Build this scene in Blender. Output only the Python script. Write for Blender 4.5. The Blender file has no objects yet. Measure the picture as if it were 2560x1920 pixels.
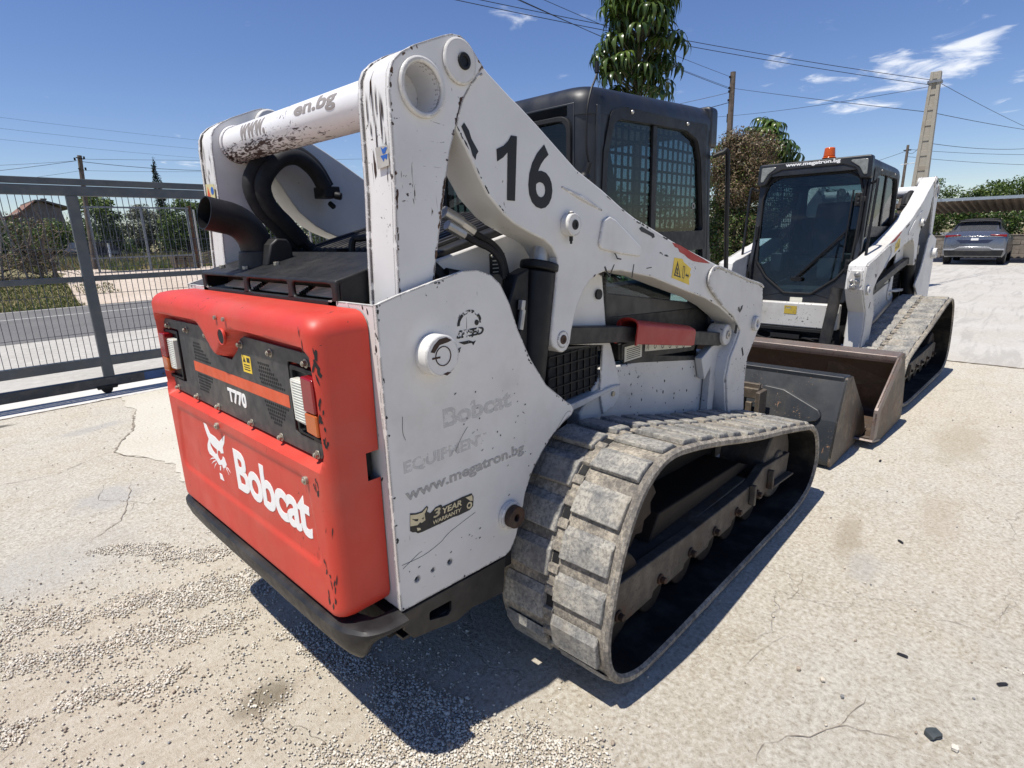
import bpy, bmesh, math, random
from math import sin, cos, pi, radians, sqrt, atan2
from mathutils import Vector, Matrix, Euler, noise
from mathutils.geometry import tessellate_polygon

SC = bpy.context.scene
COL = SC.collection
rng = random.Random(7)

# ------------------------------------------------------------------ camera
CAM_POS = (-0.63105, -1.80196, 1.49)
YAW, PITCH, ROLL, FPX = 0.763249, 0.257104, -0.0246878, 1411.072
cd = bpy.data.cameras.new('camera')
cd.sensor_width = 36.0
cd.lens = FPX / 2560 * 36.0
cd.clip_start = 0.05
cd.clip_end = 3000
cam = bpy.data.objects.new('camera', cd)
COL.objects.link(cam)
fw = Vector((cos(YAW) * cos(PITCH), sin(YAW) * cos(PITCH), -sin(PITCH)))
r0 = Vector((sin(YAW), -cos(YAW), 0))
u0 = r0.cross(fw)
rt = cos(ROLL) * r0 + sin(ROLL) * u0
up = rt.cross(fw)
M = Matrix((rt, up, -fw)).transposed().to_4x4()
M.translation = Vector(CAM_POS)
cam.matrix_world = M
SC.camera = cam

# ------------------------------------------------------------------ light
SUNV = Vector((-0.36, 0.085, 1.0)).normalized()          # towards the sun
sun_el = math.asin(SUNV.z)
sun_az = atan2(SUNV.x, SUNV.y)                            # clockwise from +Y
sl = bpy.data.lights.new('sun', 'SUN')
sl.energy = 5.0
sl.angle = radians(0.53)
sl.color = (1.0, 0.955, 0.88)
so = bpy.data.objects.new('sun', sl)
so.rotation_euler = (-SUNV).to_track_quat('-Z', 'Y').to_euler()
so.location = (0, 0, 30)
COL.objects.link(so)

world = bpy.data.worlds.new('World')
SC.world = world
world.use_nodes = True
wt = world.node_tree
for n in list(wt.nodes):
    wt.nodes.remove(n)


def wn(t, **k):
    n = wt.nodes.new(t)
    for a, b in k.items():
        setattr(n, a, b)
    return n


def wl(a, b):
    wt.links.new(a, b)


sky = wn('ShaderNodeTexSky', sky_type='NISHITA', sun_disc=False, sun_elevation=sun_el, sun_rotation=sun_az,
         altitude=50, air_density=1.0, dust_density=0.1, ozone_density=3.0)
tc = wn('ShaderNodeTexCoord')
# wispy fair-weather clouds over the whole dome: flatten the direction so clouds shrink towards the horizon
sep = wn('ShaderNodeSeparateXYZ')
wl(tc.outputs['Generated'], sep.inputs[0])
zz = wn('ShaderNodeMath', operation='MAXIMUM'); wl(sep.outputs['Z'], zz.inputs[0]); zz.inputs[1].default_value = 0.02
za = wn('ShaderNodeMath', operation='ADD'); wl(zz.outputs[0], za.inputs[0]); za.inputs[1].default_value = 0.10
dx = wn('ShaderNodeMath', operation='DIVIDE'); wl(sep.outputs['X'], dx.inputs[0]); wl(za.outputs[0], dx.inputs[1])
dy = wn('ShaderNodeMath', operation='DIVIDE'); wl(sep.outputs['Y'], dy.inputs[0]); wl(za.outputs[0], dy.inputs[1])
cmb = wn('ShaderNodeCombineXYZ'); wl(dx.outputs[0], cmb.inputs[0]); wl(dy.outputs[0], cmb.inputs[1])
n1 = wn('ShaderNodeTexNoise'); n1.inputs['Scale'].default_value = 4.2; n1.inputs['Detail'].default_value = 9
n1.inputs['Roughness'].default_value = 0.58; n1.inputs['Distortion'].default_value = 0.5
wl(cmb.outputs[0], n1.inputs['Vector'])
n2 = wn('ShaderNodeTexNoise'); n2.inputs['Scale'].default_value = 0.55; n2.inputs['Detail'].default_value = 3
wl(cmb.outputs[0], n2.inputs['Vector'])
ad = wn('ShaderNodeMath', operation='MULTIPLY_ADD'); wl(n2.outputs['Fac'], ad.inputs[0]); ad.inputs[1].default_value = 0.9
n1s = wn('ShaderNodeMath', operation='MULTIPLY_ADD'); wl(n1.outputs['Fac'], n1s.inputs[0]); n1s.inputs[1].default_value = 1.7; n1s.inputs[2].default_value = -.35; wl(n1s.outputs[0], ad.inputs[2])
# cloud banks: directions with an angular size where the cover thickens
last = ad.outputs[0]

def cloud_bank(prev, axis, w_az, w_el, amt):
    """thicken the cover around a direction: an elongated bank, softer towards its rim"""
    ax = Vector(axis).normalized()
    side = Vector((ax.y, -ax.x, 0)).normalized()
    upv = side.cross(ax)
    d1 = wn('ShaderNodeVectorMath', operation='DOT_PRODUCT'); wl(tc.outputs['Generated'], d1.inputs[0]); d1.inputs[1].default_value = side / w_az
    d2 = wn('ShaderNodeVectorMath', operation='DOT_PRODUCT'); wl(tc.outputs['Generated'], d2.inputs[0]); d2.inputs[1].default_value = upv / w_el
    d3 = wn('ShaderNodeVectorMath', operation='DOT_PRODUCT'); wl(tc.outputs['Generated'], d3.inputs[0]); d3.inputs[1].default_value = ax
    s1 = wn('ShaderNodeMath', operation='MULTIPLY'); wl(d1.outputs['Value'], s1.inputs[0]); wl(d1.outputs['Value'], s1.inputs[1])
    s2 = wn('ShaderNodeMath', operation='MULTIPLY_ADD'); wl(d2.outputs['Value'], s2.inputs[0]); wl(d2.outputs['Value'], s2.inputs[1]); wl(s1.outputs[0], s2.inputs[2])
    q = wn('ShaderNodeMath', operation='SQRT'); wl(s2.outputs[0], q.inputs[0])
    mr = wn('ShaderNodeMapRange', interpolation_type='SMOOTHSTEP'); wl(q.outputs[0], mr.inputs[0])
    mr.inputs[1].default_value = 0.15; mr.inputs[2].default_value = 1.0; mr.inputs[3].default_value = amt + .08; mr.inputs[4].default_value = 0
    g = wn('ShaderNodeMath', operation='GREATER_THAN'); wl(d3.outputs['Value'], g.inputs[0]); g.inputs[1].default_value = 0.2
    m = wn('ShaderNodeMath', operation='MULTIPLY_ADD'); wl(mr.outputs[0], m.inputs[0]); wl(g.outputs[0], m.inputs[1]); wl(prev, m.inputs[2])
    return m.outputs[0]


def pix_dir(x, y):
    d = fw + rt * ((x - 1280) / FPX) - up * ((y - 960) / FPX)
    return d.normalized()


for (px, py, wa, we, amt) in [(2200, 225, .135, .062, .27), (2015, 190, .05, .03, .22), (2400, 145, .07, .03, .24), (2500, 280, .07, .03, .22),
                              (2540, 205, .04, .02, .2), (1950, 150, .03, .03, .16), (2240, 130, .04, .02, .2), (1900, 215, .03, .03, .12), (115, 350, .035, .010, .22), (460, 343, .03, .010, .22), (470, 415, .06, .014, .25), (850, 345, .07, .03, .25),
                              (1200, 320, .05, .03, .2)]:
    last = cloud_bank(last, pix_dir(px, py), wa, we, amt)
mr = wn('ShaderNodeMapRange', interpolation_type='SMOOTHSTEP'); wl(last, mr.inputs[0])
mr.inputs[1].default_value = 1.20; mr.inputs[2].default_value = 1.60; mr.inputs[3].default_value = 0; mr.inputs[4].default_value = 0.80
cl = wn('ShaderNodeMix', data_type='RGBA'); wl(mr.outputs[0], cl.inputs[0])
hs = wn('ShaderNodeHueSaturation'); hs.inputs['Saturation'].default_value = 1.13; hs.inputs['Hue'].default_value = 0.509; hs.inputs['Value'].default_value = 1.0
wl(sky.outputs[0], hs.inputs['Color'])
tnt = wn('ShaderNodeMix', data_type='RGBA', blend_type='MULTIPLY'); tnt.inputs[0].default_value = 1; wl(hs.outputs[0], tnt.inputs[6]); tnt.inputs[7].default_value = (.99, .97, 1.05, 1)
wl(tnt.outputs[2], cl.inputs[6]); cl.inputs[7].default_value = (9.6, 9.8, 10.2, 1)
bg = wn('ShaderNodeBackground'); bg.inputs['Strength'].default_value = 0.098
wl(cl.outputs[2], bg.inputs['Color'])
wo = wn('ShaderNodeOutputWorld'); wl(bg.outputs[0], wo.inputs['Surface'])

SC.view_settings.view_transform = 'Standard'
SC.view_settings.look = 'None'
SC.view_settings.exposure = 0.22
SC.view_settings.gamma = 1.0
SC.view_settings.use_curve_mapping = False
SC.render.engine = 'CYCLES'
SC.cycles.max_bounces = 8
SC.cycles.transparent_max_bounces = 24
SC.cycles.use_denoising = True


# ------------------------------------------------------------------ mesh helpers
def tag(o, label=None, cat=None, group=None, kind=None):
    if label: o['label'] = label
    if cat: o['category'] = cat
    if group: o['group'] = group
    if kind: o['kind'] = kind
    return o


def empty(name, loc=(0, 0, 0), rz=0.0, label=None, cat=None, group=None):
    o = bpy.data.objects.new(name, None)
    o.location = loc
    o.rotation_euler = (0, 0, rz)
    o.empty_display_size = 0.2
    COL.objects.link(o)
    return tag(o, label, cat, group)


def rounded(pts, r, n=4):
    """round the corners of a 2D polygon; r a number or a list per corner"""
    out = []
    N = len(pts)
    for i in range(N):
        p = Vector(pts[i]); a = Vector(pts[i - 1]); b = Vector(pts[(i + 1) % N])
        rr = r[i] if isinstance(r, (list, tuple)) else r
        if rr <= 0:
            out.append(tuple(p)); continue
        da = (a - p); db = (b - p)
        la, lb = da.length, db.length
        if la < 1e-6 or lb < 1e-6:
            out.append(tuple(p)); continue
        da /= la; db /= lb
        c = max(-0.9999, min(0.9999, da.dot(db)))
        half = math.acos(c) / 2
        t = min(rr / math.tan(half), la * .48, lb * .48)
        p0 = p + da * t; p1 = p + db * t
        for k in range(n + 1):
            s = k / n
            q = (1 - s) ** 2 * p0 + 2 * s * (1 - s) * p + s * s * p1
            out.append((q.x, q.y))
    return out


def smooth_curve(pts, n=6, closed=True):
    out = []
    N = len(pts)
    rngi = range(N) if closed else range(N - 1)
    for i in rngi:
        g = lambda k: Vector(pts[k % N]) if closed else Vector(pts[max(0, min(N - 1, k))])
        p0, p1, p2, p3 = g(i - 1), g(i), g(i + 1), g(i + 2)
        for k in range(n):
            t = k / n
            q = .5 * ((2 * p1) + (-p0 + p2) * t + (2 * p0 - 5 * p1 + 4 * p2 - p3) * t * t + (-p0 + 3 * p1 - 3 * p2 + p3) * t ** 3)
            out.append(tuple(q))
    if not closed: out.append(tuple(pts[-1]))
    return out


def resample(pts, n=None, step=None, closed=True):
    P = [Vector(p) for p in pts]
    if closed: P.append(P[0])
    L = [0]
    for a, b in zip(P, P[1:]): L.append(L[-1] + (b - a).length)
    T = L[-1]
    if n is None: n = max(2, round(T / step))
    out = []; j = 0
    cnt = n if closed else n + 1
    for i in range(cnt):
        s = T * i / n
        while j < len(L) - 2 and L[j + 1] < s: j += 1
        d = L[j + 1] - L[j]
        out.append(P[j].lerp(P[j + 1], 0 if d == 0 else (s - L[j]) / d))
    return out, T


AX = {'x': lambda a, b, c: (c, a, b), 'y': lambda a, b, c: (a, c, b), 'z': lambda a, b, c: (a, b, c)}


class B:
    """collects shapes, then links them as ONE mesh object"""
    def __init__(s):
        s.bm = bmesh.new()
        s.mi = 0

    def mat(s, i):
        s.mi = i; return s

    def face(s, vs):
        try:
            f = s.bm.faces.new(vs); f.material_index = s.mi; return f
        except ValueError:
            return None

    def poly(s, pts):
        return s.face([s.bm.verts.new(p) for p in pts])

    def hexa(s, P):
        v = [s.bm.verts.new(p) for p in P]
        for q in ((0, 3, 2, 1), (4, 5, 6, 7), (0, 1, 5, 4), (1, 2, 6, 5), (2, 3, 7, 6), (3, 0, 4, 7)):
            s.face([v[i] for i in q])
        return s

    def box(s, x0, x1, y0, y1, z0, z1, M=None):
        P = [(x0, y0, z0), (x1, y0, z0), (x1, y1, z0), (x0, y1, z0), (x0, y0, z1), (x1, y0, z1), (x1, y1, z1), (x0, y1, z1)]
        if M is not None: P = [M @ Vector(p) for p in P]
        return s.hexa(P)

    def prism(s, pts, axis, a, b, M=None):
        """polygon in the plane across `axis`, from a to b along it"""
        f = AX[axis]
        def mk(c):
            o = []
            for p in pts:
                q = Vector(f(p[0], p[1], c))
                o.append(s.bm.verts.new(M @ q if M is not None else q))
            return o
        v0, v1 = mk(a), mk(b)
        s.face(v0); s.face(list(reversed(v1)))
        n = len(pts)
        for i in range(n):
            s.face([v0[i], v1[i], v1[(i + 1) % n], v0[(i + 1) % n]])
        return s

    def plate(s, outer, holes, axis, a, b):
        """flat plate with holes cut through it"""
        f = AX[axis]
        loops = [outer] + list(holes)
        tri = tessellate_polygon([[Vector((p[0], p[1], 0)) for p in l] for l in loops])
        flat = [p for l in loops for p in l]
        va = [s.bm.verts.new(f(p[0], p[1], a)) for p in flat]
        vb = [s.bm.verts.new(f(p[0], p[1], b)) for p in flat]
        for t in tri:
            s.face([va[i] for i in t]); s.face([vb[i] for i in reversed(t)])
        k = 0
        for l in loops:
            n = len(l)
            for i in range(n):
                s.face([va[k + i], vb[k + i], vb[k + (i + 1) % n], va[k + (i + 1) % n]])
            k += n
        return s

    def cyl(s, p0, p1, r0, r1=None, n=16, caps=True):
        p0 = Vector(p0); p1 = Vector(p1); r1 = r0 if r1 is None else r1
        d = (p1 - p0).normalized()
        a = d.orthogonal().normalized(); c = d.cross(a)
        A = [s.bm.verts.new(p0 + (a * cos(2 * pi * i / n) + c * sin(2 * pi * i / n)) * r0) for i in range(n)]
        Bv = [s.bm.verts.new(p1 + (a * cos(2 * pi * i / n) + c * sin(2 * pi * i / n)) * r1) for i in range(n)]
        for i in range(n): s.face([A[i], A[(i + 1) % n], Bv[(i + 1) % n], Bv[i]])
        if caps: s.face(list(reversed(A))); s.face(Bv)
        return s

    def pipe(s, p0, p1, ro, ri, n=24):
        """hollow straight tube"""
        p0 = Vector(p0); p1 = Vector(p1); d = (p1 - p0).normalized()
        a = d.orthogonal().normalized(); c = d.cross(a)
        R = []
        for (p, r) in ((p0, ro), (p1, ro), (p1, ri), (p0, ri)):
            R.append([s.bm.verts.new(p + (a * cos(2 * pi * i / n) + c * sin(2 * pi * i / n)) * r) for i in range(n)])
        for k in range(4):
            for i in range(n):
                s.face([R[k][i], R[k][(i + 1) % n], R[(k + 1) % 4][(i + 1) % n], R[(k + 1) % 4][i]])
        return s

    def tube(s, path, r, n=8, caps=True, up=None):
        """tube along a path, r a number or one per point"""
        P = [Vector(p) for p in path]
        m = len(P)
        R = r if isinstance(r, (list, tuple)) else [r] * m
        rings = []
        prev = None
        for i in range(m):
            d = (P[min(i + 1, m - 1)] - P[max(i - 1, 0)])
            d = d.normalized() if d.length > 1e-9 else Vector((0, 0, 1))
            a = d.orthogonal().normalized() if prev is None else (prev - d * prev.dot(d))
            if a.length < 1e-6: a = d.orthogonal()
            a.normalize(); prev = a
            c = d.cross(a)
            rings.append([s.bm.verts.new(P[i] + (a * cos(2 * pi * k / n) + c * sin(2 * pi * k / n)) * R[i]) for k in range(n)])
        for i in range(m - 1):
            for k in range(n):
                s.face([rings[i][k], rings[i][(k + 1) % n], rings[i + 1][(k + 1) % n], rings[i + 1][k]])
        if caps: s.face(list(reversed(rings[0]))); s.face(rings[-1])
        return s

    def strip(s, loops, closed=False):
        """skin between successive loops of 3D points"""
        V = [[s.bm.verts.new(p) for p in l] for l in loops]
        n = len(V[0])
        for a, b in zip(V, V[1:]):
            for i in range(n if closed else n - 1):
                s.face([a[i], a[(i + 1) % n], b[(i + 1) % n], b[i]])
        return V

    def ball(s, c, r, sub=1, scale=(1, 1, 1)):
        ret = bmesh.ops.create_icosphere(s.bm, subdivisions=sub, radius=1)
        for v in ret['verts']:
            v.co = Vector((c[0] + v.co.x * r * scale[0], c[1] + v.co.y * r * scale[1], c[2] + v.co.z * r * scale[2]))
            for f in v.link_faces: f.material_index = s.mi
        return s

    def obj(s, name, mats, parent=None, bevel=0.0, seg=2, smooth=35, recalc=True, kind=None, label=None, loc=None):
        if recalc: bmesh.ops.recalc_face_normals(s.bm, faces=s.bm.faces)
        me = bpy.data.meshes.new(name)
        s.bm.to_mesh(me); s.bm.free()
        for m in (mats if isinstance(mats, (list, tuple)) else [mats]): me.materials.append(m)
        if smooth:
            me.shade_smooth(); me.set_sharp_from_angle(angle=radians(smooth))
        o = bpy.data.objects.new(name, me)
        COL.objects.link(o)
        if loc is not None: o.location = loc
        if parent is not None: o.parent = parent
        if bevel:
            m = o.modifiers.new('edge_rounding', 'BEVEL')
            m.width = bevel; m.segments = seg; m.limit_method = 'ANGLE'; m.angle_limit = radians(40)
            m.harden_normals = False
        return tag(o, label, None, None, kind)


def circle2(cx, cy, r, n=20):
    return [(cx + r * cos(2 * pi * i / n), cy + r * sin(2 * pi * i / n)) for i in range(n)]


def raw_mesh(name, verts, faces, mats, parent=None, smooth=False, kind=None, mat_idx=None):
    me = bpy.data.meshes.new(name)
    me.from_pydata(verts, [], faces)
    for m in (mats if isinstance(mats, (list, tuple)) else [mats]): me.materials.append(m)
    if mat_idx is not None: me.polygons.foreach_set('material_index', mat_idx)
    if smooth: me.shade_smooth()
    me.update()
    o = bpy.data.objects.new(name, me)
    COL.objects.link(o)
    if parent is not None: o.parent = parent
    return tag(o, None, None, None, kind)


def copy_tree(o, parent=None):
    c = o.copy(); COL.objects.link(c)
    if parent is not None: c.parent = parent
    for ch in o.children: copy_tree(ch, c)
    return c


def text_mesh(s, size, bold=0.0, extrude=0.0006, sx=1.0, shear=0.0, spacing=1.0):
    cu = bpy.data.curves.new('lettering', 'FONT')
    cu.body = s; cu.size = size; cu.offset = bold; cu.extrude = extrude; cu.align_x = 'CENTER'; cu.align_y = 'CENTER'
    cu.shear = shear; cu.space_character = spacing; cu.resolution_u = 4
    o = bpy.data.objects.new('lettering', cu)
    COL.objects.link(o)
    bpy.context.view_layer.update()
    me = bpy.data.meshes.new_from_object(o.evaluated_get(bpy.context.evaluated_depsgraph_get()))
    bpy.data.objects.remove(o); bpy.data.curves.remove(cu)
    for v in me.vertices: v.co.x *= sx
    return me


def lettering(name, s, size, m, parent, origin, right, upv, bold=0.0, sx=1.0, shear=0.0, fit=None, spacing=1.0, extrude=0.0006):
    """flat lettering lying in the plane spanned by right/upv, centred on origin; fit = (width, height) to scale to"""
    me = text_mesh(s, size, bold, extrude, sx, shear, spacing)
    if fit:
        xs = [v.co.x for v in me.vertices]; ys = [v.co.y for v in me.vertices]
        w, h = max(xs) - min(xs), max(ys) - min(ys); cx, cy = (max(xs) + min(xs)) / 2, (max(ys) + min(ys)) / 2
        for v in me.vertices:
            v.co.x = (v.co.x - cx) * fit[0] / w; v.co.y = (v.co.y - cy) * fit[1] / h
    R = Vector(right).normalized(); U = Vector(upv).normalized(); N = R.cross(U).normalized(); U = N.cross(R)
    Mx = Matrix((R, U, N)).transposed().to_4x4(); Mx.translation = Vector(origin)
    me.transform(Mx)
    me.materials.clear(); me.materials.append(m)
    me.name = name
    o = bpy.data.objects.new(name, me); COL.objects.link(o)
    if parent is not None: o.parent = parent
    return o
# ------------------------------------------------------------------ materials
class NB:
    def __init__(s, name):
        s.m = bpy.data.materials.new(name)
        s.m.use_nodes = True
        s.t = s.m.node_tree
        for n in list(s.t.nodes): s.t.nodes.remove(n)
        s.out = s.new('ShaderNodeOutputMaterial')
        s.p = s.new('ShaderNodeBsdfPrincipled')
        s.link(s.p.outputs[0], s.out.inputs['Surface'])

    def new(s, t, **k):
        n = s.t.nodes.new(t)
        for a, b in k.items(): setattr(n, a, b)
        return n

    def link(s, a, b): s.t.links.new(a, b)

    def put(s, v, sock):
        if v is None: return
        if hasattr(v, 'is_linked'): s.link(v, sock)
        else:
            if isinstance(v, (tuple, list)) and len(v) == 3 and sock.type == 'RGBA': v = (*v, 1)
            sock.default_value = v

    def coord(s, kind='Object', scale=None, rand=False):
        o = s.new('ShaderNodeTexCoord').outputs[kind]
        if rand:
            oi = s.new('ShaderNodeObjectInfo')
            v = s.new('ShaderNodeVectorMath', operation='MULTIPLY_ADD')
            cb = s.new('ShaderNodeCombineXYZ')
            for i in range(3): s.link(oi.outputs['Random'], cb.inputs[i])
            s.link(cb.outputs[0], v.inputs[0]); v.inputs[1].default_value = (31, 17, 23); s.link(o, v.inputs[2])
            o = v.outputs[0]
        if scale:
            v = s.new('ShaderNodeVectorMath', operation='MULTIPLY'); s.link(o, v.inputs[0]); v.inputs[1].default_value = scale
            o = v.outputs[0]
        return o

    def noise(s, vec, scale, detail=4, rough=.55, dist=0, out=0):
        n = s.new('ShaderNodeTexNoise'); s.link(vec, n.inputs['Vector'])
        n.inputs['Scale'].default_value = scale; n.inputs['Detail'].default_value = detail
        n.inputs['Roughness'].default_value = rough; n.inputs['Distortion'].default_value = dist
        return n.outputs[out]

    def voro(s, vec, scale, feature='F1', out='Distance', rnd=1):
        n = s.new('ShaderNodeTexVoronoi', feature=feature); s.link(vec, n.inputs['Vector'])
        n.inputs['Scale'].default_value = scale; n.inputs['Randomness'].default_value = rnd
        return n.outputs[out]

    def wave(s, vec, scale, dist=0, detail=0, axis='X', prof='SIN'):
        n = s.new('ShaderNodeTexWave', bands_direction=axis, wave_profile=prof); s.link(vec, n.inputs['Vector'])
        n.inputs['Scale'].default_value = scale; n.inputs['Distortion'].default_value = dist; n.inputs['Detail'].default_value = detail
        return n.outputs['Fac']

    def mr(s, v, a, b, c=0., d=1., smooth=True):
        n = s.new('ShaderNodeMapRange'); n.interpolation_type = 'SMOOTHSTEP' if smooth else 'LINEAR'
        s.put(v, n.inputs[0])
        for i, q in enumerate((a, b, c, d)): n.inputs[i + 1].default_value = q
        return n.outputs[0]

    def mth(s, op, a, b=None, c=None):
        n = s.new('ShaderNodeMath', operation=op)
        s.put(a, n.inputs[0]); s.put(b, n.inputs[1]); s.put(c, n.inputs[2])
        return n.outputs[0]

    def mix(s, f, a, b):
        n = s.new('ShaderNodeMix', data_type='RGBA')
        s.put(f, n.inputs[0]); s.put(a, n.inputs[6]); s.put(b, n.inputs[7])
        return n.outputs[2]

    def mixf(s, f, a, b):
        n = s.new('ShaderNodeMix', data_type='FLOAT')
        s.put(f, n.inputs[0]); s.put(a, n.inputs[2]); s.put(b, n.inputs[3])
        return n.outputs[0]

    def sep(s, v):
        n = s.new('ShaderNodeSeparateXYZ'); s.link(v, n.inputs[0]); return n.outputs

    def bump(s, h, strength=.3, dist=.01, normal=None):
        n = s.new('ShaderNodeBump'); s.put(h, n.inputs['Height'])
        n.inputs['Strength'].default_value = strength; n.inputs['Distance'].default_value = dist
        if normal is not None: s.link(normal, n.inputs['Normal'])
        s.link(n.outputs[0], s.p.inputs['Normal'])
        return n.outputs[0]

    def edge(s, radius=.006):
        """how close a point is to a sharp edge, from the true geometry"""
        b = s.new('ShaderNodeBevel', samples=4); b.inputs['Radius'].default_value = radius
        g = s.new('ShaderNodeNewGeometry')
        d = s.new('ShaderNodeVectorMath', operation='DOT_PRODUCT')
        s.link(b.outputs[0], d.inputs[0]); s.link(g.outputs['Normal'], d.inputs[1])
        return s.mr(d.outputs['Value'], .995, .80, 0, 1)

    def set(s, col=None, rough=None, metal=None, spec=None):
        s.put(col, s.p.inputs['Base Color']); s.put(rough, s.p.inputs['Roughness']); s.put(metal, s.p.inputs['Metallic'])
        s.put(spec, s.p.inputs['Specular IOR Level'])
        return s.m


def flat(name, col, rough=.5, metal=0, var=.12, scale=14, spec=.5, dust=0.0):
    """a plain painted or moulded surface with slight unevenness of tone and gloss, and settled dust"""
    b = NB(name); v = b.coord(rand=True)
    n = b.noise(v, scale, 5, .6)
    f = b.mr(n, .3, .7, 1 - var, 1 + var, False)
    c = b.new('ShaderNodeVectorMath', operation='MULTIPLY'); c.inputs[0].default_value = col; 
    cb = b.new('ShaderNodeCombineXYZ')
    for i in range(3): b.link(f, cb.inputs[i])
    b.link(cb.outputs[0], c.inputs[1])
    col_o = c.outputs[0]
    if dust:
        d = b.mr(b.noise(v, 4.5, 8, .65), .42, .72, 0, dust)
        col_o = b.mix(d, col_o, (.34, .29, .22))
    r = b.mr(b.noise(v, scale * 2.3, 3, .5), .3, .7, max(0, rough - .08), min(1, rough + .1), False)
    return b.set(col_o, r, metal, spec)


def worn_paint(name, col, chip=(.022, .014, .011), amount=.5, dirt=.25, rough=.38, edge_r=.007, edge_amt=.6, dirtcol=(.30, .24, .17), scratch=.5, bias=None):
    b = NB(name); v = b.coord(rand=True)
    tone = b.mr(b.noise(v, 3.2, 6, .6), .3, .7, .90, 1.05, False)
    c = b.mix(b.mr(b.noise(v, 2.1, 9, .68), .48, .78, 0, dirt), col, dirtcol)
    mul = b.new('ShaderNodeMix', data_type='RGBA', blend_type='MULTIPLY'); mul.inputs[0].default_value = 1
    b.link(c, mul.inputs[6])
    cb = b.new('ShaderNodeCombineXYZ')
    for i in range(3): b.link(tone, cb.inputs[i])
    b.link(cb.outputs[0], mul.inputs[7]); c = mul.outputs[2]
    # small chips, in uneven drifts
    drift = b.noise(v, 2.6, 3, .5)
    fine = b.noise(v, 55, 5, .62, .3)
    chips = b.mr(b.mth('MULTIPLY_ADD', drift, .55, fine), 1.03 - .09 * amount, 1.06 - .09 * amount)
    # long fine scratches, in two leanings
    sv = b.coord(scale=(6, 60, 60), rand=True)
    sv2 = b.coord(scale=(46, 46, 5), rand=True)
    sc1 = b.mr(b.mth('MULTIPLY_ADD', drift, .4, b.noise(sv, 1.5, 3, .6, 1.2)), .99 - .06 * scratch, 1.01 - .06 * scratch)
    sc2 = b.mr(b.mth('MULTIPLY_ADD', drift, .4, b.noise(sv2, 1.6, 3, .6, 1.0)), .99 - .06 * scratch, 1.01 - .06 * scratch)
    m = b.mth('MAXIMUM', chips, b.mth('MAXIMUM', sc1, sc2))
    if bias:            # the underside and the left end of the tube are rubbed bare
        q = b.sep(b.coord('Object'))
        low = b.mth('MULTIPLY', b.mr(q[2], 1.868, 1.795), b.mr(q[1], -.46, .20, .35, 1))
        smear = b.noise(b.coord(scale=(40, 9, 40)), 2.0, 7, .75, 1.2)
        bare = b.mr(b.mth('MULTIPLY_ADD', low, .24, smear), .71, .735)
        m = b.mth('MAXIMUM', m, bare)
    if edge_amt:
        e = b.mth('MULTIPLY', b.edge(edge_r), b.mr(b.noise(v, 38, 5, .65), .56 - .12 * edge_amt, .60 - .12 * edge_amt))
        m = b.mth('MAXIMUM', m, e)
    c = b.mix(m, c, chip)
    r = b.mixf(m, b.mr(b.noise(v, 9, 4), .3, .7, rough - .06, rough + .14, False), .75)
    b.bump(b.mth('MULTIPLY', m, -1), .35, .002)
    return b.set(c, r, 0, .5)


def rusty(name, base, rust=(.13, .055, .025), amount=.5, rough=.7, metal=.2, dust=.3, scale=5, dustcol=(.30, .24, .17)):
    b = NB(name); v = b.coord(rand=True)
    n = b.noise(v, scale, 10, .68)
    c = b.mix(b.mr(n, .62 - .3 * amount, .74 - .2 * amount), base, rust)
    c = b.mix(b.mr(b.noise(v, scale * 1.7, 8, .7), .46, .70, 0, dust), c, dustcol)
    f = b.noise(v, 70, 4, .6)
    c = b.mix(b.mr(f, .58, .68, 0, .55), c, (.03, .02, .015))
    b.bump(b.noise(v, 45, 6, .7), .35, .004)
    return b.set(c, rough, metal, .4)


def worn_print(name, col, wear=.5, scale=26, rough=.6, alpha=1.0, big=4):
    """printed lettering that has partly come off: what is under shows through the gaps"""
    b = NB(name); v = b.coord(rand=False)
    f = b.mth('MULTIPLY_ADD', b.noise(v, big, 4, .6), .8, b.noise(v, scale, 6, .66, .4))
    a = b.mr(f, .56 + .36 * wear, .60 + .36 * wear)
    if alpha < 1: a = b.mth('MULTIPLY', a, alpha)
    b.put(a, b.p.inputs['Alpha'])
    return b.set(col, rough)


def glass(name, tint, alpha_min=.25, rough=.02):
    """thin tinted pane: mirror reflection by angle over a see-through tint"""
    b = NB(name)
    tr = b.new('ShaderNodeBsdfTransparent'); tr.inputs[0].default_value = (*tint, 1)
    gl = b.new('ShaderNodeBsdfGlossy'); gl.inputs['Roughness'].default_value = rough; gl.inputs[0].default_value = (1, 1, 1, 1)
    fr = b.new('ShaderNodeFresnel'); bf = b.new('ShaderNodeNewGeometry'); b.link(b.mixf(bf.outputs['Backfacing'], 1.5, 1 / 1.5), fr.inputs[0])   # a thin pane: the same at both faces
    du = b.new('ShaderNodeBsdfDiffuse'); du.inputs[0].default_value = (.30, .29, .26, 1)
    v = b.coord(rand=True)
    m1 = b.new('ShaderNodeMixShader'); b.link(b.mr(b.noise(v, 3, 6, .6), .45, .8, .004, .035), m1.inputs[0]); b.link(tr.outputs[0], m1.inputs[1]); b.link(du.outputs[0], m1.inputs[2])
    m2 = b.new('ShaderNodeMixShader'); b.link(b.mth('MULTIPLY', fr.outputs[0], .6), m2.inputs[0]); b.link(m1.outputs[0], m2.inputs[1]); b.link(gl.outputs[0], m2.inputs[2])
    b.link(m2.outputs[0], b.out.inputs['Surface'])
    return b.m


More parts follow.
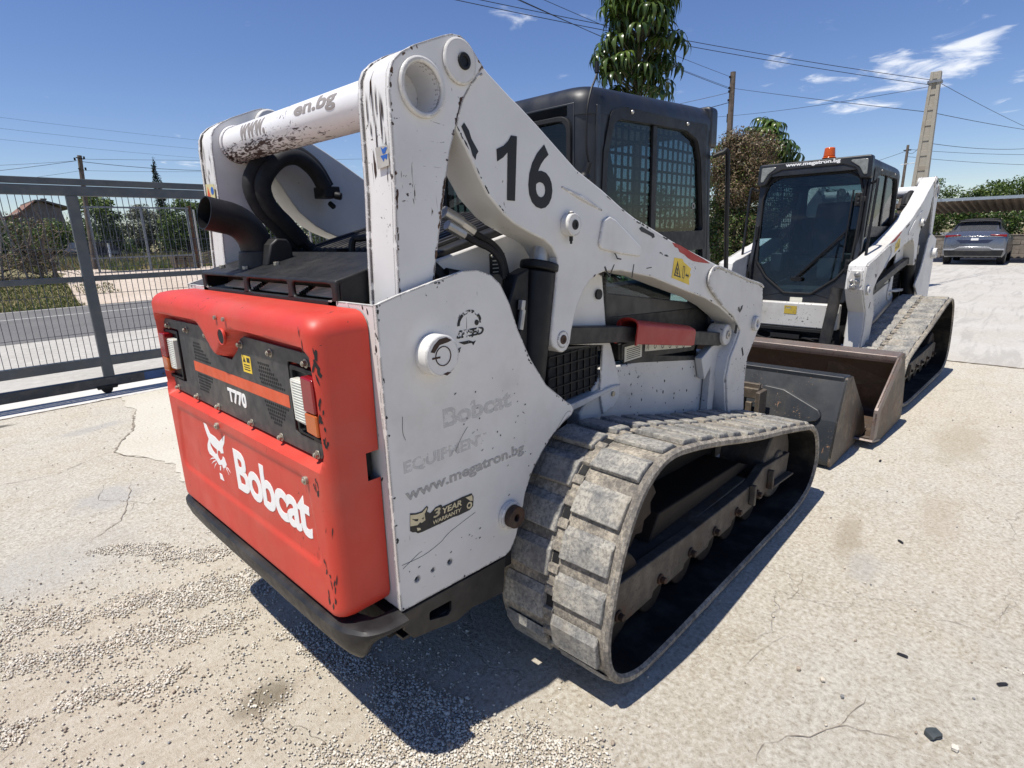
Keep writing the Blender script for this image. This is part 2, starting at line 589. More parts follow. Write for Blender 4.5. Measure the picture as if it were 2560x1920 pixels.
def leaf_mat(name, c1, c2, rough=.5, trans=.25, scale=3.0):
    b = NB(name)
    oi = b.new('ShaderNodeNewGeometry')
    v = b.coord()
    rndv = oi.outputs['Random Per Island']
    f = b.mth('MULTIPLY_ADD', b.noise(v, scale, 3), .7, b.mth('MULTIPLY', rndv, .5))
    c = b.mix(b.mr(f, .3, .85), c1, c2)
    b.set(c, rough, 0, .35)
    t = b.new('ShaderNodeBsdfTranslucent'); b.link(c, t.inputs[0])
    mx = b.new('ShaderNodeMixShader'); mx.inputs[0].default_value = trans
    b.link(b.p.outputs[0], mx.inputs[1]); b.link(t.outputs[0], mx.inputs[2])
    b.link(mx.outputs[0], b.out.inputs['Surface'])
    return b.m


MT = {}
MT['white'] = worn_paint('white_paint', (.655, .64, .605), amount=.32, dirt=.30, edge_amt=1.15, edge_r=.010, scratch=.45)
MT['white_tower'] = worn_paint('white_paint_scuffed', (.69, .675, .645), chip=(.035, .018, .012), amount=.34, dirt=.22, edge_amt=1.35, edge_r=.012, scratch=.85)
MT['white_tube'] = worn_paint('white_paint_scraped', (.74, .73, .72), chip=(.045, .02, .013), amount=.7, dirt=.2, edge_amt=.5, scratch=.9, bias=True)
MT['white_low'] = worn_paint('white_paint_dirty', (.58, .565, .53), amount=.75, dirt=.55, edge_amt=.6, scratch=.3, dirtcol=(.22, .19, .15))
MT['red'] = worn_paint('red_plastic', (.56, .044, .024), chip=(.07, .025, .018), amount=.34, dirt=.42, rough=.46, edge_amt=0, scratch=.75, dirtcol=(.46, .12, .08))
MT['red_cover'] = worn_paint('red_cover_paint', (.40, .028, .018), amount=.2, dirt=.2, rough=.5, edge_amt=.4, scratch=.3)
MT['black'] = flat('black_paint', (.0075, .0080, .0095), .5, var=.25, dust=.02, spec=.3)
MT['black_plastic'] = flat('black_plastic', (.0095, .010, .011), .5, var=.25, dust=.05, spec=.35)
MT['cab_black'] = flat('cab_paint', (.010, .012, .016), .42, var=.35, scale=6, dust=.05)
MT['dusty_black'] = flat('dusty_black_steel', (.014, .014, .015), .5, var=.3, dust=.11, spec=.4)
MT['guard'] = flat('guard_plate_paint', (.026, .027, .030), .46, var=.3, dust=.22)
MT['dark_gap'] = flat('steel_and_hole_shade', (.006, .006, .007), .8, var=.1)  # near black: inner steel, and painted shade for holes, slots and cavities
MT['hose'] = flat('hose_rubber', (.008, .008, .009), .75, var=.2)
MT['steel'] = flat('zinc_steel', (.42, .41, .39), .42, .85, var=.2, dust=.2)
MT['bolt'] = flat('bolt_steel', (.36, .33, .27), .45, .7, var=.25, dust=.25)
MT['rust'] = rusty('rusty_steel', (.07, .045, .035), amount=.7)
MT['pin_rust'] = rusty('rusty_pin', (.045, .028, .020), rust=(.075, .036, .02), amount=.6, dust=.15)
MT['beam'] = rusty('undercarriage_steel', (.085, .072, .058), rust=(.10, .06, .035), amount=.3, dust=.6, dustcol=(.22, .185, .14))
MT['inner_steel'] = rusty('shaded_inner_steel', (.020, .014, .010), rust=(.035, .020, .012), amount=.4, dust=.2, dustcol=(.06, .045, .03))  # brown steel, albedo lowered to stand in for shade inside the track
MT['bucket_side'] = rusty('bucket_steel', (.11, .090, .070), rust=(.14, .085, .055), amount=.45, dust=.5, metal=.3, rough=.6)
MT['bucket_in'] = rusty('bucket_inner_steel', (.095, .072, .056), rust=(.10, .065, .045), amount=.5, dust=.55, metal=.3, rough=.6, dustcol=(.19, .13, .09))
MT['bucket_lip'] = rusty('bucket_lip_steel', (.22, .18, .16), rust=(.22, .13, .10), amount=.35, dust=.5, metal=.5, rough=.5, dustcol=(.34, .27, .22))
MT['bucket_paint'] = worn_paint('bucket_paint', (.019, .023, .028), chip=(.22, .12, .06), amount=.75, dirt=.22, rough=.42, edge_amt=1.1, scratch=1.35, dirtcol=(.20, .17, .13))
MT['orange'] = flat('orange_stripe', (.62, .085, .02), .45, var=.12)
MT['yellow'] = flat('yellow_sticker', (.72, .50, .03), .45, var=.15)
MT['paper'] = flat('pale_sticker', (.62, .60, .50), .5, var=.15)
MT['blue'] = flat('blue_print', (.02, .10, .38), .5, var=.15)
MT['ink'] = flat('black_print', (.010, .010, .011), .5, var=.1)
MT['white_print'] = worn_print('white_lettering', (.80, .79, .76), wear=.12)
MT['white_print_clean'] = flat('white_print', (.80, .80, .78), .5, var=.06)
MT['num_print'] = worn_print('black_number_print', (.006, .006, .007), wear=.02, scale=18)
MT['ghost_print'] = worn_print('faded_lettering', (.42, .41, .38), wear=.30, alpha=.34)
MT['ghost_dark'] = worn_print('faded_dark_lettering', (.50, .49, .47), wear=.56, scale=44, alpha=.15, big=9)
MT['broken_print'] = worn_print('broken_black_print', (.008, .008, .009), wear=.70, scale=34, big=26)
MT['tube_print'] = worn_print('scraped_lettering', (.30, .27, .25), wear=.45, scale=30, alpha=.85, big=10)
MT['lens_clear'] = flat('ribbed_clear_lens', (.62, .62, .55), .18, var=.08)
MT['lens_red'] = flat('red_lens', (.22, .006, .010), .12, var=.15)
MT['lens_amber'] = flat('amber_lens', (.42, .09, .008), .12, var=.15)
MT['lamp_face'] = flat('worklamp_lens', (.24, .24, .22), .15, .2, var=.25, scale=40)
MT['lamp_back'] = flat('worklamp_reflector', (.50, .49, .45), .22, .75, var=.2)
MT['beacon'] = flat('amber_beacon', (.55, .09, .006), .15, var=.15)
MT['glass'] = glass('cab_glass', (.42, .47, .465))
MT['glass_dark'] = glass('cab_door_glass', (.70, .80, .83))
MT['seat'] = flat('seat_vinyl', (.012, .012, .013), .55)
MT['glove'] = flat('interior_trim', (.02, .021, .024), .6)


def rubber_mat():
    b = NB('dusty_rubber'); v = b.coord('Object', rand=False)
    g = b.new('ShaderNodeNewGeometry')
    wv = b.new('ShaderNodeTexCoord')
    vv = b.coord(rand=True)
    n = b.noise(vv, 7, 9, .66)
    c = b.mix(b.mr(n, .32, .66), (.19, .17, .145), (.46, .405, .32))
    nn = b.noise(vv, 60, 6, .72)
    c = b.mix(b.mr(nn, .42, .60), b.mix(.55, c, (.05, .05, .052)), c)
    st = b.noise(b.coord(scale=(14, 60, 14), rand=True), 2.2, 5, .65, .6)
    c = b.mix(b.mr(st, .56, .68, 0, .5), c, (.44, .42, .37))
    c = b.mix(b.mr(b.voro(vv, 90, 'DISTANCE_TO_EDGE'), 0.0, .035, .35, 0), c, (.05, .048, .045))
    b.bump(b.mth('ADD', nn, b.mth('MULTIPLY', n, .6)), .55, .006)
    return b.set(c, .88, 0, .25)


def lug_mat():
    b = NB('worn_tread_rubber'); vv = b.coord(rand=True)
    n = b.noise(vv, 11, 9, .68)
    c = b.mix(b.mr(n, .34, .64), (.20, .198, .19), (.42, .395, .34))
    nn = b.noise(vv, 75, 7, .75)
    c = b.mix(b.mr(nn, .38, .58), b.mix(.6, c, (.07, .07, .075)), c)
    gash = b.noise(b.coord(scale=(9, 70, 9), rand=True), 2.0, 4, .7, 1.4)
    c = b.mix(b.mr(gash, .64, .70, 0, .75), c, (.045, .045, .046))
    c = b.mix(b.mr(b.noise(vv, 4, 5, .6), .50, .72, 0, .6), c, (.33, .28, .205))
    b.bump(b.mth('SUBTRACT', nn, b.mth('MULTIPLY', b.mr(gash, .64, .70), .6)), .6, .005)
    return b.set(c, .86, 0, .25)


MT['rubber'] = rubber_mat()
MT['lug'] = lug_mat()
MT['belt_in'] = flat('inner_belt_rubber', (.009, .0085, .008), .9, var=.3, dust=.12, spec=.2)
MT['belt_dirt'] = flat('packed_dirt', (.20, .165, .12), .95, var=.3)
# ------------------------------------------------------------------ the compact track loader (local: X forward, Y left, Z up)
PLATE = [(.115, 1.339), (.178, 1.356), (.301, 1.383), (.397, 1.402), (.447, 1.402), (.499, 1.384), (.535, 1.356), (.571, 1.297), (.603, 1.218), (.658, 1.117),
         (.735, 1.015), (.837, .937), (.878, .910), (.882, .892), (.870, .878), (.837, .867), (.768, .836), (.708, .788), (.660, .737), (.625, .676), (.600, .595), (.570, .528), (.548, .497), (.522, .487), (.115, .503)]
BRACKET = [(.119, .496), (.520, .482), (.506, .360), (.405, .372), (.370, .378), (.306, .366), (.147, .400), (.119, .440)]
TOWER_REAR = [(.203, 1.30), (.210, 1.478), (.217, 1.596), (.219, 1.71), (.220, 1.819), (.225, 1.862), (.237, 1.887), (.262, 1.909), (.302, 1.932), (.354, 1.954), (.393, 1.970), (.420, 1.979),
              (.450, 1.981), (.478, 1.969), (.506, 1.942), (.528, 1.922)]
TOWER_FRONT = [(.476, 1.868), (.444, 1.824), (.423, 1.769), (.396, 1.702), (.381, 1.643), (.356, 1.538), (.331, 1.432), (.305, 1.30)]
ARM = [(.43, 1.955), (.478, 1.962), (.506, 1.940), (.552, 1.911), (.630, 1.868), (.676, 1.845), (.75, 1.804), (.87, 1.734), (.941, 1.693), (1.086, 1.636), (1.217, 1.577), (1.312, 1.540), (1.449, 1.500),
       (1.605, 1.451), (1.97, 1.353), (2.216, 1.290), (2.449, 1.234), (2.60, 1.212), (2.655, 1.19), (2.672, 1.12), (2.684, .994), (2.605, .885), (2.515, .794), (2.504, .654), (2.525, .480),
       (2.30, .480), (2.270, .573), (2.234, .741), (2.267, .842), (2.329, .907), (2.371, .970), (2.345, 1.01), (2.26, 1.055), (2.12, 1.120), (1.95, 1.180), (1.70, 1.245), (1.445, 1.313), (1.22, 1.352), (1.116, 1.357),
       (1.074, 1.349), (1.023, 1.329), (.983, 1.297), (.945, 1.242), (.917, 1.169), (.907, 1.123), (.888, 1.102), (.868, 1.097), (.851, 1.101), (.815, 1.126), (.806, 1.156), (.816, 1.228), (.830, 1.310), (.839, 1.380),
       (.839, 1.418), (.813, 1.451), (.776, 1.473), (.704, 1.497), (.637, 1.524), (.595, 1.548), (.530, 1.602), (.494, 1.653), (.460, 1.710), (.419, 1.768), (.41, 1.86)]
YA, YI, YP = .615, .485, .65          # arm outer face, arm inner face, upright outer face
TRACK = [(2.44, .478), (2.10, .552), (1.748, .620), (1.33, .717), (1.10, .762), (.958, .775), (.868, .752), (.795, .703), (.740, .634), (.697, .555), (.664, .470), (.638, .365), (.622, .276),
         (.630, .195), (.674, .115), (.76, .062), (.90, .036), (1.3, .032), (1.9, .032), (2.30, .034), (2.49, .050), (2.62, .095), (2.69, .185), (2.695, .275), (2.64, .385), (2.55, .448)]


def lerp(a, b, t): return a + (b - a) * t


def sstep(a, b, x):
    t = max(0., min(1., (x - a) / (b - a))); return t * t * (3 - 2 * t)


def sd_poly(p, poly):
    """signed distance to a polygon, negative inside"""
    d = 1e9; inside = False; x, y = p; n = len(poly); j = n - 1
    for i in range(n):
        xi, yi = poly[i]; xj, yj = poly[j]
        ex, ey = xj - xi, yj - yi; wx, wy = x - xi, y - yi
        t = max(0, min(1, (wx * ex + wy * ey) / (ex * ex + ey * ey + 1e-12)))
        d = min(d, (wx - ex * t) ** 2 + (wy - ey * t) ** 2)
        if (yi > y) != (yj > y) and x < (xj - xi) * (y - yi) / (yj - yi) + xi: inside = not inside
        j = i
    d = sqrt(d)
    return -d if inside else d


def sym_poly(right):
    """complete a right half outline (y<=0, top centre to bottom centre) by its mirror image"""
    return right + [(-a, b) for a, b in reversed(right)]


def build_tailgate(root):
    z0, z1 = .515, 1.325
    hw = lambda z: lerp(.606, .614, (z - z0) / (z1 - z0))
    recess = sym_poly([(0, 1.158), (-.035, 1.172), (-.085, 1.222), (-.13, 1.246), (-.22, 1.250), (-.555, 1.244), (-.580, 1.225), (-.586, .985), (-.570, .946), (0, .946)])
    recess = rounded(recess, .012, 2)
    emb = rounded([(-.495, .905), (.495, .905), (.535, .66), (-.535, .66)], .04, 4)
    NY, NZ = 120, 104
    zs = [z0 + (z1 - z0) * (.5 - .5 * cos(pi * (i / NZ))) * 1.0 for i in range(NZ + 1)]
    zs = [lerp(z, z0 + (z1 - z0) * i / NZ, .62) for i, z in enumerate(zs)]
    us = [lerp(-cos(pi * j / NY), -1 + 2 * j / NY, .62) for j in range(NY + 1)]
    rb, rtop = .045, .050
    V = []
    for z in zs:
        w = hw(z)
        if z < z0 + rb: w -= rb - sqrt(max(0, rb * rb - (z0 + rb - z) ** 2))
        if z > z1 - rtop: w -= rtop - sqrt(max(0, rtop * rtop - (z - z1 + rtop) ** 2))
        row = []
        for u in us:
            y = u * w
            ds = (1 - abs(u)) * w                      # inset from the side
            dt = z1 - z; db = z - z0
            R1, R2, R3 = .042, .046, .026
            x = -.036
            def rnd(d, R): return R - sqrt(max(0, R * R - (R - d) ** 2)) if d < R else 0
            x += rnd(ds, R1) + rnd(dt, R2) + rnd(db, R3)
            d = sd_poly((y, z), recess)
            x += .043 * sstep(.008, -.010, d)
            x += .006 * sstep(.006, -.010, sd_poly((y, z), emb))
            # swelling of the nose above the notch
            x -= .006 * math.exp(-((y / .10) ** 2 + ((z - 1.235) / .05) ** 2))
            row.append((x, y, z))
        V.append(row)
    b = B()
    G = b.strip(V)
    # side, top and bottom walls run forward from the rim
    rim = [G[0][j] for j in range(NY + 1)] + [G[i][NY] for i in range(1, NZ + 1)] + [G[NZ][j] for j in range(NY - 1, -1, -1)] + [G[i][0] for i in range(NZ - 1, 0, -1)]
    prev = rim
    xs = [.045, .075, .112]
    for k, xx in enumerate(xs):
        cur = [b.bm.verts.new((max(xx, v.co.x + .002), v.co.y, v.co.z)) for v in rim]
        n = len(rim)
        for i in range(n):
            q = rim[i].co
            if k == 2 and abs(q.y) > .5 and .893 < q.z < .972: continue    # catch notch in both sides
            b.face([prev[i], prev[(i + 1) % n], cur[(i + 1) % n], cur[i]])
        prev = cur
    tg = b.obj('tailgate', MT['red'], root, smooth=50)
    b = B()
    b.box(.10, .118, -.535, .535, .56, 1.30)
    for s in (-1, 1): b.box(.080, .105, *sorted((s * .50, s * .585)), .895, .970)
    b.obj('tailgate_backing', MT['dark_gap'], tg, smooth=0)
    # nose hole and its two small screws
    b = B(); b.cyl((-.0432, -.083, 1.228), (-.036, -.083, 1.228), .021, n=20); b.obj('viewing_hole', MT['dark_gap'], tg)  # dark disc painted for the shade in the hole
    b = B(); b.pipe((-.0445, -.083, 1.228), (-.036, -.083, 1.228), .025, .0208, 24); b.obj('hole_rim', MT['red'], tg, bevel=.002)
    for yy in (-.055, -.118):
        b = B(); b.cyl((-.046, yy, 1.281), (-.040, yy, 1.281), .006, n=8); b.obj('screw', MT['bolt'], tg)
    for yy, zz in ((.085, .919), (-.502, .902)):
        b = B(); b.cyl((-.044, yy, zz), (-.035, yy, zz), .011, n=14); b.cyl((-.048, yy, zz), (-.043, yy, zz), .006, n=6); b.obj('latch_screw', MT['bolt'], tg, bevel=.001)
    # cat head emblem and the word beside it, printed flat on the lower panel
    hd = [(.246, .909), (.218, .892), (.194, .866), (.154, .864), (.118, .855), (.057, .891), (.071, .862), (.093, .84), (.093, .82), (.119, .813), (.124, .82), (.144, .817), (.153, .801), (.148, .789), (.139, .783), (.118, .791), (.105, .806), (.094, .803), (.088, .794),
          (.082, .782), (.098, .767), (.12, .76), (.126, .771), (.145, .764), (.158, .763), (.172, .772), (.19, .778), (.203, .78), (.233, .782), (.245, .795), (.239, .816), (.217, .841), (.227, .854), (.239, .877)]
    eye = [(.206, .832), (.185, .823), (.153, .818), (.155, .804), (.172, .797), (.193, .805), (.208, .818)]
    bb = B(); bb.plate(hd, [eye], 'x', -.0306, -.0300)
    bb.prism([(.165, .73), (.155, .731), (.142, .73), (.131, .71), (.164, .708)], 'x', -.0306, -.0300)
    bb.prism([(.149, .76), (.138, .763), (.146, .745), (.155, .742)], 'x', -.0306, -.0300)
    for (y0, z0w), (y1, z1w) in (((.191, .777), (.244, .757)), ((.182, .771), (.233, .744)), ((.179, .762), (.213, .732)), ((.086, .772), (.058, .760)), ((.093, .767), (.075, .748)), ((.111, .762), (.120, .747))):
        bb.prism([(y0, z0w + .002), (y0, z0w - .002), (lerp(y0, y1, .5), lerp(z0w, z1w, .5) + .001), (y1, z1w), (lerp(y0, y1, .5), lerp(z0w, z1w, .5) + .005)], 'x', -.0306, -.0300)
    bb.obj('cat_emblem', MT['white_print'], tg, smooth=0)
    lettering('lettering', 'Bobcat', .12, MT['white_print'], tg, (-.0308, -.242, .791), (0, -1, 0), (0, 0, 1), bold=.0035, fit=(.49, .140), spacing=.93)
    # black guard plate with its lamp cut-outs and notch
    half = [(0, 1.150), (-.045, 1.150), (-.100, 1.185), (-.130, 1.222), (-.16, 1.232), (-.548, 1.228), (-.566, 1.214), (-.566, 1.196), (-.418, 1.196), (-.418, 1.005), (-.560, 1.005), (-.562, .985), (-.545, .960), (0, .960)]
    gp = sym_poly(half)
    b = B(); b.prism(rounded(gp, .010, 3), 'x', -.0215, -.0155)
    gd = b.obj('guard_plate', MT['guard'], tg, bevel=.0015, smooth=0)
    boltp = []
    for y, z in ((.519, 1.203), (.325, 1.205), (.132, 1.206), (.526, .969), (.326, .969), (.131, .969)): boltp += [(y, z), (-y, z)]
    first = None
    for y, z in boltp:
        if first is None:
            b = B(); b.cyl((-.0235, 0, 0), (-.0212, 0, 0), .0120, n=16); b.cyl((-.0325, 0, 0), (-.0235, 0, 0), .0078, n=6)
            b.cyl((-.0345, 0, 0), (-.0325, 0, 0), .0045, n=8)
            first = b.obj('bolt', MT['bolt'], tg, bevel=.0008); o = first
        else:
            o = first.copy(); COL.objects.link(o)
        o.location = (0, y, z)
    # printed stripe with the worn right end, model lettering, sticker
    b = B(); b.prism([(.303, 1.067), (-.404, 1.067), (-.404, 1.101), (.303, 1.101)], 'x', -.0222, -.0216); b.obj('orange_stripe', MT['orange'], tg, smooth=0)
    lt = lettering('lettering', 'T770', .05, MT['white_print'], tg, (-.0222, -.043, 1.030), (0, -1, 0), (0, 0, 1), bold=.0022, fit=(.138, .046))
    b = B(); b.prism([(-.127, 1.176), (-.127, 1.126), (-.187, 1.126), (-.187, 1.176)], 'x', -.0222, -.0216)
    st = b.obj('warning_sticker', MT['yellow'], tg, smooth=0)
    b = B()
    b.prism([(-.133, 1.156), (-.153, 1.156), (-.143, 1.172)], 'x', -.0226, -.0222); b.prism([(-.160, 1.157), (-.180, 1.157), (-.180, 1.171), (-.160, 1.171)], 'x', -.0226, -.0222)
    for k in range(3): b.prism([(-.135, 1.150 - .007 * k), (-.178, 1.150 - .007 * k), (-.174, 1.147 - .007 * k), (-.138, 1.147 - .007 * k)], 'x', -.0226, -.0222)
    b.obj('sticker_print', MT['ink'], tg, smooth=0)
    # four fields of round perforations: dark discs painted for the shade in them
    b = B()
    fields = [[(.285, 1.168), (.225, 1.168), (.135, 1.108), (.285, 1.108)], [(.285, 1.060), (.135, 1.060), (.200, 1.003), (.285, 1.003)],
              [(-.235, 1.168), (-.30, 1.168), (-.395, 1.110), (-.235, 1.110)], [(-.235, 1.060), (-.395, 1.060), (-.33, 1.000), (-.285, 1.000)]]
    for f in fields:
        for i in range(-60, 60):
            for j in range(60, 110):
                y = i * .0125 + (.00625 if j % 2 else 0); z = j * .0108
                if sd_poly((y, z), f) < -.001: b.cyl((-.0221, y, z), (-.0216, y, z), .0042, n=7)
    pf = b.obj('perforations', MT['dark_gap'], tg, smooth=0, kind='stuff')
    # lamps: black housing, clear ribbed lens inboard, red over amber outboard
    for s in (-1, 1):
        b = B(); b.plate(rounded([(s * .430, 1.190), (s * .596, 1.186), (s * .598, 1.002), (s * .440, 1.008)], .012, 3), [rounded([(s * .442, 1.178), (s * .586, 1.175), (s * .588, 1.014), (s * .450, 1.018)], .008, 3)], 'x', -.024, -.004); b.box(-.012, -.004, *sorted((s * .44, s * .59)), 1.01, 1.18)
        hs = b.obj('tail_lamp', MT['black'], root, bevel=.003)
        b = B(); b.prism(rounded([(s * .450, 1.160), (s * .515, 1.158), (s * .519, 1.046), (s * .456, 1.049)], .010, 3), 'x', -.036, -.010)
        for k in range(15):
            z = 1.054 + k * .0071
            b.box(-.0382, -.035, *sorted((s * .460, s * .511)), z - .0015, z + .0015)
        b.obj('clear_lens', MT['lens_clear'], hs, bevel=.003)
        b = B(); b.prism(rounded([(s * .522, 1.176), (s * .578, 1.174), (s * .581, 1.088), (s * .524, 1.087)], .006, 3), 'x', -.044, -.010); b.obj('red_lens', MT['lens_red'], hs, bevel=.004)
        b = B(); b.prism(rounded([(s * .524, 1.085), (s * .581, 1.086), (s * .583, 1.030), (s * .526, 1.034)], .006, 3), 'x', -.044, -.010); b.obj('amber_lens', MT['lens_amber'], hs, bevel=.004)
    # long gouges in the plastic near the right rim
    rg = random.Random(3)
    b = B()
    def on_rim(y, z):
        d = hw(z) - abs(y); x = -.0362
        return x + (.042 - sqrt(max(0, .042 ** 2 - (.042 - d) ** 2)) if d < .042 else 0)
    spots = [(1.262, .050, .022), (1.225, .014, .02), (1.175, .014, .03), (1.12, .014, .04), (1.06, .014, .03), (1.02, .016, .015), (.905, .060, .03), (.885, .055, .03), (.775, .030, .03), (.70, .05, .03), (.64, .035, .03), (.60, .028, .025), (.58, .05, .02)]
    for zc, inset, hgt in spots:
        for k in range(rg.randint(2, 4)):
            z = zc + rg.gauss(0, hgt * .7); y = -hw(z) + max(.008, inset + rg.gauss(0, .012 if inset > .02 else .004)); L = rg.uniform(.003, .016); w = rg.uniform(.0008, .0034); t = rg.uniform(-.5, .5)
            pts = []
            for q in range(9):
                a = 2 * pi * q / 9
                py, pz = y + cos(a) * w * rg.uniform(.5, 1.4) + t * sin(a) * L * .5, z + sin(a) * L * rg.uniform(.6, 1.3)
                pts.append((on_rim(py, pz) - .0006, py, pz))
            b.poly(pts)
    for k in range(26):         # fine scratches on the flat lower panel
        z = rg.uniform(.57, .90); y = rg.uniform(-.53, .45); L = rg.uniform(.008, .05); a = rg.gauss(1.3, .5); w = rg.uniform(.0004, .0010)
        b.poly([(-.0312, y, z), (-.0312, y + w, z), (-.0312, y + w + cos(a) * L * .3, z + sin(a) * L), (-.0312, y + cos(a) * L * .3, z + sin(a) * L)])
    b.obj('gouges', MT['ink'], tg, smooth=0, kind='stuff')
    for o in [c for c in root.children if c.name.startswith('tail_lamp')] + [c for c in tg.children if c.name.split('.')[0] in ('guard_plate', 'bolt', 'orange_stripe', 'warning_sticker', 'sticker_print', 'perforations')] + [lt]: o.location.x += .012


def build_track(root, s):
    """rubber belt, its tread lugs one by one, the undercarriage frame, rollers and wheels; s = -1 right, 1 left"""
    loop = smooth_curve(TRACK, 5)
    P, T = resample(loop, n=160)
    N = len(P)
    def nrm(i):
        d = (P[(i + 1) % N] - P[i - 1]).normalized()
        return Vector((d.y, -d.x)) if True else None
    # orientation so that the normal looks outwards
    cx = sum(p.x for p in P) / N; cz = sum(p.y for p in P) / N
    nn = [nrm(i) for i in range(N)]
    if (P[0] - Vector((cx, cz))).dot(nn[0]) < 0: nn = [-n for n in nn]
    y0, y1 = .5425, .9925
    b = B()
    sec = [(y0, 0), (y0, -.012), (y1 - .012, -.012), (y1, -.004), (y1, .012), (y1 - .010, .020), (y1 - .03, .012), (y0, .012)]
    # outward = positive offset, profile P is the belt's mid-line
    loops = []
    rg = random.Random(5)
    for i in range(N):
        wob = 1 + .10 * sin(i * 1.7) * sin(i * .37)
        loops.append([(P[i].x + nn[i].x * o * (wob if o > .01 else 1), s * y, P[i].y + nn[i].y * o * (wob if o > .01 else 1)) for (y, o) in sec])
    loops.append(loops[0])
    V = [[b.bm.verts.new(p) for p in l] for l in loops[:-1]]
    V.append(V[0])
    m = len(sec)
    for a, c in zip(V, V[1:]):
        for k in range(m):
            b.mi = 1 if k in (1,) else 0
            b.face([a[k], a[(k + 1) % m], c[(k + 1) % m], c[k]])
    belt = b.obj('rubber_track', [MT['rubber'], MT['belt_in']], root, smooth=30)
    # tread lugs: two staggered columns plus the small blocks between
    NL = 33
    def frame(t):
        f = (t % 1) * N; i = int(f); k = f - i
        p = P[i % N].lerp(P[(i + 1) % N], k); n = nn[i % N].lerp(nn[(i + 1) % N], k).normalized()
        d = Vector((n.y, -n.x))
        return p, n, d
    step = T / NL
    def lug_shape(w, L, h, notch):
        q = B()
        a = w / 2
        for (l0, l1, ww) in ((L, L * .80, a),):
            base = [(-l0 / 2, -ww, 0), (l0 * .62, -ww, 0), (l0 * .62, ww, 0), (-l0 / 2, ww, 0)]
            mid = [(-l0 / 2, -ww, h * .5), (l0 * .46, -ww, h * .5), (l0 * .46, ww, h * .5), (-l0 / 2, ww, h * .5)]
            top = [(-l0 / 2 * .98, -ww * .97, h), (l0 * .34, -ww * .97, h), (l0 * .34, ww * .97, h), (-l0 / 2 * .98, ww * .97, h)]
            Vv = q.strip([base, mid, top], closed=True)
            q.face(list(reversed(Vv[0]))); q.face(Vv[-1])
        return q
    for (yc, w, off) in ((.868, .190, 0.0), (.652, .176, .5)):
        proto = None
        for k in range(NL):
            p, n, d = frame((k + off) / NL)
            if proto is None:
                proto = lug_shape(w, step * .68, .020, False).obj('tread_lug', MT['lug'], belt, bevel=.0035, seg=2, smooth=25); o = proto
            else:
                o = proto.copy(); COL.objects.link(o)
            X = Vector((d.x, 0, d.y)); Z = Vector((n.x, 0, n.y)); Y = Z.cross(X)
            Mx = Matrix((X, Y, Z)).transposed().to_4x4()
            Mx.translation = Vector((p.x, s * yc, p.y)) + Z * .010
            Mx = Mx @ Matrix.Rotation(rg.uniform(-.02, .02), 4, 'Z') @ Matrix.Diagonal((rg.uniform(.90, 1.08), rg.uniform(.97, 1.02), rg.uniform(.75, 1.1), 1))
            o.matrix_local = Mx
    # ridge blocks along the middle, between the two columns, and dark pads painted for the shade in the drive holes
    q = B()
    for k in range(NL * 2):
        p, n, d = frame((k + .25) / (2 * NL))
        X = Vector((d.x, 0, d.y)); Z = Vector((n.x, 0, n.y)); Yv = Z.cross(X)
        c = Vector((p.x, s * .758, p.y)) + Z * .010
        a, w2, h = step * .13, .020, .012
        q.mi = 0
        q.hexa([c + X * sx * a * kz + Yv * sy * w2 + Z * hz for hz, kz in ((0, 1), (h, .7)) for sx, sy in ((-1, -1), (1, -1), (1, 1), (-1, 1))])
        if k % 2 == 0:
            p, n, d = frame((k + .75) / (2 * NL))
            X = Vector((d.x, 0, d.y)); Z = Vector((n.x, 0, n.y)); Yv = Z.cross(X)
            c = Vector((p.x, s * .758, p.y)) + Z * .0118
            q.mi = 1
            q.hexa([c + X * sx * step * .13 + Yv * sy * .014 + Z * hz for hz in (0, .002) for sx, sy in ((-1, -1), (1, -1), (1, 1), (-1, 1))])
    q.obj('centre_blocks', [MT['rubber'], MT['dark_gap']], belt, bevel=.003, kind='stuff')
    # undercarriage frame
    yo = s * .885
    low = [(.80, .155)]
    rx = [.83, 1.12, 1.37, 1.60, 1.84, 2.09]
    for x in rx:
        low += [(x - .055, .150), (x - .045, .172), (x, .180), (x + .045, .172), (x + .055, .150)]
    low = [(.74, .150)] + low[1:] + [(2.17, .150), (2.24, .185), (2.52, .160), (2.545, .290), (2.15, .325), (2.02, .280), (1.35, .295), (.83, .325), (.74, .30)]
    b = B(); b.prism(low, 'y', *sorted((yo, yo - s * .045))); b.box(.85, 2.05, *sorted((s * .60, yo - s * .045)), .24, .29)
    for xx in (1.98, 2.22): b.box(xx, xx + .02, *sorted((yo + s * .001, yo + s * .030)), .185, .29)
    b.prism([(2.235, .205), (2.535, .182), (2.535, .170), (2.235, .193)], 'y', *sorted((yo, yo + s * .035)))
    uf = b.obj('track_frame', MT['beam'], root, bevel=.004)
    for x in rx:
        b = B(); b.cyl((x, yo - s * .01, .205), (x, yo + s * .008, .205), .021, n=16); b.cyl((x, yo + s * .008, .205), (x, yo + s * .026, .205), .0135, n=6)
        b.obj('roller_bolt', MT['pin_rust'], uf, bevel=.002)
        b = B()
        for yy in (.60, .76): b.cyl((x, s * yy, .142), (x, s * (yy + .09), .142), .092, n=24)
        b.obj('track_roller', MT['inner_steel'], uf, bevel=.006)
    b = B(); b.cyl((2.42, s * .62, .262), (2.42, s * .86, .262), .195, n=32); b.cyl((2.42, s * .85, .262), (2.42, s * .875, .262), .07, n=20); b.obj('front_idler', MT['beam'], uf, bevel=.01)
    b = B(); b.cyl((.84, s * .62, .25), (.84, s * .86, .25), .170, n=32); b.obj('rear_idler', MT['inner_steel'], uf, bevel=.01)
    b = B()
    pts = []
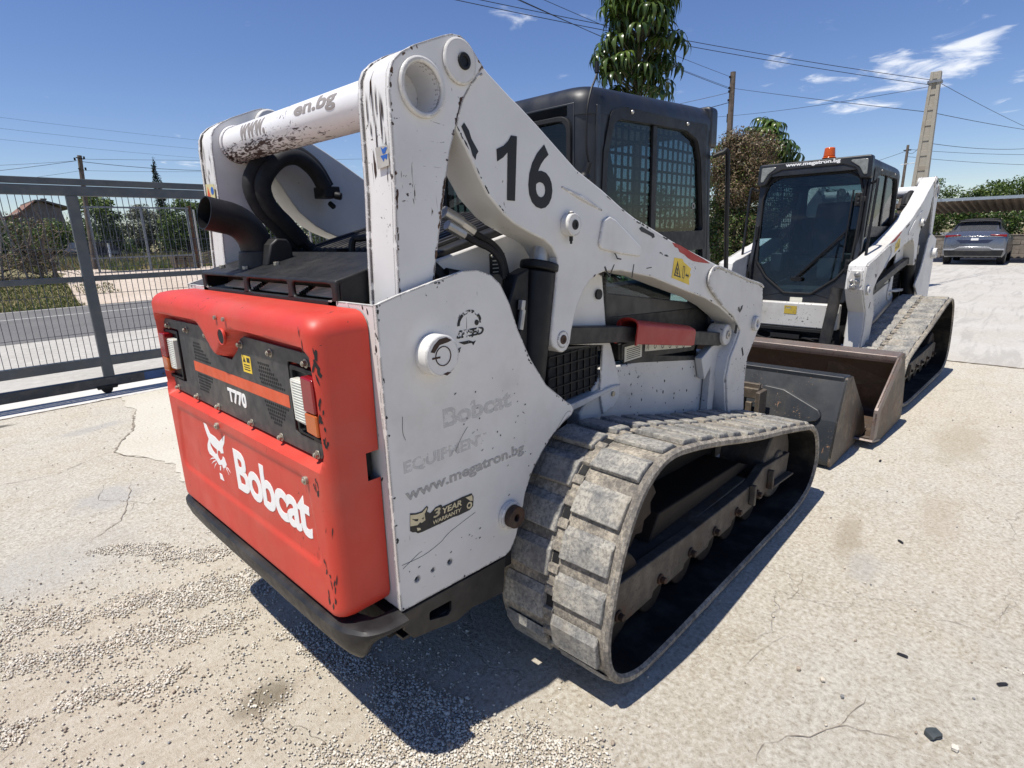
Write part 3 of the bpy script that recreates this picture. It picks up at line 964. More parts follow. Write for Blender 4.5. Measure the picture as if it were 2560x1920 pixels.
    for k in range(30):
        a = 2 * pi * k / 30; r = .205 if k % 2 else .175
        pts.append((1.02 + r * cos(a), .545 + r * sin(a)))
    b.prism(pts, 'y', *sorted((s * .70, s * .80))); b.cyl((1.02, s * .66, .545), (1.02, s * .83, .545), .11, n=24)
    b.obj('drive_sprocket', MT['inner_steel'], uf, bevel=.004)
    b = B(); b.prism([(.82, .33), (1.36, .30), (1.30, .48), (1.10, .60), (.92, .60), (.83, .50)], 'y', *sorted((s * .64, s * .60))); b.prism([(1.36, .30), (2.05, .29), (2.3, .46), (1.75, .57), (1.30, .58)], 'y', *sorted((s * .62, s * .60)))
    b.prism([(1.18, .30), (2.20, .30), (2.05, .36), (1.25, .40)], 'y', *sorted((s * .62, s * .80)))
    b.obj('guard_panel', MT['inner_steel'], uf, bevel=.006)


def chip_poly(b, s, y, x, z, ux, uz, L, w, rg):
    """one irregular flake lying on the face at y, its long side along (ux, uz)"""
    nx, nz = -uz, ux
    pts = []
    for q in range(8):
        a = 2 * pi * q / 8
        l, m = cos(a) * L * rg.uniform(.6, 1.2), sin(a) * w * rg.uniform(.5, 1.3)
        pts.append((x + ux * l + nx * m, s * y, z + uz * l + nz * m))
    b.poly(pts)


def edge_chips(b, s, poly, y, n, rg, big=.010, closed=True, inset=.003):
    """paint knocked off along the rim of a plate, in runs"""
    P = [Vector(p) for p in poly]
    N = len(P) if closed else len(P) - 1
    L = [(P[(i + 1) % len(P)] - P[i]).length for i in range(N)]
    cen = sum(P, Vector((0, 0))) / len(P)
    T = sum(L)
    for k in range(n):
        c = rg.uniform(0, T)
        for q in range(rg.choice((1, 1, 2, 4))):
            t = (c + rg.gauss(0, .02)) % T
            i = 0
            while t > L[i] and i < N - 1: t -= L[i]; i += 1
            u = (P[(i + 1) % len(P)] - P[i]).normalized(); p = P[i] + u * t
            nv = Vector((-u.y, u.x))
            if not closed and False: pass
            ins = sd_poly(p + nv * .004, poly) < 0
            nv = nv if ins else -nv
            w = rg.uniform(.0012, .0045); l = rg.uniform(.002, big) * (1 if rg.random() < .8 else 1.8)
            p = p + nv * (inset + w * rg.uniform(-.2, .8))
            chip_poly(b, s, y, p.x, p.y, u.x, u.y, l, w, rg)


def build_arm_stop(root, s):
    """red folded safety cover lying on the control link"""
    a0, a1 = Vector((1.355, .560, 1.095)), Vector((1.905, .560, 1.000))
    b = B()
    out, inner = [], []
    for k in range(13):
        a = pi * k / 12
        out.append((.046 * cos(a), .028 + .026 * sin(a))); inner.append((.040 * cos(a), .028 + .021 * sin(a)))
    prof = [(.046, -.045)] + out + [(-.046, -.045), (-.040, -.045)] + list(reversed(inner)) + [(.040, -.045)]
    dirv = (a1 - a0).normalized(); upv2 = Vector((-dirv.z, 0, dirv.x))
    ls = []
    for t, sc in ((0, 1.12), (.02, 1.12), (.03, 1.0), (.93, .95), (1.0, .82)):
        c = a0.lerp(a1, t)
        ls.append([(c.x + upv2.x * q[1] * sc, s * (c.y + q[0] * sc), c.z + upv2.z * q[1] * sc) for q in prof])
    Vv = b.strip(ls, closed=True); b.face(Vv[0]); b.face(list(reversed(Vv[-1])))
    b.obj('arm_stop_cover', MT['red_cover'], root, smooth=40)


def build_side(root, s):
    """upright, lift arm with its tower, pins, cylinder, link and side panels on one side"""
    Y = lambda v: s * v
    rp = lambda a, c: tuple(sorted((s * a, s * c)))
    # ---- upright: outer plate, rear flange and inner wall
    holes = [circle2(.292, .573, .0085, 12), circle2(.174, .575, .0085, 12), circle2(.229, .577, .006, 10)]
    b = B(); b.plate(PLATE, holes, 'y', *rp(YP, YP - .012))
    b.box(.115, .128, *rp(YP - .012, .428), .505, 1.337)
    b.plate([(.128, 1.332), (.30, 1.365), (.50, 1.36), (.62, 1.15), (.72, 1.0), (.84, .90), (.60, .62), (.55, .51), (.128, .51)], [], 'y', *rp(.440, .428))
    up_ = b.obj('upright', MT['white'], root, bevel=.004)
    b = B(); b.cyl((.272, Y(YP - .002), 1.196), (.272, Y(.697), 1.196), .0545, n=36); bo = b.obj('pivot_boss', MT['white'], up_, bevel=.004)
    b = B(); b.pipe((.272, Y(.6965), 1.196), (.272, Y(.6985), 1.196), .026, .0235, 28); b.box(.236, .262, *rp(.6965, .698), 1.192, 1.197)
    b.prism([(.232, 1.212), (.245, 1.229), (.262, 1.241), (.285, 1.243), (.303, 1.233), (.288, 1.229), (.262, 1.226), (.244, 1.208)], 'y', *rp(.6965, .6978))
    b.prism([(.268, 1.149), (.281, 1.143), (.296, 1.149), (.284, 1.152)], 'y', *rp(.6965, .6978)); b.obj('rust_ring', MT['pin_rust'], up_, smooth=0)
    b = B(); b.pipe((.541, Y(YP - .002), .628), (.541, Y(.690), .628), .036, .012, 28); b.cyl((.541, Y(.655), .628), (.541, Y(.66), .628), .014, n=12); b.obj('pin_end', MT['pin_rust'], up_, bevel=.004)
    b = B(); b.pipe((.541, Y(YP - .002), .628), (.541, Y(.668), .628), .046, .034, 28); b.obj('pin_collar', MT['white'], up_, bevel=.003)
    b = B(); b.cyl((.20, Y(.438), 1.315), (.20, Y(.452), 1.315), .013, n=10); b.obj('screw', MT['bolt'], up_)
    # dark bracket below, with its cut-out
    b = B(); b.plate(BRACKET, [rounded([(.206, .452), (.290, .447), (.286, .415), (.272, .405), (.205, .425)], .008, 3)], 'y', *rp(YP + .002, YP - .010))
    b.box(.12, .50, *rp(YP - .012, .40), .40, .41)
    b.obj('lower_bracket', MT['dusty_black'], root, bevel=.003)
    # ---- tower box at the back of the arm
    tower = TOWER_REAR + TOWER_FRONT
    b = B(); b.plate(tower, [circle2(.315, 1.840, .0550, 28)], 'y', *rp(YA + .003, YA - .012))
    b.plate(tower, [circle2(.315, 1.840, .0550, 28)], 'y', *rp(YI + .012, YI))
    back = [(x + .006, z) for x, z in TOWER_REAR[:9]] + [(x, z - .006) for x, z in TOWER_REAR[9:]]
    inn = [(x + .012, z) for x, z in TOWER_REAR[:9]] + [(x, z - .014) for x, z in TOWER_REAR[9:]]
    b.prism(back + list(reversed(inn)), 'y', *rp(YA - .012, YI + .012))
    tw = b.obj('arm_tower', MT['white_tower'], root, bevel=.003)
    b = B(); b.pipe((.315, Y(YA + .002), 1.840), (.315, Y(YA + .014), 1.840), .0690, .0550, 40); b.obj('tube_collar', MT['white'], tw, bevel=.005)
    b = B(); b.cyl((.440, Y(YA + .002), 1.919), (.440, Y(YA + .013), 1.919), .055, n=40); b.obj('pivot_disc', MT['white'], tw, bevel=.006)
    b = B(); b.pipe((.449, Y(YA + .012), 1.920), (.449, Y(YA + .018), 1.920), .0205, .0115, 24); b.cyl((.449, Y(YA + .010), 1.920), (.449, Y(YA + .0145), 1.920), .013, n=16); b.obj('pivot_pin', MT['black'], tw, bevel=.002)
    b = B(); b.cyl((.445, Y(YI + .002), 1.919), (.445, Y(YI - .022), 1.919), .058, n=36); b.obj('inner_disc', MT['white'], tw, bevel=.006)
    # ---- lift arm
    b = B(); b.prism(ARM, 'y', *rp(YA, YI + .002))
    ar = b.obj('lift_arm', MT['white'], root, bevel=.006, seg=3)
    # the welded seam between tower and arm
    seam = [(.522, 1.905), (.500, 1.892), (.476, 1.868), (.455, 1.842), (.444, 1.824), (.430, 1.79), (.423, 1.769)]
    b = B(); b.tube([(x, Y(YA + .001), z) for x, z in smooth_curve(seam, 4, False)], .0035, 6); b.obj('weld_seam', MT['white'], ar)
    # stiffening presses
    emb = rounded([(1.060, 1.452), (1.085, 1.535), (1.125, 1.548), (1.165, 1.535), (1.345, 1.435), (1.348, 1.398), (1.20, 1.415), (1.08, 1.435)], .02, 4)
    b = B(); b.prism(emb, 'y', *rp(YA - .002, YA + .010)); b.obj('pressed_pad', MT['white'], ar, bevel=.007, seg=3)
    b = B(); b.tube([(.86, Y(YA - .002), 1.636), (.97, Y(YA), 1.604), (1.085, Y(YA - .002), 1.568)], [.004, .009, .004], 10); b.obj('pressed_rib', MT['white'], ar)
    fp = rounded([(1.948, 1.253), (1.975, 1.310), (2.03, 1.320), (2.147, 1.298), (2.42, 1.232), (2.60, 1.196), (2.655, 1.172), (2.668, 1.10), (2.676, .99), (2.60, .895), (2.51, .80), (2.497, .654), (2.518, .49), (2.31, .49),
                  (2.282, .573), (2.246, .741), (2.277, .842), (2.339, .907), (2.381, .970), (2.27, 1.060), (2.094, 1.140)], .012, 3)
    b = B(); b.prism(fp, 'y', *rp(YA - .002, YA + .010)); fpo = b.obj('front_casting', MT['white_low'], ar, bevel=.006, seg=3)
    wl_ = [(2.115, 1.137), (2.0, 1.21), (1.950, 1.255), (1.965, 1.30), (2.02, 1.324), (2.147, 1.302), (2.42, 1.236), (2.60, 1.200), (2.65, 1.178)]
    b = B(); b.tube([(x, Y(YA + .010), z) for x, z in smooth_curve(wl_, 4, False)], .007, 6); b.obj('weld_seam', MT['white'], ar)
    b = B(); b.pipe((2.568, Y(YA + .008), .985), (2.568, Y(YA + .030), .985), .042, .020, 30); b.cyl((2.568, Y(YA + .009), .985), (2.568, Y(YA + .018), .985), .022, n=16); b.obj('front_pin_boss', MT['white_low'], ar, bevel=.005)
    for (x, z, w, h, a) in ((2.315, .985, .030, .045, .3), (2.43, .845, .014, .055, -.5)):
        Mx = Matrix.Translation((x, Y(YA + .0105), z)) @ Matrix.Rotation(a, 4, 'Y')
        b = B(); b.box(-w / 2, w / 2, -.0008, .0008, -h / 2, h / 2, Mx); b.obj('slot', MT['dark_gap'], ar, smooth=0)
    # pin in the middle of the arm and at the foot of its leg
    b = B(); b.cyl((.888, Y(YA - .001), 1.519), (.888, Y(YA + .034), 1.519), .036, n=32); b.cyl((.888, Y(YA + .017), 1.550), (.888, Y(YA + .017), 1.562), .009, n=8); b.obj('arm_pin_boss', MT['white'], ar, bevel=.004)
    b = B(); b.pipe((.888, Y(YA + .033), 1.519), (.888, Y(YA + .037), 1.519), .016, .007, 20); b.cyl((.888, Y(YA + .032), 1.519), (.888, Y(YA + .0345), 1.519), .009, n=12)
    b.cyl((.890, Y(YA + .016), 1.468), (.890, Y(YA + .016), 1.484), .007, n=6); b.cyl((.890, Y(YA + .016), 1.459), (.890, Y(YA + .016), 1.470), .0045, n=6); b.obj('arm_pin', MT['black'], ar, bevel=.001)
    b = B(); b.cyl((.865, Y(YA - .001), 1.143), (.865, Y(YA + .003), 1.143), .030, n=28); b.obj('leg_pin_boss', MT['white'], ar, bevel=.002)
    b = B(); b.pipe((.865, Y(YA + .002), 1.143), (.865, Y(YA + .006), 1.143), .016, .007, 20); b.cyl((.865, Y(YA + .001), 1.143), (.865, Y(YA + .0035), 1.143), .009, n=12); b.obj('leg_pin', MT['pin_rust'], ar, bevel=.001)
    # bare and chipped patches that the photograph shows on this face
    yy = rp(YA + .0004, YA + .0012)
    b = B()
    b.prism([(.442, 1.768), (.452, 1.779), (.468, 1.762), (.476, 1.742), (.492, 1.722), (.500, 1.712), (.492, 1.703), (.488, 1.690), (.478, 1.700), (.472, 1.718), (.460, 1.738), (.452, 1.752)], 'y', *yy)
    b.prism([(1.335, 1.504), (1.352, 1.512), (1.40, 1.497), (1.448, 1.483), (1.455, 1.470), (1.438, 1.466), (1.428, 1.474), (1.39, 1.484), (1.352, 1.493)], 'y', *yy)
    for pts in ([(1.105, 1.372), (1.118, 1.352), (1.138, 1.338), (1.142, 1.341), (1.125, 1.357), (1.112, 1.375)], [(1.138, 1.338), (1.142, 1.334), (1.172, 1.377), (1.168, 1.379)],
                [(1.150, 1.420), (1.163, 1.418), (1.175, 1.402), (1.20, 1.398), (1.20, 1.393), (1.172, 1.397), (1.160, 1.412)],
                [(1.303, 1.372), (1.308, 1.372), (1.296, 1.322), (1.290, 1.322)], [(1.40, 1.352), (1.44, 1.354), (1.44, 1.351), (1.40, 1.349)], [(2.32, 1.098), (2.335, 1.102), (2.35, 1.082), (2.36, 1.10), (2.385, 1.105), (2.375, 1.085), (2.35, 1.068), (2.33, 1.08)]):
        b.prism(pts, 'y', rp(YA + .0102, YA + .0112)[0] if pts[0][0] > 2.2 or (pts[0][0] == 1.150) else yy[0], rp(YA + .0102, YA + .0112)[1] if pts[0][0] > 2.2 or (pts[0][0] == 1.150) else yy[1])
    b.obj('bare_metal', MT['ink'], ar, smooth=0, kind='stuff')
    b = B(); b.prism([(1.600, 1.446), (1.64, 1.440), (1.70, 1.424), (1.80, 1.394), (1.90, 1.366), (1.975, 1.341), (1.93, 1.345), (1.86, 1.352), (1.80, 1.360), (1.75, 1.375), (1.71, 1.393), (1.67, 1.404), (1.655, 1.420), (1.625, 1.427)], 'y', *yy)
    b.obj('red_scrape', MT['red_cover'], ar, smooth=0)
    b = B(); b.prism([(1.625, 1.383), (1.70, 1.374), (1.712, 1.360), (1.785, 1.328), (1.775, 1.312), (1.786, 1.300), (1.770, 1.282), (1.775, 1.257), (1.609, 1.300)], 'y', *yy); stk = b.obj('warning_sticker', MT['yellow'], ar, smooth=0)
    y3 = rp(YA + .0012, YA + .0016)
    b = B(); b.plate([(1.628, 1.308), (1.655, 1.368), (1.69, 1.294)], [[(1.640, 1.312), (1.656, 1.352), (1.679, 1.302)]], 'y', *y3)
    b.prism([(1.650, 1.340), (1.662, 1.334), (1.658, 1.322), (1.668, 1.312), (1.662, 1.308), (1.648, 1.316), (1.652, 1.328)], 'y', *y3)
    b.plate([(1.708, 1.345), (1.726, 1.340), (1.722, 1.288), (1.703, 1.293)], [[(1.711, 1.341), (1.722, 1.337), (1.719, 1.292), (1.707, 1.296)]], 'y', *y3)
    b.prism([(1.733, 1.303), (1.742, 1.312), (1.742, 1.306), (1.757, 1.302), (1.757, 1.308), (1.766, 1.296), (1.755, 1.289), (1.755, 1.295), (1.742, 1.298), (1.742, 1.293)], 'y', *y3)
    b.obj('sticker_print', MT['ink'], ar, smooth=0)
    rg = random.Random(31 + s)
    b = B(); edge_chips(b, s, ARM, YA + .0006, 26, rg, .010, inset=.006); edge_chips(b, s, [p for p in ARM[8:17]] + [(2.5, 1.15), (1.1, 1.5)], YA + .0006, 20, rg, .014, inset=.006)
    edge_chips(b, s, fp, YA + .0106, 16, rg, .007, inset=.007)
    for k in range(34):
        x = rg.uniform(2.28, 2.64); z = rg.uniform(.55, 1.25)
        if sd_poly((x, z), fp) < -.01: chip_poly(b, s, YA + .0106, x, z, 1, 0, rg.uniform(.001, .005), rg.uniform(.001, .006), rg)
    b.obj('paint_chips', MT['ink'], ar, smooth=0, kind='stuff', recalc=False)
    b = B(); edge_chips(b, s, tower, YA + .0036, 50, rg, .008, inset=.004); b.obj('paint_chips', MT['rust'], tw, smooth=0, kind='stuff', recalc=False)
    b = B()
    for k in range(22):            # long rubbed streaks down the rear face of the tower
        z = rg.uniform(1.62, 1.90); y = rg.uniform(YI + .03, YA - .008); L = rg.uniform(.02, .13); w = rg.uniform(.0008, .0030)
        xr = lambda q: (.2175 if q < 1.6 else .219 + max(0, (q - 1.82)) * .10 + (max(0, q - 1.862)) * .55) + .0048
        pts = [(xr(z + L * t) - .0008, s * (y + dy), z + L * t) for t, dy in ((0, 0), (.3, w), (.7, w * .8), (1, 0), (.7, -w * .7), (.3, -w))]
        if z + L < 1.90: b.poly(pts)
    b.obj('rub_marks', MT['pin_rust'], tw, smooth=0, kind='stuff', recalc=False)
    b = B(); edge_chips(b, s, PLATE, YP + .0006, 16, rg, .006, inset=.005)
    for k in range(44):
        if rg.random() < .5: x, z = rg.gauss(.47, .10), rg.gauss(.97, .07)
        elif rg.random() < .5: x, z = rg.uniform(.14, .42), rg.gauss(.60, .035)
        else: x, z = rg.uniform(.15, .80), rg.uniform(.55, 1.35)
        if sd_poly((x, z), PLATE) < -.012: chip_poly(b, s, YP + .0006, x, z, cos(.4), sin(.4), rg.uniform(.001, .006), rg.uniform(.0008, .0032), rg)
    for ln in ([(.866, .893), (.838, .892), (.775, .835), (.755, .806), (.70, .735), (.652, .665), (.622, .59), (.585, .53)], [(.855, .880), (.81, .856), (.765, .812), (.772, .80), (.80, .838)], [(.128, .640), (.20, .637), (.262, .650), (.30, .668), (.40, .69)], [(.13, .628), (.18, .648), (.196, .652)], [(.385, .965), (.36, .94), (.335, .905)], [(.17, .985), (.163, 1.01), (.166, 1.05)]):
        q = smooth_curve(ln, 4, False)
        for a_, c_ in zip(q, q[1:]):
            d_ = (Vector(c_) - Vector(a_)); 
            if d_.length < 1e-5: continue
            n_ = Vector((-d_.y, d_.x)).normalized() * .0007
            b.poly([(a_[0] + n_.x, s * (YP + .0006), a_[1] + n_.y), (a_[0] - n_.x, s * (YP + .0006), a_[1] - n_.y), (c_[0] - n_.x, s * (YP + .0006), c_[1] - n_.y), (c_[0] + n_.x, s * (YP + .0006), c_[1] + n_.y)])
    for k in range(40):            # knocks on the rear flange beside the tailgate
        y, z = rg.uniform(.46, .645), rg.uniform(1.18, 1.335) if rg.random() < .7 else rg.uniform(.55, 1.3)
        w, L = rg.uniform(.0008, .004), rg.uniform(.002, .012); t = rg.uniform(-.6, .6)
        b.poly([(.1144, s * (y + cos(a) * w * rg.uniform(.6, 1.3) + t * sin(a) * L), z + sin(a) * L) for a in (0, .9, 1.8, 2.7, 3.6, 4.5, 5.4)])
    b.obj('paint_chips', MT['ink'], up_, smooth=0, kind='stuff', recalc=False)
    # ---- lift cylinder, control link with the red arm stop folded on it
    b = B(); b.cyl((.70, Y(.555), .72), (.815, Y(.555), 1.375), .058, n=28); b.cyl((.815, Y(.555), 1.375), (.822, Y(.555), 1.402), .066, n=28)
    b.prism([(.60, 1.20), (.68, 1.37), (.74, 1.39), (.72, 1.05), (.64, .75), (.54, .78)], 'y', *rp(.58, .53))
    lc = b.obj('lift_cylinder', MT['black'], root, bevel=.006)
    b = B(); b.cyl((.822, Y(.555), 1.402), (.835, Y(.555), 1.455), .030, n=20); b.obj('cylinder_rod', MT['steel'], lc)
    b = B(); b.cyl((.676, Y(.592), 1.20), (.69, Y(.592), 1.262), .011, n=10); b.cyl((.684, Y(.592), 1.262), (.690, Y(.592), 1.292), .013, n=6); b.obj('hose_fitting', MT['steel'], lc, bevel=.001)
    b = B(); b.tube([(.676, Y(.592), 1.20), (.655, Y(.59), 1.10), (.66, Y(.58), 1.0)], .008, 8); b.obj('hose', MT['hose'], lc)
    b = B(); b.prism([(.86, 1.182), (1.30, 1.128), (2.24, .972), (2.30, .955), (2.30, .905), (2.24, .902), (1.30, 1.062), (.86, 1.118)], 'y', *rp(.575, .520))
    lk = b.obj('control_link', MT['dusty_black'], root, bevel=.004)
    if s < 0: build_arm_stop(root, s)

    # ---- side panels between arm and track
    b = B(); b.prism([(1.27, .952), (1.60, .93), (2.20, .842), (2.30, .80), (2.36, .54), (1.30, .56), (1.10, .64), (1.10, .80)], 'y', *rp(.515, .44)); b.obj('frame_panel', MT['white_low'], root, bevel=.006)
    b = B(); b.prism([(.96, 1.40), (1.05, 1.40), (1.226, 1.33), (1.262, 1.10), (1.300, 1.040), (1.372, .875), (1.374, .82), (1.340, .78), (1.25, .76), (1.225, .86), (1.240, 1.055), (.96, 1.10)], 'y', *rp(.525, .515)); b.obj('bracket_plate', MT['white'], root, bevel=.003)
    b = B(); b.cyl((1.315, Y(.524), .835), (1.315, Y(.532), .835), .011, n=14); b.obj('screw', MT['bolt'], root)
    b = B()
    b.prism([(.92, 1.085), (1.226, 1.050), (1.238, .92), (1.21, .880), (.92, .862)], 'y', *rp(.505, .46))
    b.obj('side_grille', MT['dark_gap'], root, bevel=.004)
    b = B()
    for k in range(7): b.box(.965 + k * .042, .969 + k * .042, *rp(.505, .511), .875, 1.06)
    for k in range(5): b.box(.92, 1.228, *rp(.505, .511), .893 + k * .040, .897 + k * .040)
    b.obj('grille_wires', MT['black'], root, smooth=0)
    b = B(); b.prism([(.80, .852), (1.30, .875), (1.36, .868), (1.10, .838), (.80, .825)], 'y', *rp(.54, .46)); b.obj('step_ledge', MT['white_low'], root, bevel=.004)
    b = B(); b.prism(rounded([(.46, 1.02), (.46, 1.425), (.56, 1.447), (.80, 1.503), (.90, 1.475), (.93, 1.40), (.94, 1.02)], [0, 0, 0, .03, .05, .03, 0], 4), 'y', *rp(.460, .442)); b.obj('rear_side_panel', MT['white'], root, bevel=.006)
    b = B(); b.cyl((1.195, Y(.528), 1.262), (1.195, Y(.535), 1.262), .020, n=18); b.obj('round_reflector', MT['black'], root)
    # dark lower cab side with its plates
    b = B(); b.prism([(1.24, 1.33), (1.335, 1.32), (1.345, 1.15), (2.22, 1.10), (2.36, 1.10), (2.36, .93), (2.0, .915), (1.40, .965), (1.30, 1.02)], 'y', *rp(.470, .44)); b.obj('cab_lower_side', MT['black_plastic'], root, bevel=.004)
    b = B()
    for k in range(6): b.box(1.262, 1.318, *rp(.471, .477), 1.215 + k * .018, 1.223 + k * .018)
    b.obj('side_louvre', MT['dark_gap'], root, smooth=0)
    b = B(); b.prism([(1.405, 1.020), (1.545, 1.018), (1.545, .955), (1.405, .955)], 'y', *rp(.521, .523)); b.prism([(1.575, 1.03), (2.05, .96), (2.02, .925), (1.572, .975)], 'y', *rp(.521, .523)); pl = b.obj('data_plate', MT['paper'], root, smooth=0)
    b = B()
    for k in range(6): b.box(1.42, 1.53, *rp(.5232, .5236), .963 + k * .0085, .966 + k * .0085)
    for k in range(5): b.plate(circle2(1.66 + k * .07, .985 - .010 * k, .012, 10), [circle2(1.66 + k * .07, .985 - .010 * k, .008, 10)], 'y', *rp(.5232, .5236))
    b.box(1.60, 1.603, *rp(.5232, .5236), .977, 1.018); b.prism([(1.585, .985), (1.60, 1.012), (1.603, 1.010), (1.588, .983)], 'y', *rp(.5232, .5236))
    b.obj('plate_print', MT['ink'], pl, smooth=0)
    b = B(); b.prism([(1.40, .95), (2.12, .84), (2.12, .86), (1.56, .96), (1.555, 1.03), (1.40, 1.03)], 'y', *rp(.520, .515)); b.prism([(1.385, .966), (1.56, .945), (2.06, .900), (2.10, .965), (1.56, 1.04), (1.385, 1.035)], 'y', *rp(.5205, .47)); b.obj('label_panel', MT['black_plastic'], root, bevel=.003)
    # front strut from frame to arm
    b = B(); b.prism([(2.07, .86), (2.18, .905), (2.36, .925), (2.33, .85), (2.26, .74), (2.24, .52), (2.17, .52), (2.19, .80), (2.12, .74)], 'y', *rp(.560, .520)); b.obj('arm_rest', MT['white_low'], root, bevel=.004)
    b = B(); b.cyl((2.29, Y(.50), .955), (2.29, Y(.595), .955), .055, n=26); b.obj('link_pin', MT['white_low'], root, bevel=.006)
    b = B(); b.pipe((2.29, Y(.594), .955), (2.29, Y(.602), .955), .022, .010, 18); b.obj('pin_end', MT['steel'], root)
    # tilt cylinder in front of the arm leg
    b = B(); b.cyl((2.64, Y(.365), .46), (2.56, Y(.400), .99), .046, n=24); b.obj('tilt_cylinder', MT['dusty_black'], root)
    # paint specks on the frame panel
    rg = random.Random(11 + s); b = B()
    for k in range(36):
        x, z = rg.uniform(1.45, 2.2), rg.uniform(.58, .83); r = rg.uniform(.002, .0065)
        if z > 1.14 - .14 * x: pass
        b.prism([(x + r * cos(a) * rg.uniform(.6, 1.2), z + r * sin(a) * rg.uniform(.8, 1.6)) for a in (0, 1.2, 2.4, 3.6, 5)], 'y', *rp(.5154, .5162))
    b.obj('paint_specks', MT['ink'], root, smooth=0, kind='stuff')


def cab_slope(x): return (x - 1.3) * .040


def build_cab(root):
    A0 = []
    # roof: rounded slab
    out = rounded([(1.205, -.468), (2.275, -.468), (2.275, .468), (1.205, .468)], [.10, .05, .05, .10], 6)
    cxx, cyy = 1.74, 0
    b = B()
    L = []
    for (z, inset) in ((1.925, 0), (1.962, 0), (1.988, .005), (2.010, .017), (2.027, .038), (2.038, .070), (2.044, .15)):
        l = []
        for x, y in out:
            fx = 1 - inset / .535; fy = 1 - inset / .468
            X = cxx + (x - cxx) * fx; Yy = cyy + (y - cyy) * fy
            l.append((X, Yy, z + cab_slope(x)))
        L.append(l)
    Vv = b.strip(L, closed=True); b.face(list(reversed(Vv[0]))); b.face(Vv[-1])
    for s in (-1, 1):
        for i in range(8):
            pass
    b.tube([(1.35, 0, 2.038), (1.62, 0, 2.056), (1.62, .001, 2.056)], .006, 6)
    roof = b.obj('cab_roof', MT['cab_black'], root, smooth=45)
    # rear corner posts, side panels with the window openings
    for s in (-1, 1):
        rp = lambda a, c: tuple(sorted((s * a, s * c)))
        b = B()
        pr = []
        for k in range(9):
            a = pi + (pi / 2) * k / 8
            pr.append((1.305 + .10 * cos(a), s * (.368 - .10 * sin(a) * 1)))
        L = []
        for z, lean in ((1.02, .045), (1.50, .02), (1.96, 0)):
            L.append([(x + .0, y, z + cab_slope(1.2)) for x, y in pr] + [(1.32, s * .440, z), (1.232, s * .36, z)])
        Vv = b.strip(L, closed=True); b.face(Vv[0]); b.face(list(reversed(Vv[-1])))
        b.obj('rear_post', MT['cab_black'], root, smooth=50)
        frame_o = [(1.30, 1.02), (1.262, 1.50), (1.262, 1.955), (2.24, 2.00), (2.250, 1.93), (2.215, 1.86), (2.262, 1.50), (2.34, 1.22), (2.36, 1.15), (2.36, .95), (1.40, 1.0)]
        win = rounded([(1.318, 1.490), (1.328, 1.78), (1.372, 1.905), (1.42, 1.921), (1.68, 1.930), (1.96, 1.936), (2.075, 1.905), (2.118, 1.82), (2.182, 1.492)], [.02, .03, .03, .02, 0, .03, .05, .05, .02], 4)
        low = rounded([(1.33, 1.42), (1.345, 1.25), (2.225, 1.12), (2.235, 1.25), (2.20, 1.435)], .02, 3)
        b = B(); b.plate(frame_o, [win, low], 'y', *rp(.466, .436)); sp = b.obj('cab_side', MT['cab_black'], root, bevel=.004)
        # raised surround with its thin light seam
        sur = rounded([(1.278, 1.40), (1.300, 1.80), (1.345, 1.945), (1.43, 1.968), (1.93, 1.976), (2.17, 1.985), (2.165, 1.84), (2.215, 1.46), (2.215, 1.40)], [.01, .05, .06, .03, 0, .02, .04, .02, .01], 5)
        b = B(); b.plate(sur, [win], 'y', *rp(.466, .4725)); b.obj('window_surround', MT['black_plastic'], sp, bevel=.002)
        for (x, z) in ((1.491, 1.955), (1.962, 1.964)):
            b = B(); b.ball((x, s * .473, z), .0085, 2); b.obj('screw', MT['steel'], sp)
        b = B(); b.prism([(1.688, 1.492), (1.728, 1.492), (1.712, 1.930), (1.680, 1.930)], 'y', *rp(.462, .446)); b.obj('window_divider', MT['black_plastic'], sp, bevel=.002)
        b = B(); b.prism(win, 'y', *rp(.452, .449)); b.obj('side_glass', MT['glass'], sp, smooth=0)
        b = B(); b.prism(low, 'y', *rp(.452, .449)); b.obj('lower_glass', MT['glass_dark'], sp, smooth=0)
        b = B(); b.plate(circle2(2.10, 1.61, .014, 16), [circle2(2.10, 1.61, .009, 16)], 'y', *rp(.4525, .456)); b.obj('window_latch', MT['steel'], sp)
        # punched safety screen inside the glass
        scr = rounded([(1.325, 1.49), (1.335, 1.78), (1.378, 1.90), (1.42, 1.915), (1.96, 1.93), (2.07, 1.90), (2.115, 1.80), (2.180, 1.49)], .02, 3)
        def spans(f, lo, hi, n=240):
            out, a = [], None
            for q in range(n + 1):
                t = lerp(lo, hi, q / n); ins = sd_poly(f(t), scr) < 0
                if ins and a is None: a = t
                if not ins and a is not None: out.append((a, t)); a = None
            if a is not None: out.append((a, hi))
            return out
        b = B()
        for k in range(19):
            x = 1.345 + k * .0472
            for (u, w) in spans(lambda t: (x, t), 1.45, 1.96): b.box(x - .0055, x + .0055, *rp(.436, .431), u, w)
        for k in range(9):
            z = 1.500 + k * .0505
            for (u, w) in spans(lambda t: (t, z), 1.29, 2.22): b.box(u, w, *rp(.4362, .4308), z - .0055, z + .0055)
        b.obj('safety_screen', MT['black'], sp, smooth=0)
        # grab rail in front of the side window
        gx = [(2.235, .475, 1.845), (2.255, .515, 1.86), (2.285, .53, 1.845), (2.33, .53, 1.50), (2.365, .53, 1.20), (2.35, .51, 1.155), (2.30, .47, 1.15)]
        b = B(); b.tube([(x, s * y, z) for x, y, z in smooth_curve(gx, 4, False)], .0115, 8); b.obj('grab_rail', MT['black'], root)
    # rear wall with window
    b = B()
    rw = rounded([(-.372, 1.60), (.372, 1.60), (.372, 1.905), (-.372, 1.905)], .05, 5)
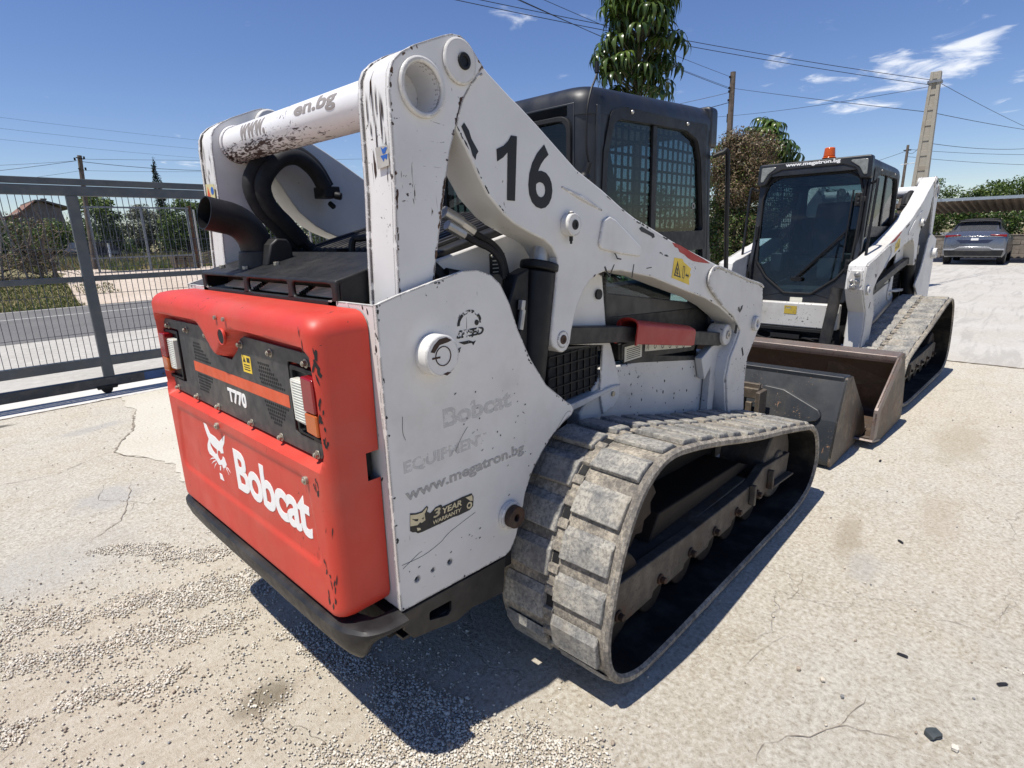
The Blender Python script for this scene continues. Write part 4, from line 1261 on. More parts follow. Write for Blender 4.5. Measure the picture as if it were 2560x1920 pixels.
    b.plate([(-.40, 1.02), (.40, 1.02), (.40, 1.965), (-.40, 1.965)], [rw], 'x', 1.205, 1.232); rwl = b.obj('cab_rear', MT['cab_black'], root, bevel=.003)
    rw2 = rounded([(-.39, 1.582), (.39, 1.582), (.39, 1.923), (-.39, 1.923)], .06, 5)
    b = B(); b.plate(rw2, [rw], 'x', 1.193, 1.2055); b.obj('window_seal', MT['hose'], rwl, bevel=.004)
    b = B(); b.prism(rw, 'x', 1.214, 1.218); b.obj('rear_glass', MT['glass'], rwl, smooth=0)
    b = B(); b.prism([(-.02, 1.79), (.045, 1.79), (.0125, 1.85)], 'x', 1.2085, 1.2095)
    b.obj('triangle_sticker', MT['lens_red'], rwl, smooth=0)
    # front: frame, door glass, hinges, handle, wiper
    def FX(z): return 2.220 + (1.955 - z) * .105
    half = [(0, 1.958), (.29, 1.955), (.385, 1.905), (.425, 1.76), (.418, 1.40), (.408, 1.185), (.305, 1.045), (.12, .905), (0, .900)]
    glassp = rounded([(y, z) for y, z in half[:-1]] + [(-y, z) for y, z in reversed(half[1:-1])], [0, .08, .08, .06, 0, .03, .03, .05, .05, .03, .03, 0, .06, .08, .08], 4)
    fr_o = [(-.466, 1.99), (.466, 1.99), (.470, 1.20), (.490, 1.0), (.40, .84), (.15, .815), (-.15, .815), (-.40, .84), (-.490, 1.0), (-.470, 1.20)]
    def skew(o):
        for v in o.data.vertices: v.co.x += FX(v.co.z)
    b = B(); b.plate(fr_o, [glassp], 'x', -.03, .0); fr = b.obj('cab_front', MT['cab_black'], root, bevel=.004); skew(fr)
    b = B(); b.prism([(y * .985, 1.43 + (z - 1.43) * .985) for y, z in glassp], 'x', -.012, -.008); g = b.obj('door_glass', MT['glass_dark'], fr, smooth=0); skew(g)
    ring = [(y, z) for y, z in glassp]
    b = B(); b.tube([(FX(z) + .004, y, z) for y, z in ring + ring[:1]], .010, 6); b.obj('door_seal', MT['hose'], fr)
    for z in (1.72, 1.16):
        b = B(); b.box(FX(z) + .001, FX(z) + .016, .368, .425, z - .055, z + .055)
        for dz in (-.036, 0, .036): b.cyl((FX(z) + .014, .396, z + dz), (FX(z) + .030, .396, z + dz), .012, n=10)
        b.box(FX(z), FX(z) + .02, .42, .452, z - .02, z + .02); b.obj('door_hinge', MT['dusty_black'], fr, bevel=.003)
    b = B(); b.tube([(FX(z) + .012, .435, z) for z in (1.88, 1.5, 1.12)], .011, 8); b.tube([(FX(z) + .012, .46, z) for z in (1.86, 1.5, 1.14)], .009, 8); b.obj('gas_strut', MT['black'], fr)
    b = B(); b.box(FX(1.46), FX(1.46) + .034, -.447, -.418, 1.385, 1.525); b.obj('door_handle', MT['black'], fr, bevel=.008)
    b = B(); b.tube([(FX(1.47) + .02, .355, 1.475), (FX(1.05) + .03, -.03, 1.045)], .006, 6); b.tube([(FX(1.40) + .02, .33, 1.425), (FX(1.06) + .03, .0, 1.065)], .005, 6); b.box(FX(1.04) + .01, FX(1.04) + .045, -.06, .03, 1.02, 1.055)
    b.tube([(FX(1.75) + .015, .350, 1.80), (FX(1.16) + .016, .345, 1.20)], .007, 6); b.tube([(FX(1.05) + .02, -.05, 1.04), (FX(1.05) + .014, -.02, 1.05)], .012, 6); b.obj('wiper', MT['black'], fr)
    # work lamps in the upper corners
    visor_o = [(-.470, 2.075), (.470, 2.075), (.474, 1.885), (.395, 1.890), (.350, 1.975), (.255, 2.010), (-.255, 2.010), (-.350, 1.975), (-.395, 1.890), (-.474, 1.885)]
    b = B(); b.prism(rounded(visor_o, [.03, .03, .02, .02, .03, .02, .02, .03, .02, .02], 4), 'x', 2.205, 2.282); vis = b.obj('visor', MT['cab_black'], root, bevel=.012, seg=3)
    for s in (-1, 1):
        lp = rounded([(s * .292, 2.046), (s * .440, 2.044), (s * .444, 1.918), (s * .418, 1.920), (s * .380, 1.985)], [.012, .012, .015, .015, .03], 4)
        b = B(); b.prism(lp, 'x', 2.276, 2.288); wlp = b.obj('work_lamp', MT['lamp_face'], vis, bevel=.004)
    b = B(); b.prism(rounded([(.065, .0), (.0, .0)] if False else [(-.055, .868), (.055, .868), (.055, .825), (-.055, .825)], .006, 3), 'x', 0, .002); o = b.obj('pale_sticker', MT['paper'], fr, smooth=0)
    for v in o.data.vertices: v.co.x += FX(v.co.z) + .0015
    # inside: seat, console, lap bar, floor
    b = B(); b.box(1.40, 1.88, -.24, .24, 1.10, 1.22); b.prism([(1.42, 1.16), (1.55, 1.16), (1.40, 1.74), (1.32, 1.74)], 'y', -.21, .21); b.obj('seat', MT['seat'], root, bevel=.04, seg=3)
    for s in (-1, 1):
        b = B(); b.box(1.45, 2.08, *sorted((s * .26, s * .37)), 1.08, 1.26); b.cyl((2.0, s * .30, 1.26), (2.03, s * .29, 1.42), .016, n=10); b.ball((2.032, s * .29, 1.43), .03, 2, (1, 1, 1.4)); b.obj('control_lever', MT['seat'], root, bevel=.01)
        b = B(); b.prism([(1.30, 1.85), (1.42, 1.87), (1.58, 1.40), (1.50, 1.38)], 'y', *sorted((s * .385, s * .41))); b.obj('seat_bar', MT['glove'], root, bevel=.008)
    b = B(); b.box(1.24, 2.30, -.42, .42, .90, .94); b.box(1.235, 1.26, -.40, .40, .94, 1.58); b.box(2.20, 2.235, .12, .30, 1.05, 1.22); b.obj('cab_floor', MT['glove'], root)
    # antenna
    b = B(); pth = smooth_curve([(1.20, -.476, 1.742), (1.182, -.476, 1.80), (1.185, -.476, 1.92), (1.212, -.472, 1.992), (1.240, -.468, 2.03), (1.262, -.462, 2.060)], 4, False)
    b.tube(pth, .0042, 6); b.tube([pth[-1], (1.264, -.460, 2.098)], .0085, 8); b.tube([(1.19, -.465, 1.70), (1.20, -.476, 1.745)], .013, 8); b.ball((1.188, -.462, 1.69), .026, 2); b.obj('antenna', MT['black'], root)


def bucket_part(root, W, prof, back_paint, name='bucket', lip_open=False):
    """prof: side outline as (x, z): back bottom, back, top back, top front, front edge, tip, bottom front"""
    (bb, bk, tb, tf, ff, tip, bf) = prof
    b = B()
    th = .012
    # back and floor shell: outer polyline from top over the back down and along the floor
    shell = [tf, tb, bk, bb, bf, tip]
    sm = [Vector(p) for p in rounded(shell, [0, .02, .05, .05, 0, 0], 5)]
    inn = []
    n = len(sm)
    for i in range(n):
        d = (sm[min(i + 1, n - 1)] - sm[max(0, i - 1)]).normalized()
        nrm = Vector((-d.y, d.x))
        inn.append(sm[i] + nrm * th)
    c = Vector((sum(p.x for p in sm) / n + .2, sum(p.y for p in sm) / n))
    if (inn[n // 2] - c).length > (sm[n // 2] - c).length:
        inn = [2 * a - q for a, q in zip(sm, inn)]
    for a, q in zip(range(n - 1), range(1, n)):
        b.mi = 0
        b.face([b.bm.verts.new((sm[i].x, y, sm[i].y)) for i, y in ((a, -W), (q, -W), (q, W), (a, W))])
        b.mi = 1
        b.face([b.bm.verts.new((inn[i].x, y, inn[i].y)) for i, y in ((a, -W), (a, W), (q, W), (q, -W))])
    bmesh.ops.remove_doubles(b.bm, verts=b.bm.verts, dist=1e-5)
    bk_o = b.obj(name, [MT['bucket_paint'] if back_paint else MT['bucket_side'], MT['bucket_in']], root, smooth=40, recalc=False)
    side = rounded([bb, bk, tb, tf, ff, tip, bf], [.04, .05, .015, .01, .05, .01, 0], 4)
    for s in (-1, 1):
        b = B(); b.prism(side, 'y', *sorted((s * W, s * (W - .014)))); b.obj('bucket_side', MT['bucket_side'], bk_o, bevel=.002)
        # wear strip welded down the front edge
        d = (Vector(ff) - Vector(tf)); nv = Vector((-d.y, d.x)).normalized() * -.075
        e = [tf, ff, tip, (tip[0] - .085, tip[1]), (ff[0] - .085, ff[1] - .03), (tf[0] - .055, tf[1] - .035)]
        b = B(); b.prism(rounded(e, .01, 2), 'y', *sorted((s * (W + .002), s * (W - .024)))); b.obj('side_cutter', MT['bucket_lip'] if lip_open else MT['bucket_side'], bk_o, bevel=.003)
    b = B(); b.prism([(tb[0] - .012, tb[1] + .004), (tf[0] + .012, tf[1] + .004), (tf[0] + .012, tf[1] - .030), (tf[0], tf[1] - .055), (tf[0] - .015, tf[1] - .030), (tb[0] - .012, tb[1] - .030)], 'y', -W + .016, W - .016)
    b.obj('top_bar', MT['bucket_lip'] if lip_open else MT['bucket_paint'], bk_o, bevel=.006)
    b = B(); b.prism([(bf[0] - .02, bf[1] + .014), (tip[0] + .02, tip[1] + .012), (tip[0] + .035, tip[1] + .002), (tip[0] + .02, tip[1] - .006), (bf[0] - .02, bf[1] - .004)], 'y', -W - .004, W + .004); b.obj('cutting_edge', MT['bucket_lip'], bk_o, bevel=.002)
    # gusset pressings on the back, quick-hitch plate
    dx, dz = bk[0] - bb[0], bk[1] - bb[1]
    for s in (-1, 1):
        g = []
        P = [(.46, .46), (.60, .45), (.83, .36), (.855, .325), (.83, .29), (.55, .20), (.42, .185)]
        for (yy, hz) in P:
            yb = yy * W / .95
            x = lerp(bb[0], bk[0], hz / .5) if hz < .36 else lerp(bk[0], tb[0], (hz - .36) / .2)
            g.append((yb, hz))
        b = B()
        f = rounded(g, .025, 4)
        xo = lambda h: (lerp(bb[0], bk[0], min(1, (h - bb[1]) / (bk[1] - bb[1]))) if h <= bk[1] else lerp(bk[0], tb[0], (h - bk[1]) / (tb[1] - bk[1])))
        v0 = [b.bm.verts.new((xo(h) - .001 + .012, s * y, h)) for y, h in f]; v1 = [b.bm.verts.new((xo(h) - .024, s * y, h)) for y, h in f]
        b.face(v0); b.face(list(reversed(v1)))
        for i in range(len(f)): b.face([v0[i], v0[(i + 1) % len(f)], v1[(i + 1) % len(f)], v1[i]])
        b.obj('gusset', MT['bucket_paint'] if back_paint else MT['bucket_side'], bk_o, bevel=.006)
        b = B()
        b.box(bb[0] - .10, bb[0] + .03, *sorted((s * .36, s * .40)), .10, .46); b.box(bb[0] - .10, bb[0] + .03, *sorted((s * .50, s * .53)), .10, .46)
        b.box(bb[0] - .05, bb[0] + .03, *sorted((s * .40, s * .50)), .40, .47); b.box(bb[0] - .075, bb[0] - .045, *sorted((s * .43, s * .47)), .12, .38); b.box(bb[0] - .06, bb[0] + .02, *sorted((s * .40, s * .50)), .08, .14)
        b.obj('hitch_bracket', MT['bucket_side'], bk_o, bevel=.005)
    b = B(); b.box(bb[0] - .03, bb[0] + .0, -.50, .50, .46, .50); b.obj('hitch_bar', MT['bucket_side'], bk_o, bevel=.005)
    return bk_o


def build_loader():
    root = empty('track_loader')
    build_tailgate(root)
    # bumper: a black bar curling round at both ends
    path = [(.06, .628), (.018, .618), (.0, .600), (-.008, .55), (-.012, .30), (-.012, 0), (-.012, -.30), (-.008, -.55), (.012, -.615), (.05, -.645), (.115, -.652)]
    sp = smooth_curve(path, 5, False)
    prof = [(.034, .510), (-.010, .510), (-.026, .507), (-.034, .498), (-.034, .480), (-.022, .440), (-.006, .408), (.004, .396), (.018, .390), (.044, .390), (.044, .398), (.016, .402), (-.002, .440), (-.014, .494), (.034, .501)]
    b = B(); loops = []
    m = len(sp)
    for i in range(m):
        d = Vector(sp[min(i + 1, m - 1)]) - Vector(sp[max(i - 1, 0)]); d.normalize()
        nv = Vector((d.y, -d.x))             # outwards (rearwards on the long run)
        if nv.x > 0 and abs(sp[i][1]) < .5: nv = -nv
        sgn = -1 if Vector((d.y, -d.x)).x > 0 or False else 1
        nv = Vector((d.y, -d.x)) * (1 if d.y < 0 else -1)
        if i == 0 or i == m - 1: pass
        l = []
        for (o, z) in prof:
            oo = -o
            l.append((sp[i][0] + nv.x * oo, sp[i][1] + nv.y * oo, lerp(.500, z - .008 * sstep(.600, .645, abs(sp[i][1])), 1 - .62 * sstep(.605, .648, abs(sp[i][1])))))
        loops.append(l)
    Vv = b.strip(loops, closed=True); b.face(Vv[0]); b.face(list(reversed(Vv[-1])))
    b.obj('bumper', MT['dusty_black'], root, smooth=28)
    # body core, belly and engine bay
    b = B(); b.box(.14, .55, -.425, .425, .50, 1.30); b.box(.50, 1.20, -.45, .45, .50, 1.02); b.box(1.0, 2.26, -.44, .44, .46, .92); b.box(.10, .60, -.60, .60, .400, .480)
    b.obj('main_frame', MT['dark_gap'], root)
    b = B(); b.prism([(.60, 1.02), (1.19, 1.02), (1.19, 1.40), (1.0, 1.46), (.75, 1.40), (.60, 1.30)], 'y', -.42, .42); b.obj('engine_bay', MT['dark_gap'], root)
    # exhaust cover: black box with three slots
    zt = lambda x: 1.389 + (x - .115) * .26
    slot = lambda y0, y1: rounded([(y0, 1.3785), (y1, 1.3785), (y1, 1.337), (y0, 1.337)], .014, 4)
    b = B(); b.plate([(-.475, 1.389), (.475, 1.389), (.475, 1.318), (-.475, 1.318)], [slot(-.45, -.235), slot(-.205, .075), slot(.105, .445)], 'x', .115, .127)
    b.hexa([(.128, -.475, 1.377), (.36, -.475, zt(.36) - .010), (.36, .475, zt(.36) - .010), (.128, .475, 1.377), (.115, -.475, 1.389), (.36, -.475, zt(.36)), (.36, .475, zt(.36)), (.115, .475, 1.389)])
    for s in (-1, 1): b.prism([(.1275, 1.388), (.36, zt(.36) - .001), (.36, 1.34), (.1275, 1.318)], 'y', *sorted((s * .475, s * .465)))
    ec = b.obj('exhaust_cover', MT['black_plastic'], root, bevel=.006, seg=3)
    b = B(); b.box(.20, .22, -.46, .46, 1.31, 1.40); b.obj('cover_lining', MT['pin_rust'], ec)
    b = B()
    for (y0, y1) in ((-.445, -.245), (-.20, .07), (.12, .36)):
        for k in range(6): b.box(.150 + k * .006, .153 + k * .006, y0, y1, 1.338, 1.345 + k * .003)
    b.obj('cover_louvre', MT['steel'], ec, smooth=0)
    for (x, y) in ((.165, .195), (.215, .065), (.165, .40)):
        b = B(); b.cyl((x, y, zt(x) - .002), (x, y, zt(x) + .010), .0105, n=6); b.obj('screw', MT['bolt'], ec, bevel=.001)
    # exhaust pipe, curving back and to the left
    base = Vector((.225, .225, 1.40)); d = Vector((-.99, -.06, 0)).normalized()
    pth = [base, base + Vector((0, 0, .060))]
    R = .112; c0 = base + Vector((0, 0, .060))
    for k in range(1, 10):
        a = radians(82) * k / 9
        pth.append(c0 + d * (R * (1 - cos(a))) + Vector((0, 0, R * sin(a))))
    e = (pth[-1] - pth[-2]).normalized(); pth += [pth[-1] + e * .03, pth[-1] + e * .062]
    b = B(); b.tube(pth, .0535, 28, caps=False); b.tube([pth[i] for i in range(len(pth))], .0505, 28, caps=False)
    e1 = pth[-1]; dd = (pth[-1] - pth[-2]).normalized(); b.pipe(e1 - dd * .001, e1 + dd * .0015, .0537, .0503, 28)
    ep = b.obj('exhaust_pipe', MT['black'], root, smooth=60, recalc=False)
    b = B(); b.cyl(base + Vector((0, 0, -.005)), base + Vector((0, 0, .06)), .068, .060, n=28); b.obj('pipe_collar', MT['dusty_black'], ep, bevel=.004)
    b = B(); b.prism([(.205, 1.41), (.30, 1.43), (.30, 1.475), (.285, 1.497), (.25, 1.50), (.225, 1.48)], 'y', .115, .185); b.obj('pipe_clamp', MT['black_plastic'], ep, bevel=.006)
    # engine cover, ribbed fore and aft, rising to the cab
    hz = lambda x: 1.405 + (x - .34) * .262
    b = B(); b.hexa([(.34, -.43, hz(.34) - .03), (1.19, -.43, hz(1.03) - .03), (1.19, .43, hz(1.03) - .03), (.34, .43, hz(.34) - .03), (.34, -.43, hz(.34)), (1.02, -.43, hz(1.02)), (1.02, .43, hz(1.02)), (.34, .43, hz(.34))])
    b.hexa([(1.02, -.43, hz(1.02) - .03), (1.195, -.43, hz(1.02) - .03), (1.195, .43, hz(1.02) - .03), (1.02, .43, hz(1.02) - .03), (1.02, -.43, hz(1.02)), (1.195, -.43, hz(1.02) + .012), (1.195, .43, hz(1.02) + .012), (1.02, .43, hz(1.02))])
    eh = b.obj('engine_cover', MT['black_plastic'], root, bevel=.006)
    first = None
    for k in range(19):
        y = -.36 + k * .040
        if first is None:
            b = B(); b.hexa([(.50, -.010, hz(.50)), (1.00, -.010, hz(1.0)), (1.00, .010, hz(1.0)), (.50, .010, hz(.50)), (.505, -.006, hz(.505) + .012), (.995, -.006, hz(.995) + .012), (.995, .006, hz(.995) + .012), (.505, .006, hz(.505) + .012)])
            first = b.obj('rib', MT['dusty_black'], eh, bevel=.002); o = first
        else: o = first.copy(); COL.objects.link(o)
        o.location = (0, y, 0)
    b = B(); b.hexa([(.34, .395, hz(.34)), (1.02, .395, hz(1.02)), (1.02, .43, hz(1.02)), (.34, .43, hz(.34)), (.34, .40, hz(.34) + .016), (1.02, .40, hz(1.02) + .016), (1.02, .43, hz(1.02) + .016), (.34, .43, hz(.34) + .016)]); b.obj('cover_rail', MT['black'], eh, bevel=.003)
    b = B(); b.tube(smooth_curve([(.44, -.03, hz(.44)), (.445, -.03, hz(.44) + .05), (.46, -.05, hz(.44) + .062), (.47, -.19, hz(.44) + .064), (.46, -.215, hz(.44) + .05), (.455, -.215, hz(.44))], 4, False), .012, 8); b.box(.40, .47, .0, .075, hz(.42), hz(.42) + .035); b.obj('cover_handle', MT['black'], eh, bevel=.004)
    # cross tube
    b = B(); b.pipe((.315, -.617, 1.840), (.315, .617, 1.840), .0595, .0548, 44); b.cyl((.315, -.53, 1.84), (.315, -.527, 1.84), .0549, n=32); b.cyl((.315, .53, 1.84), (.315, .527, 1.84), .0549, n=32); ct = b.obj('cross_tube', MT['white_tube'], root, smooth=60)  # white discs inside are added to catch light and brighten the bore
    for s in (-1, 1):
        b = B(); b.pipe((.315, s * .470, 1.840), (.315, s * .486, 1.840), .0665, .0592, 36); b.obj('tube_collar', MT['white_tube'], ct, bevel=.004)
    for s in (-1, 1):
        build_side(root, s)
        build_track(root, s)
    build_cab(root)
    # hoses looping inside the left arm and beside the right tower
    b = B()
    h1 = smooth_curve([(.60, .395, 1.695), (.56, .392, 1.76), (.49, .385, 1.80), (.41, .38, 1.78), (.345, .38, 1.70), (.36, .385, 1.62), (.42, .39, 1.555), (.48, .40, 1.49)], 5, False)
    h2 = smooth_curve([(.625, .42, 1.70), (.575, .42, 1.78), (.49, .42, 1.825), (.39, .42, 1.80), (.318, .42, 1.71), (.335, .42, 1.62), (.40, .42, 1.54), (.45, .43, 1.475)], 5, False)
    b.tube(h1, .030, 12); b.tube(h2, .030, 12); hb = b.obj('hose_bundle', MT['hose'], root)
    b = B(); b.box(.585, .655, .37, .46, 1.655, 1.70); b.cyl((.63, .375, 1.665), (.65, .355, 1.66), .016, n=8); b.cyl((.64, .44, 1.64), (.65, .42, 1.62), .012, n=8); b.obj('hose_clamp', MT['black'], hb, bevel=.006)
    b = B()
    for (a, c) in (((.48, .40, 1.49), (.535, .405, 1.44)), ((.45, .43, 1.475), (.50, .435, 1.42))):
        a = Vector(a); c = Vector(c); m_ = a.lerp(c, .55)
        b.cyl(a, m_, .022, n=10); b.cyl(m_, c, .026, n=6)
        b.cyl(c, c + Vector((.02, .0, -.05)), .015, n=8)
    b.obj('hose_fitting', MT['dusty_black'], hb, bevel=.002)
    b = B(); b.tube(smooth_curve([(.36, .47, 1.66), (.365, .465, 1.60), (.41, .46, 1.545), (.45, .46, 1.49), (.44, .45, 1.43)], 4, False), .011, 8); b.obj('hose', MT['hose'], hb)
    b = B(); b.tube(smooth_curve([(.66, -.20, 1.80), (.60, -.22, 1.86), (.52, -.24, 1.86), (.47, -.25, 1.76), (.50, -.25, 1.62), (.58, -.25, 1.50)], 5, False), .046, 12); b.obj('hose_bundle', MT['hose'], root)
    b = B()
    b.tube(smooth_curve([(.52, -.50, 1.535), (.58, -.50, 1.50), (.64, -.51, 1.47), (.675, -.52, 1.43), (.69, -.525, 1.37)], 4, False), .011, 8)
    b.tube(smooth_curve([(.50, -.52, 1.505), (.56, -.525, 1.475), (.62, -.53, 1.45), (.655, -.535, 1.41), (.665, -.535, 1.36)], 4, False), .010, 8)
    hd = b.obj('hose', MT['hose'], root)
    b = B(); b.cyl((.47, -.49, 1.560), (.53, -.498, 1.530), .020, n=12); b.cyl((.53, -.498, 1.530), (.575, -.503, 1.503), .017, n=6); b.cyl((.46, -.515, 1.525), (.52, -.522, 1.495), .016, n=10); b.obj('hose_fitting', MT['steel'], hd, bevel=.002)
    b = B(); b.tube([(.36, -.46, 1.46), (.47, -.48, 1.36)], .028, 10); b.tube([(.46, -.50, 1.385), (.60, -.52, 1.355)], .019, 10); b.cyl((.61, -.56, 1.352), (.61, -.50, 1.352), .026, n=18); b.obj('rod_end', MT['black'], root)
    b = B(); b.prism([(.68, 1.435), (.748, 1.435), (.748, 1.22), (.68, 1.22)], 'y', -.4635, -.4605); dp = b.obj('data_plate', MT['ink'], root, smooth=0)
    b = B()
    for k in range(14): b.box(.69, .69 + .026 + .022 * ((k * 7) % 3) / 2, -.4643, -.4639, 1.41 - k * .012, 1.4135 - k * .012)
    for (x, z) in ((.688, 1.427), (.740, 1.427), (.740, 1.228)): b.cyl((x, -.467, z), (x, -.4636, z), .005, n=8)
    b.obj('plate_print', MT['paper'], dp, smooth=0)
    # front: white cross member, hydraulics, hitch frame
    b = B(); b.box(2.36, 2.44, -.40, .40, .605, .83); b.obj('front_panel', MT['white_low'], root, bevel=.012)
    b = B(); b.box(2.33, 2.40, -.42, .42, .38, .60); b.obj('front_cavity', MT['dark_gap'], root)  # solid dark block standing in for the shade of the cavity
    rg = random.Random(21); b = B()
    for k in range(9):
        y = rg.uniform(-.30, .30); z = rg.uniform(.46, .58)
        b.tube(smooth_curve([(2.40, y - .12, z), (2.44, y - .04, z + rg.uniform(-.02, .03)), (2.44, y + .05, z + rg.uniform(-.03, .02)), (2.40, y + .14, z - .01)], 4, False), rg.uniform(.006, .013), 6)
    b.box(2.40, 2.47, -.33, .33, .575, .60); b.box(2.40, 2.46, -.16, .10, .50, .54); b.obj('hydraulic_lines', MT['hose'], root)
    b = B(); b.box(2.62, 2.72, -.46, .46, .44, .50); b.box(2.60, 2.70, -.44, -.36, .12, .46); b.box(2.60, 2.70, .36, .44, .12, .46); b.obj('hitch_frame', MT['dusty_black'], root, bevel=.006)
    # hydraulic couplers on the front of the left arm
    b = B(); b.prism(rounded([(.520, 1.150), (.605, 1.150), (.610, 1.03), (.57, .985), (.505, 1.0), (.500, 1.08)], .02, 4), 'x', 2.665, 2.690); cp = b.obj('coupler_block', MT['white_low'], root, bevel=.006)
    for (y, z, r) in ((.572, 1.118, .021), (.535, 1.062, .014), (.575, 1.062, .014), (.545, 1.018, .022)):
        b = B(); b.cyl((2.688, y, z), (2.715, y, z), r, n=16); b.cyl((2.715, y, z), (2.735, y, z), r * .72, n=16); b.obj('coupler', MT['steel'], cp, bevel=.003)
    return root


BUCKET_A = ((3.13, .012), (3.215, .30), (3.335, .566), (3.455, .556), (3.900, .215), (4.035, .040), (3.86, .004))
BUCKET_B = ((2.78, .020), (2.86, .32), (2.995, .575), (3.115, .562), (3.50, .345), (3.640, .155), (3.46, .004))
# ------------------------------------------------------------------ ground
def ground_mat():
    b = NB('yard_concrete'); v = b.coord('Object')
    b.t.nodes  # concrete: fine exposed grit, pale where worn, sandy where silt has settled
    big = b.noise(v, .55, 6, .6); mid = b.noise(v, 3.1, 8, .65); fin = b.noise(v, 62, 8, .74); grit = b.noise(v, 190, 4, .7); med = b.noise(v, 15, 7, .7, .4)
    streak = b.noise(b.coord('Object', scale=(1.1, 8.5, 1)), 1.6, 7, .66, .7)
    c = b.mix(b.mr(big, .35, .65), (.52, .485, .41), (.52, .465, .375))
    c = b.mix(b.mr(mid, .45, .68, 0, .5), c, (.455, .395, .295))
    c = b.mix(b.mr(b.noise(v, 1.3, 7, .7), .54, .70, 0, .40), c, (.45, .435, .40))
    s0_ = b.sep(v); edge_n = b.mth('MULTIPLY_ADD', mid, .9, b.mth('MULTIPLY', big, .5))
    silt = b.mth('MULTIPLY', b.mr(b.mth('ADD', s0_[1], b.mth('MULTIPLY', edge_n, -.9)), .75, .25), b.mr(b.mth('ADD', s0_[0], b.mth('MULTIPLY', edge_n, .7)), 1.05, .60))
    sand = b.mix(b.mr(streak, .40, .62), (.52, .45, .345), (.59, .53, .425))
    c = b.mix(b.mth('MULTIPLY', silt, .85), c, sand)
    rgh = b.mr(silt, 0, 1, 1, .45, False)
    c = b.mix(b.mth('MULTIPLY', b.mr(fin, .47, .61, 0, .70), rgh), c, (.68, .645, .56))
    c = b.mix(b.mth('MULTIPLY', b.mr(fin, .37, .47, .60, 0), rgh), c, (.27, .225, .165))
    c = b.mix(b.mth('MULTIPLY', b.mr(med, .34, .46, .26, 0), rgh), c, (.33, .28, .21))
    c = b.mix(b.mr(streak, .54, .70, 0, .26), c, (.40, .335, .24))
    c = b.mix(b.mr(grit, .60, .72, 0, .40), c, (.28, .24, .19))
    vo = b.voro(v, 120, 'F1', 'Distance'); c = b.mix(b.mr(vo, .0, .26, .30, 0), c, (.72, .68, .60))
    # oil and rust stains where the photograph has them
    s = b.sep(v)
    wob = b.noise(v, 7, 6, .65)
    def blot(x, y, rx, ry, rot=0):
        dx = b.mth('SUBTRACT', s[0], x); dy = b.mth('SUBTRACT', s[1], y)
        u = b.mth('ADD', b.mth('MULTIPLY', dx, cos(rot) / rx), b.mth('MULTIPLY', dy, sin(rot) / rx))
        w = b.mth('ADD', b.mth('MULTIPLY', dx, -sin(rot) / ry), b.mth('MULTIPLY', dy, cos(rot) / ry))
        d = b.mth('SQRT', b.mth('ADD', b.mth('MULTIPLY', u, u), b.mth('MULTIPLY', w, w)))
        return b.mr(b.mth('MULTIPLY_ADD', wob, 1.3, d), 1.0, 1.75, 1, 0)
    for (x, y, rx, ry, rot, col, a) in ((-.075, -.085, .13, .085, .2, (.19, .155, .105), .75), (2.33, -1.26, .30, .07, .1, (.32, .26, .18), .55), (2.09, -1.38, .18, .07, .2, (.40, .385, .36), .45), (2.9, -1.55, .4, .12, .1, (.42, .35, .26), .4),
                                       (4.3, -1.5, .6, .2, 0, (.36, .30, .2), .45), (-.35, 4.62, .16, .06, 0, (.05, .05, .05), .8), (.2, 3.9, .35, .12, .2, (.36, .35, .33), .5),
                                       (-.05, 2.2, .25, .22, .4, (.42, .41, .39), .6), (-.45, 1.5, .5, .35, .3, (.44, .425, .39), .4)):
        c = b.mix(b.mth('MULTIPLY', blot(x, y, rx, ry, rot), a), c, col)
    cr = b.voro(b.coord('Object'), 1.05, 'DISTANCE_TO_EDGE')
    n2 = b.new('ShaderNodeVectorMath', operation='MULTIPLY_ADD'); nz = b.new('ShaderNodeTexNoise'); b.link(v, nz.inputs['Vector']); nz.inputs['Scale'].default_value = 2.5; nz.inputs['Detail'].default_value = 7
    b.link(nz.outputs['Color'], n2.inputs[0]); n2.inputs[1].default_value = (.7, .7, 0); b.link(v, n2.inputs[2])
    cr = b.voro(n2.outputs[0], .75, 'DISTANCE_TO_EDGE')
    crack = b.mth('MULTIPLY', b.mr(cr, .0, .0045, 1, 0), b.mr(b.noise(v, .9, 3), .46, .58))
    c = b.mix(b.mth('MULTIPLY', crack, .12), c, (.24, .20, .15))
    h = b.mth('ADD', b.mth('MULTIPLY', fin, .7), b.mth('MULTIPLY', grit, .25))
    h = b.mth('ADD', h, b.mth('MULTIPLY', mid, 1.1))
    h = b.mth('SUBTRACT', h, b.mth('MULTIPLY', crack, .3))
    b.bump(h, 1.0, .016)
    return b.set(c, .92, 0, .2)


def pave_mat(name, c1, c2, c3, bumpd=.006, streak=0.0, fine=30, spots=.3):
    b = NB(name); v = b.coord('Object')
    n = b.noise(v, .9, 8, .65); f = b.noise(v, fine, 8, .74)
    c = b.mix(b.mr(n, .35, .65), c1, c2)
    c = b.mix(b.mr(f, .48, .64, 0, .6), c, c3)
    c = b.mix(b.mr(f, .34, .46, spots, 0), c, tuple(q * .45 for q in c1))
    if streak:
        w = b.noise(b.coord('Object', scale=(.35, 3.2, 1)), 1.4, 6, .65, 1.2)
        c = b.mix(b.mr(w, .50, .62, 0, streak), c, tuple(q * .62 for q in c1))
    b.bump(b.mth('ADD', f, n), .6, bumpd)
    return b.set(c, .92, 0, .2)


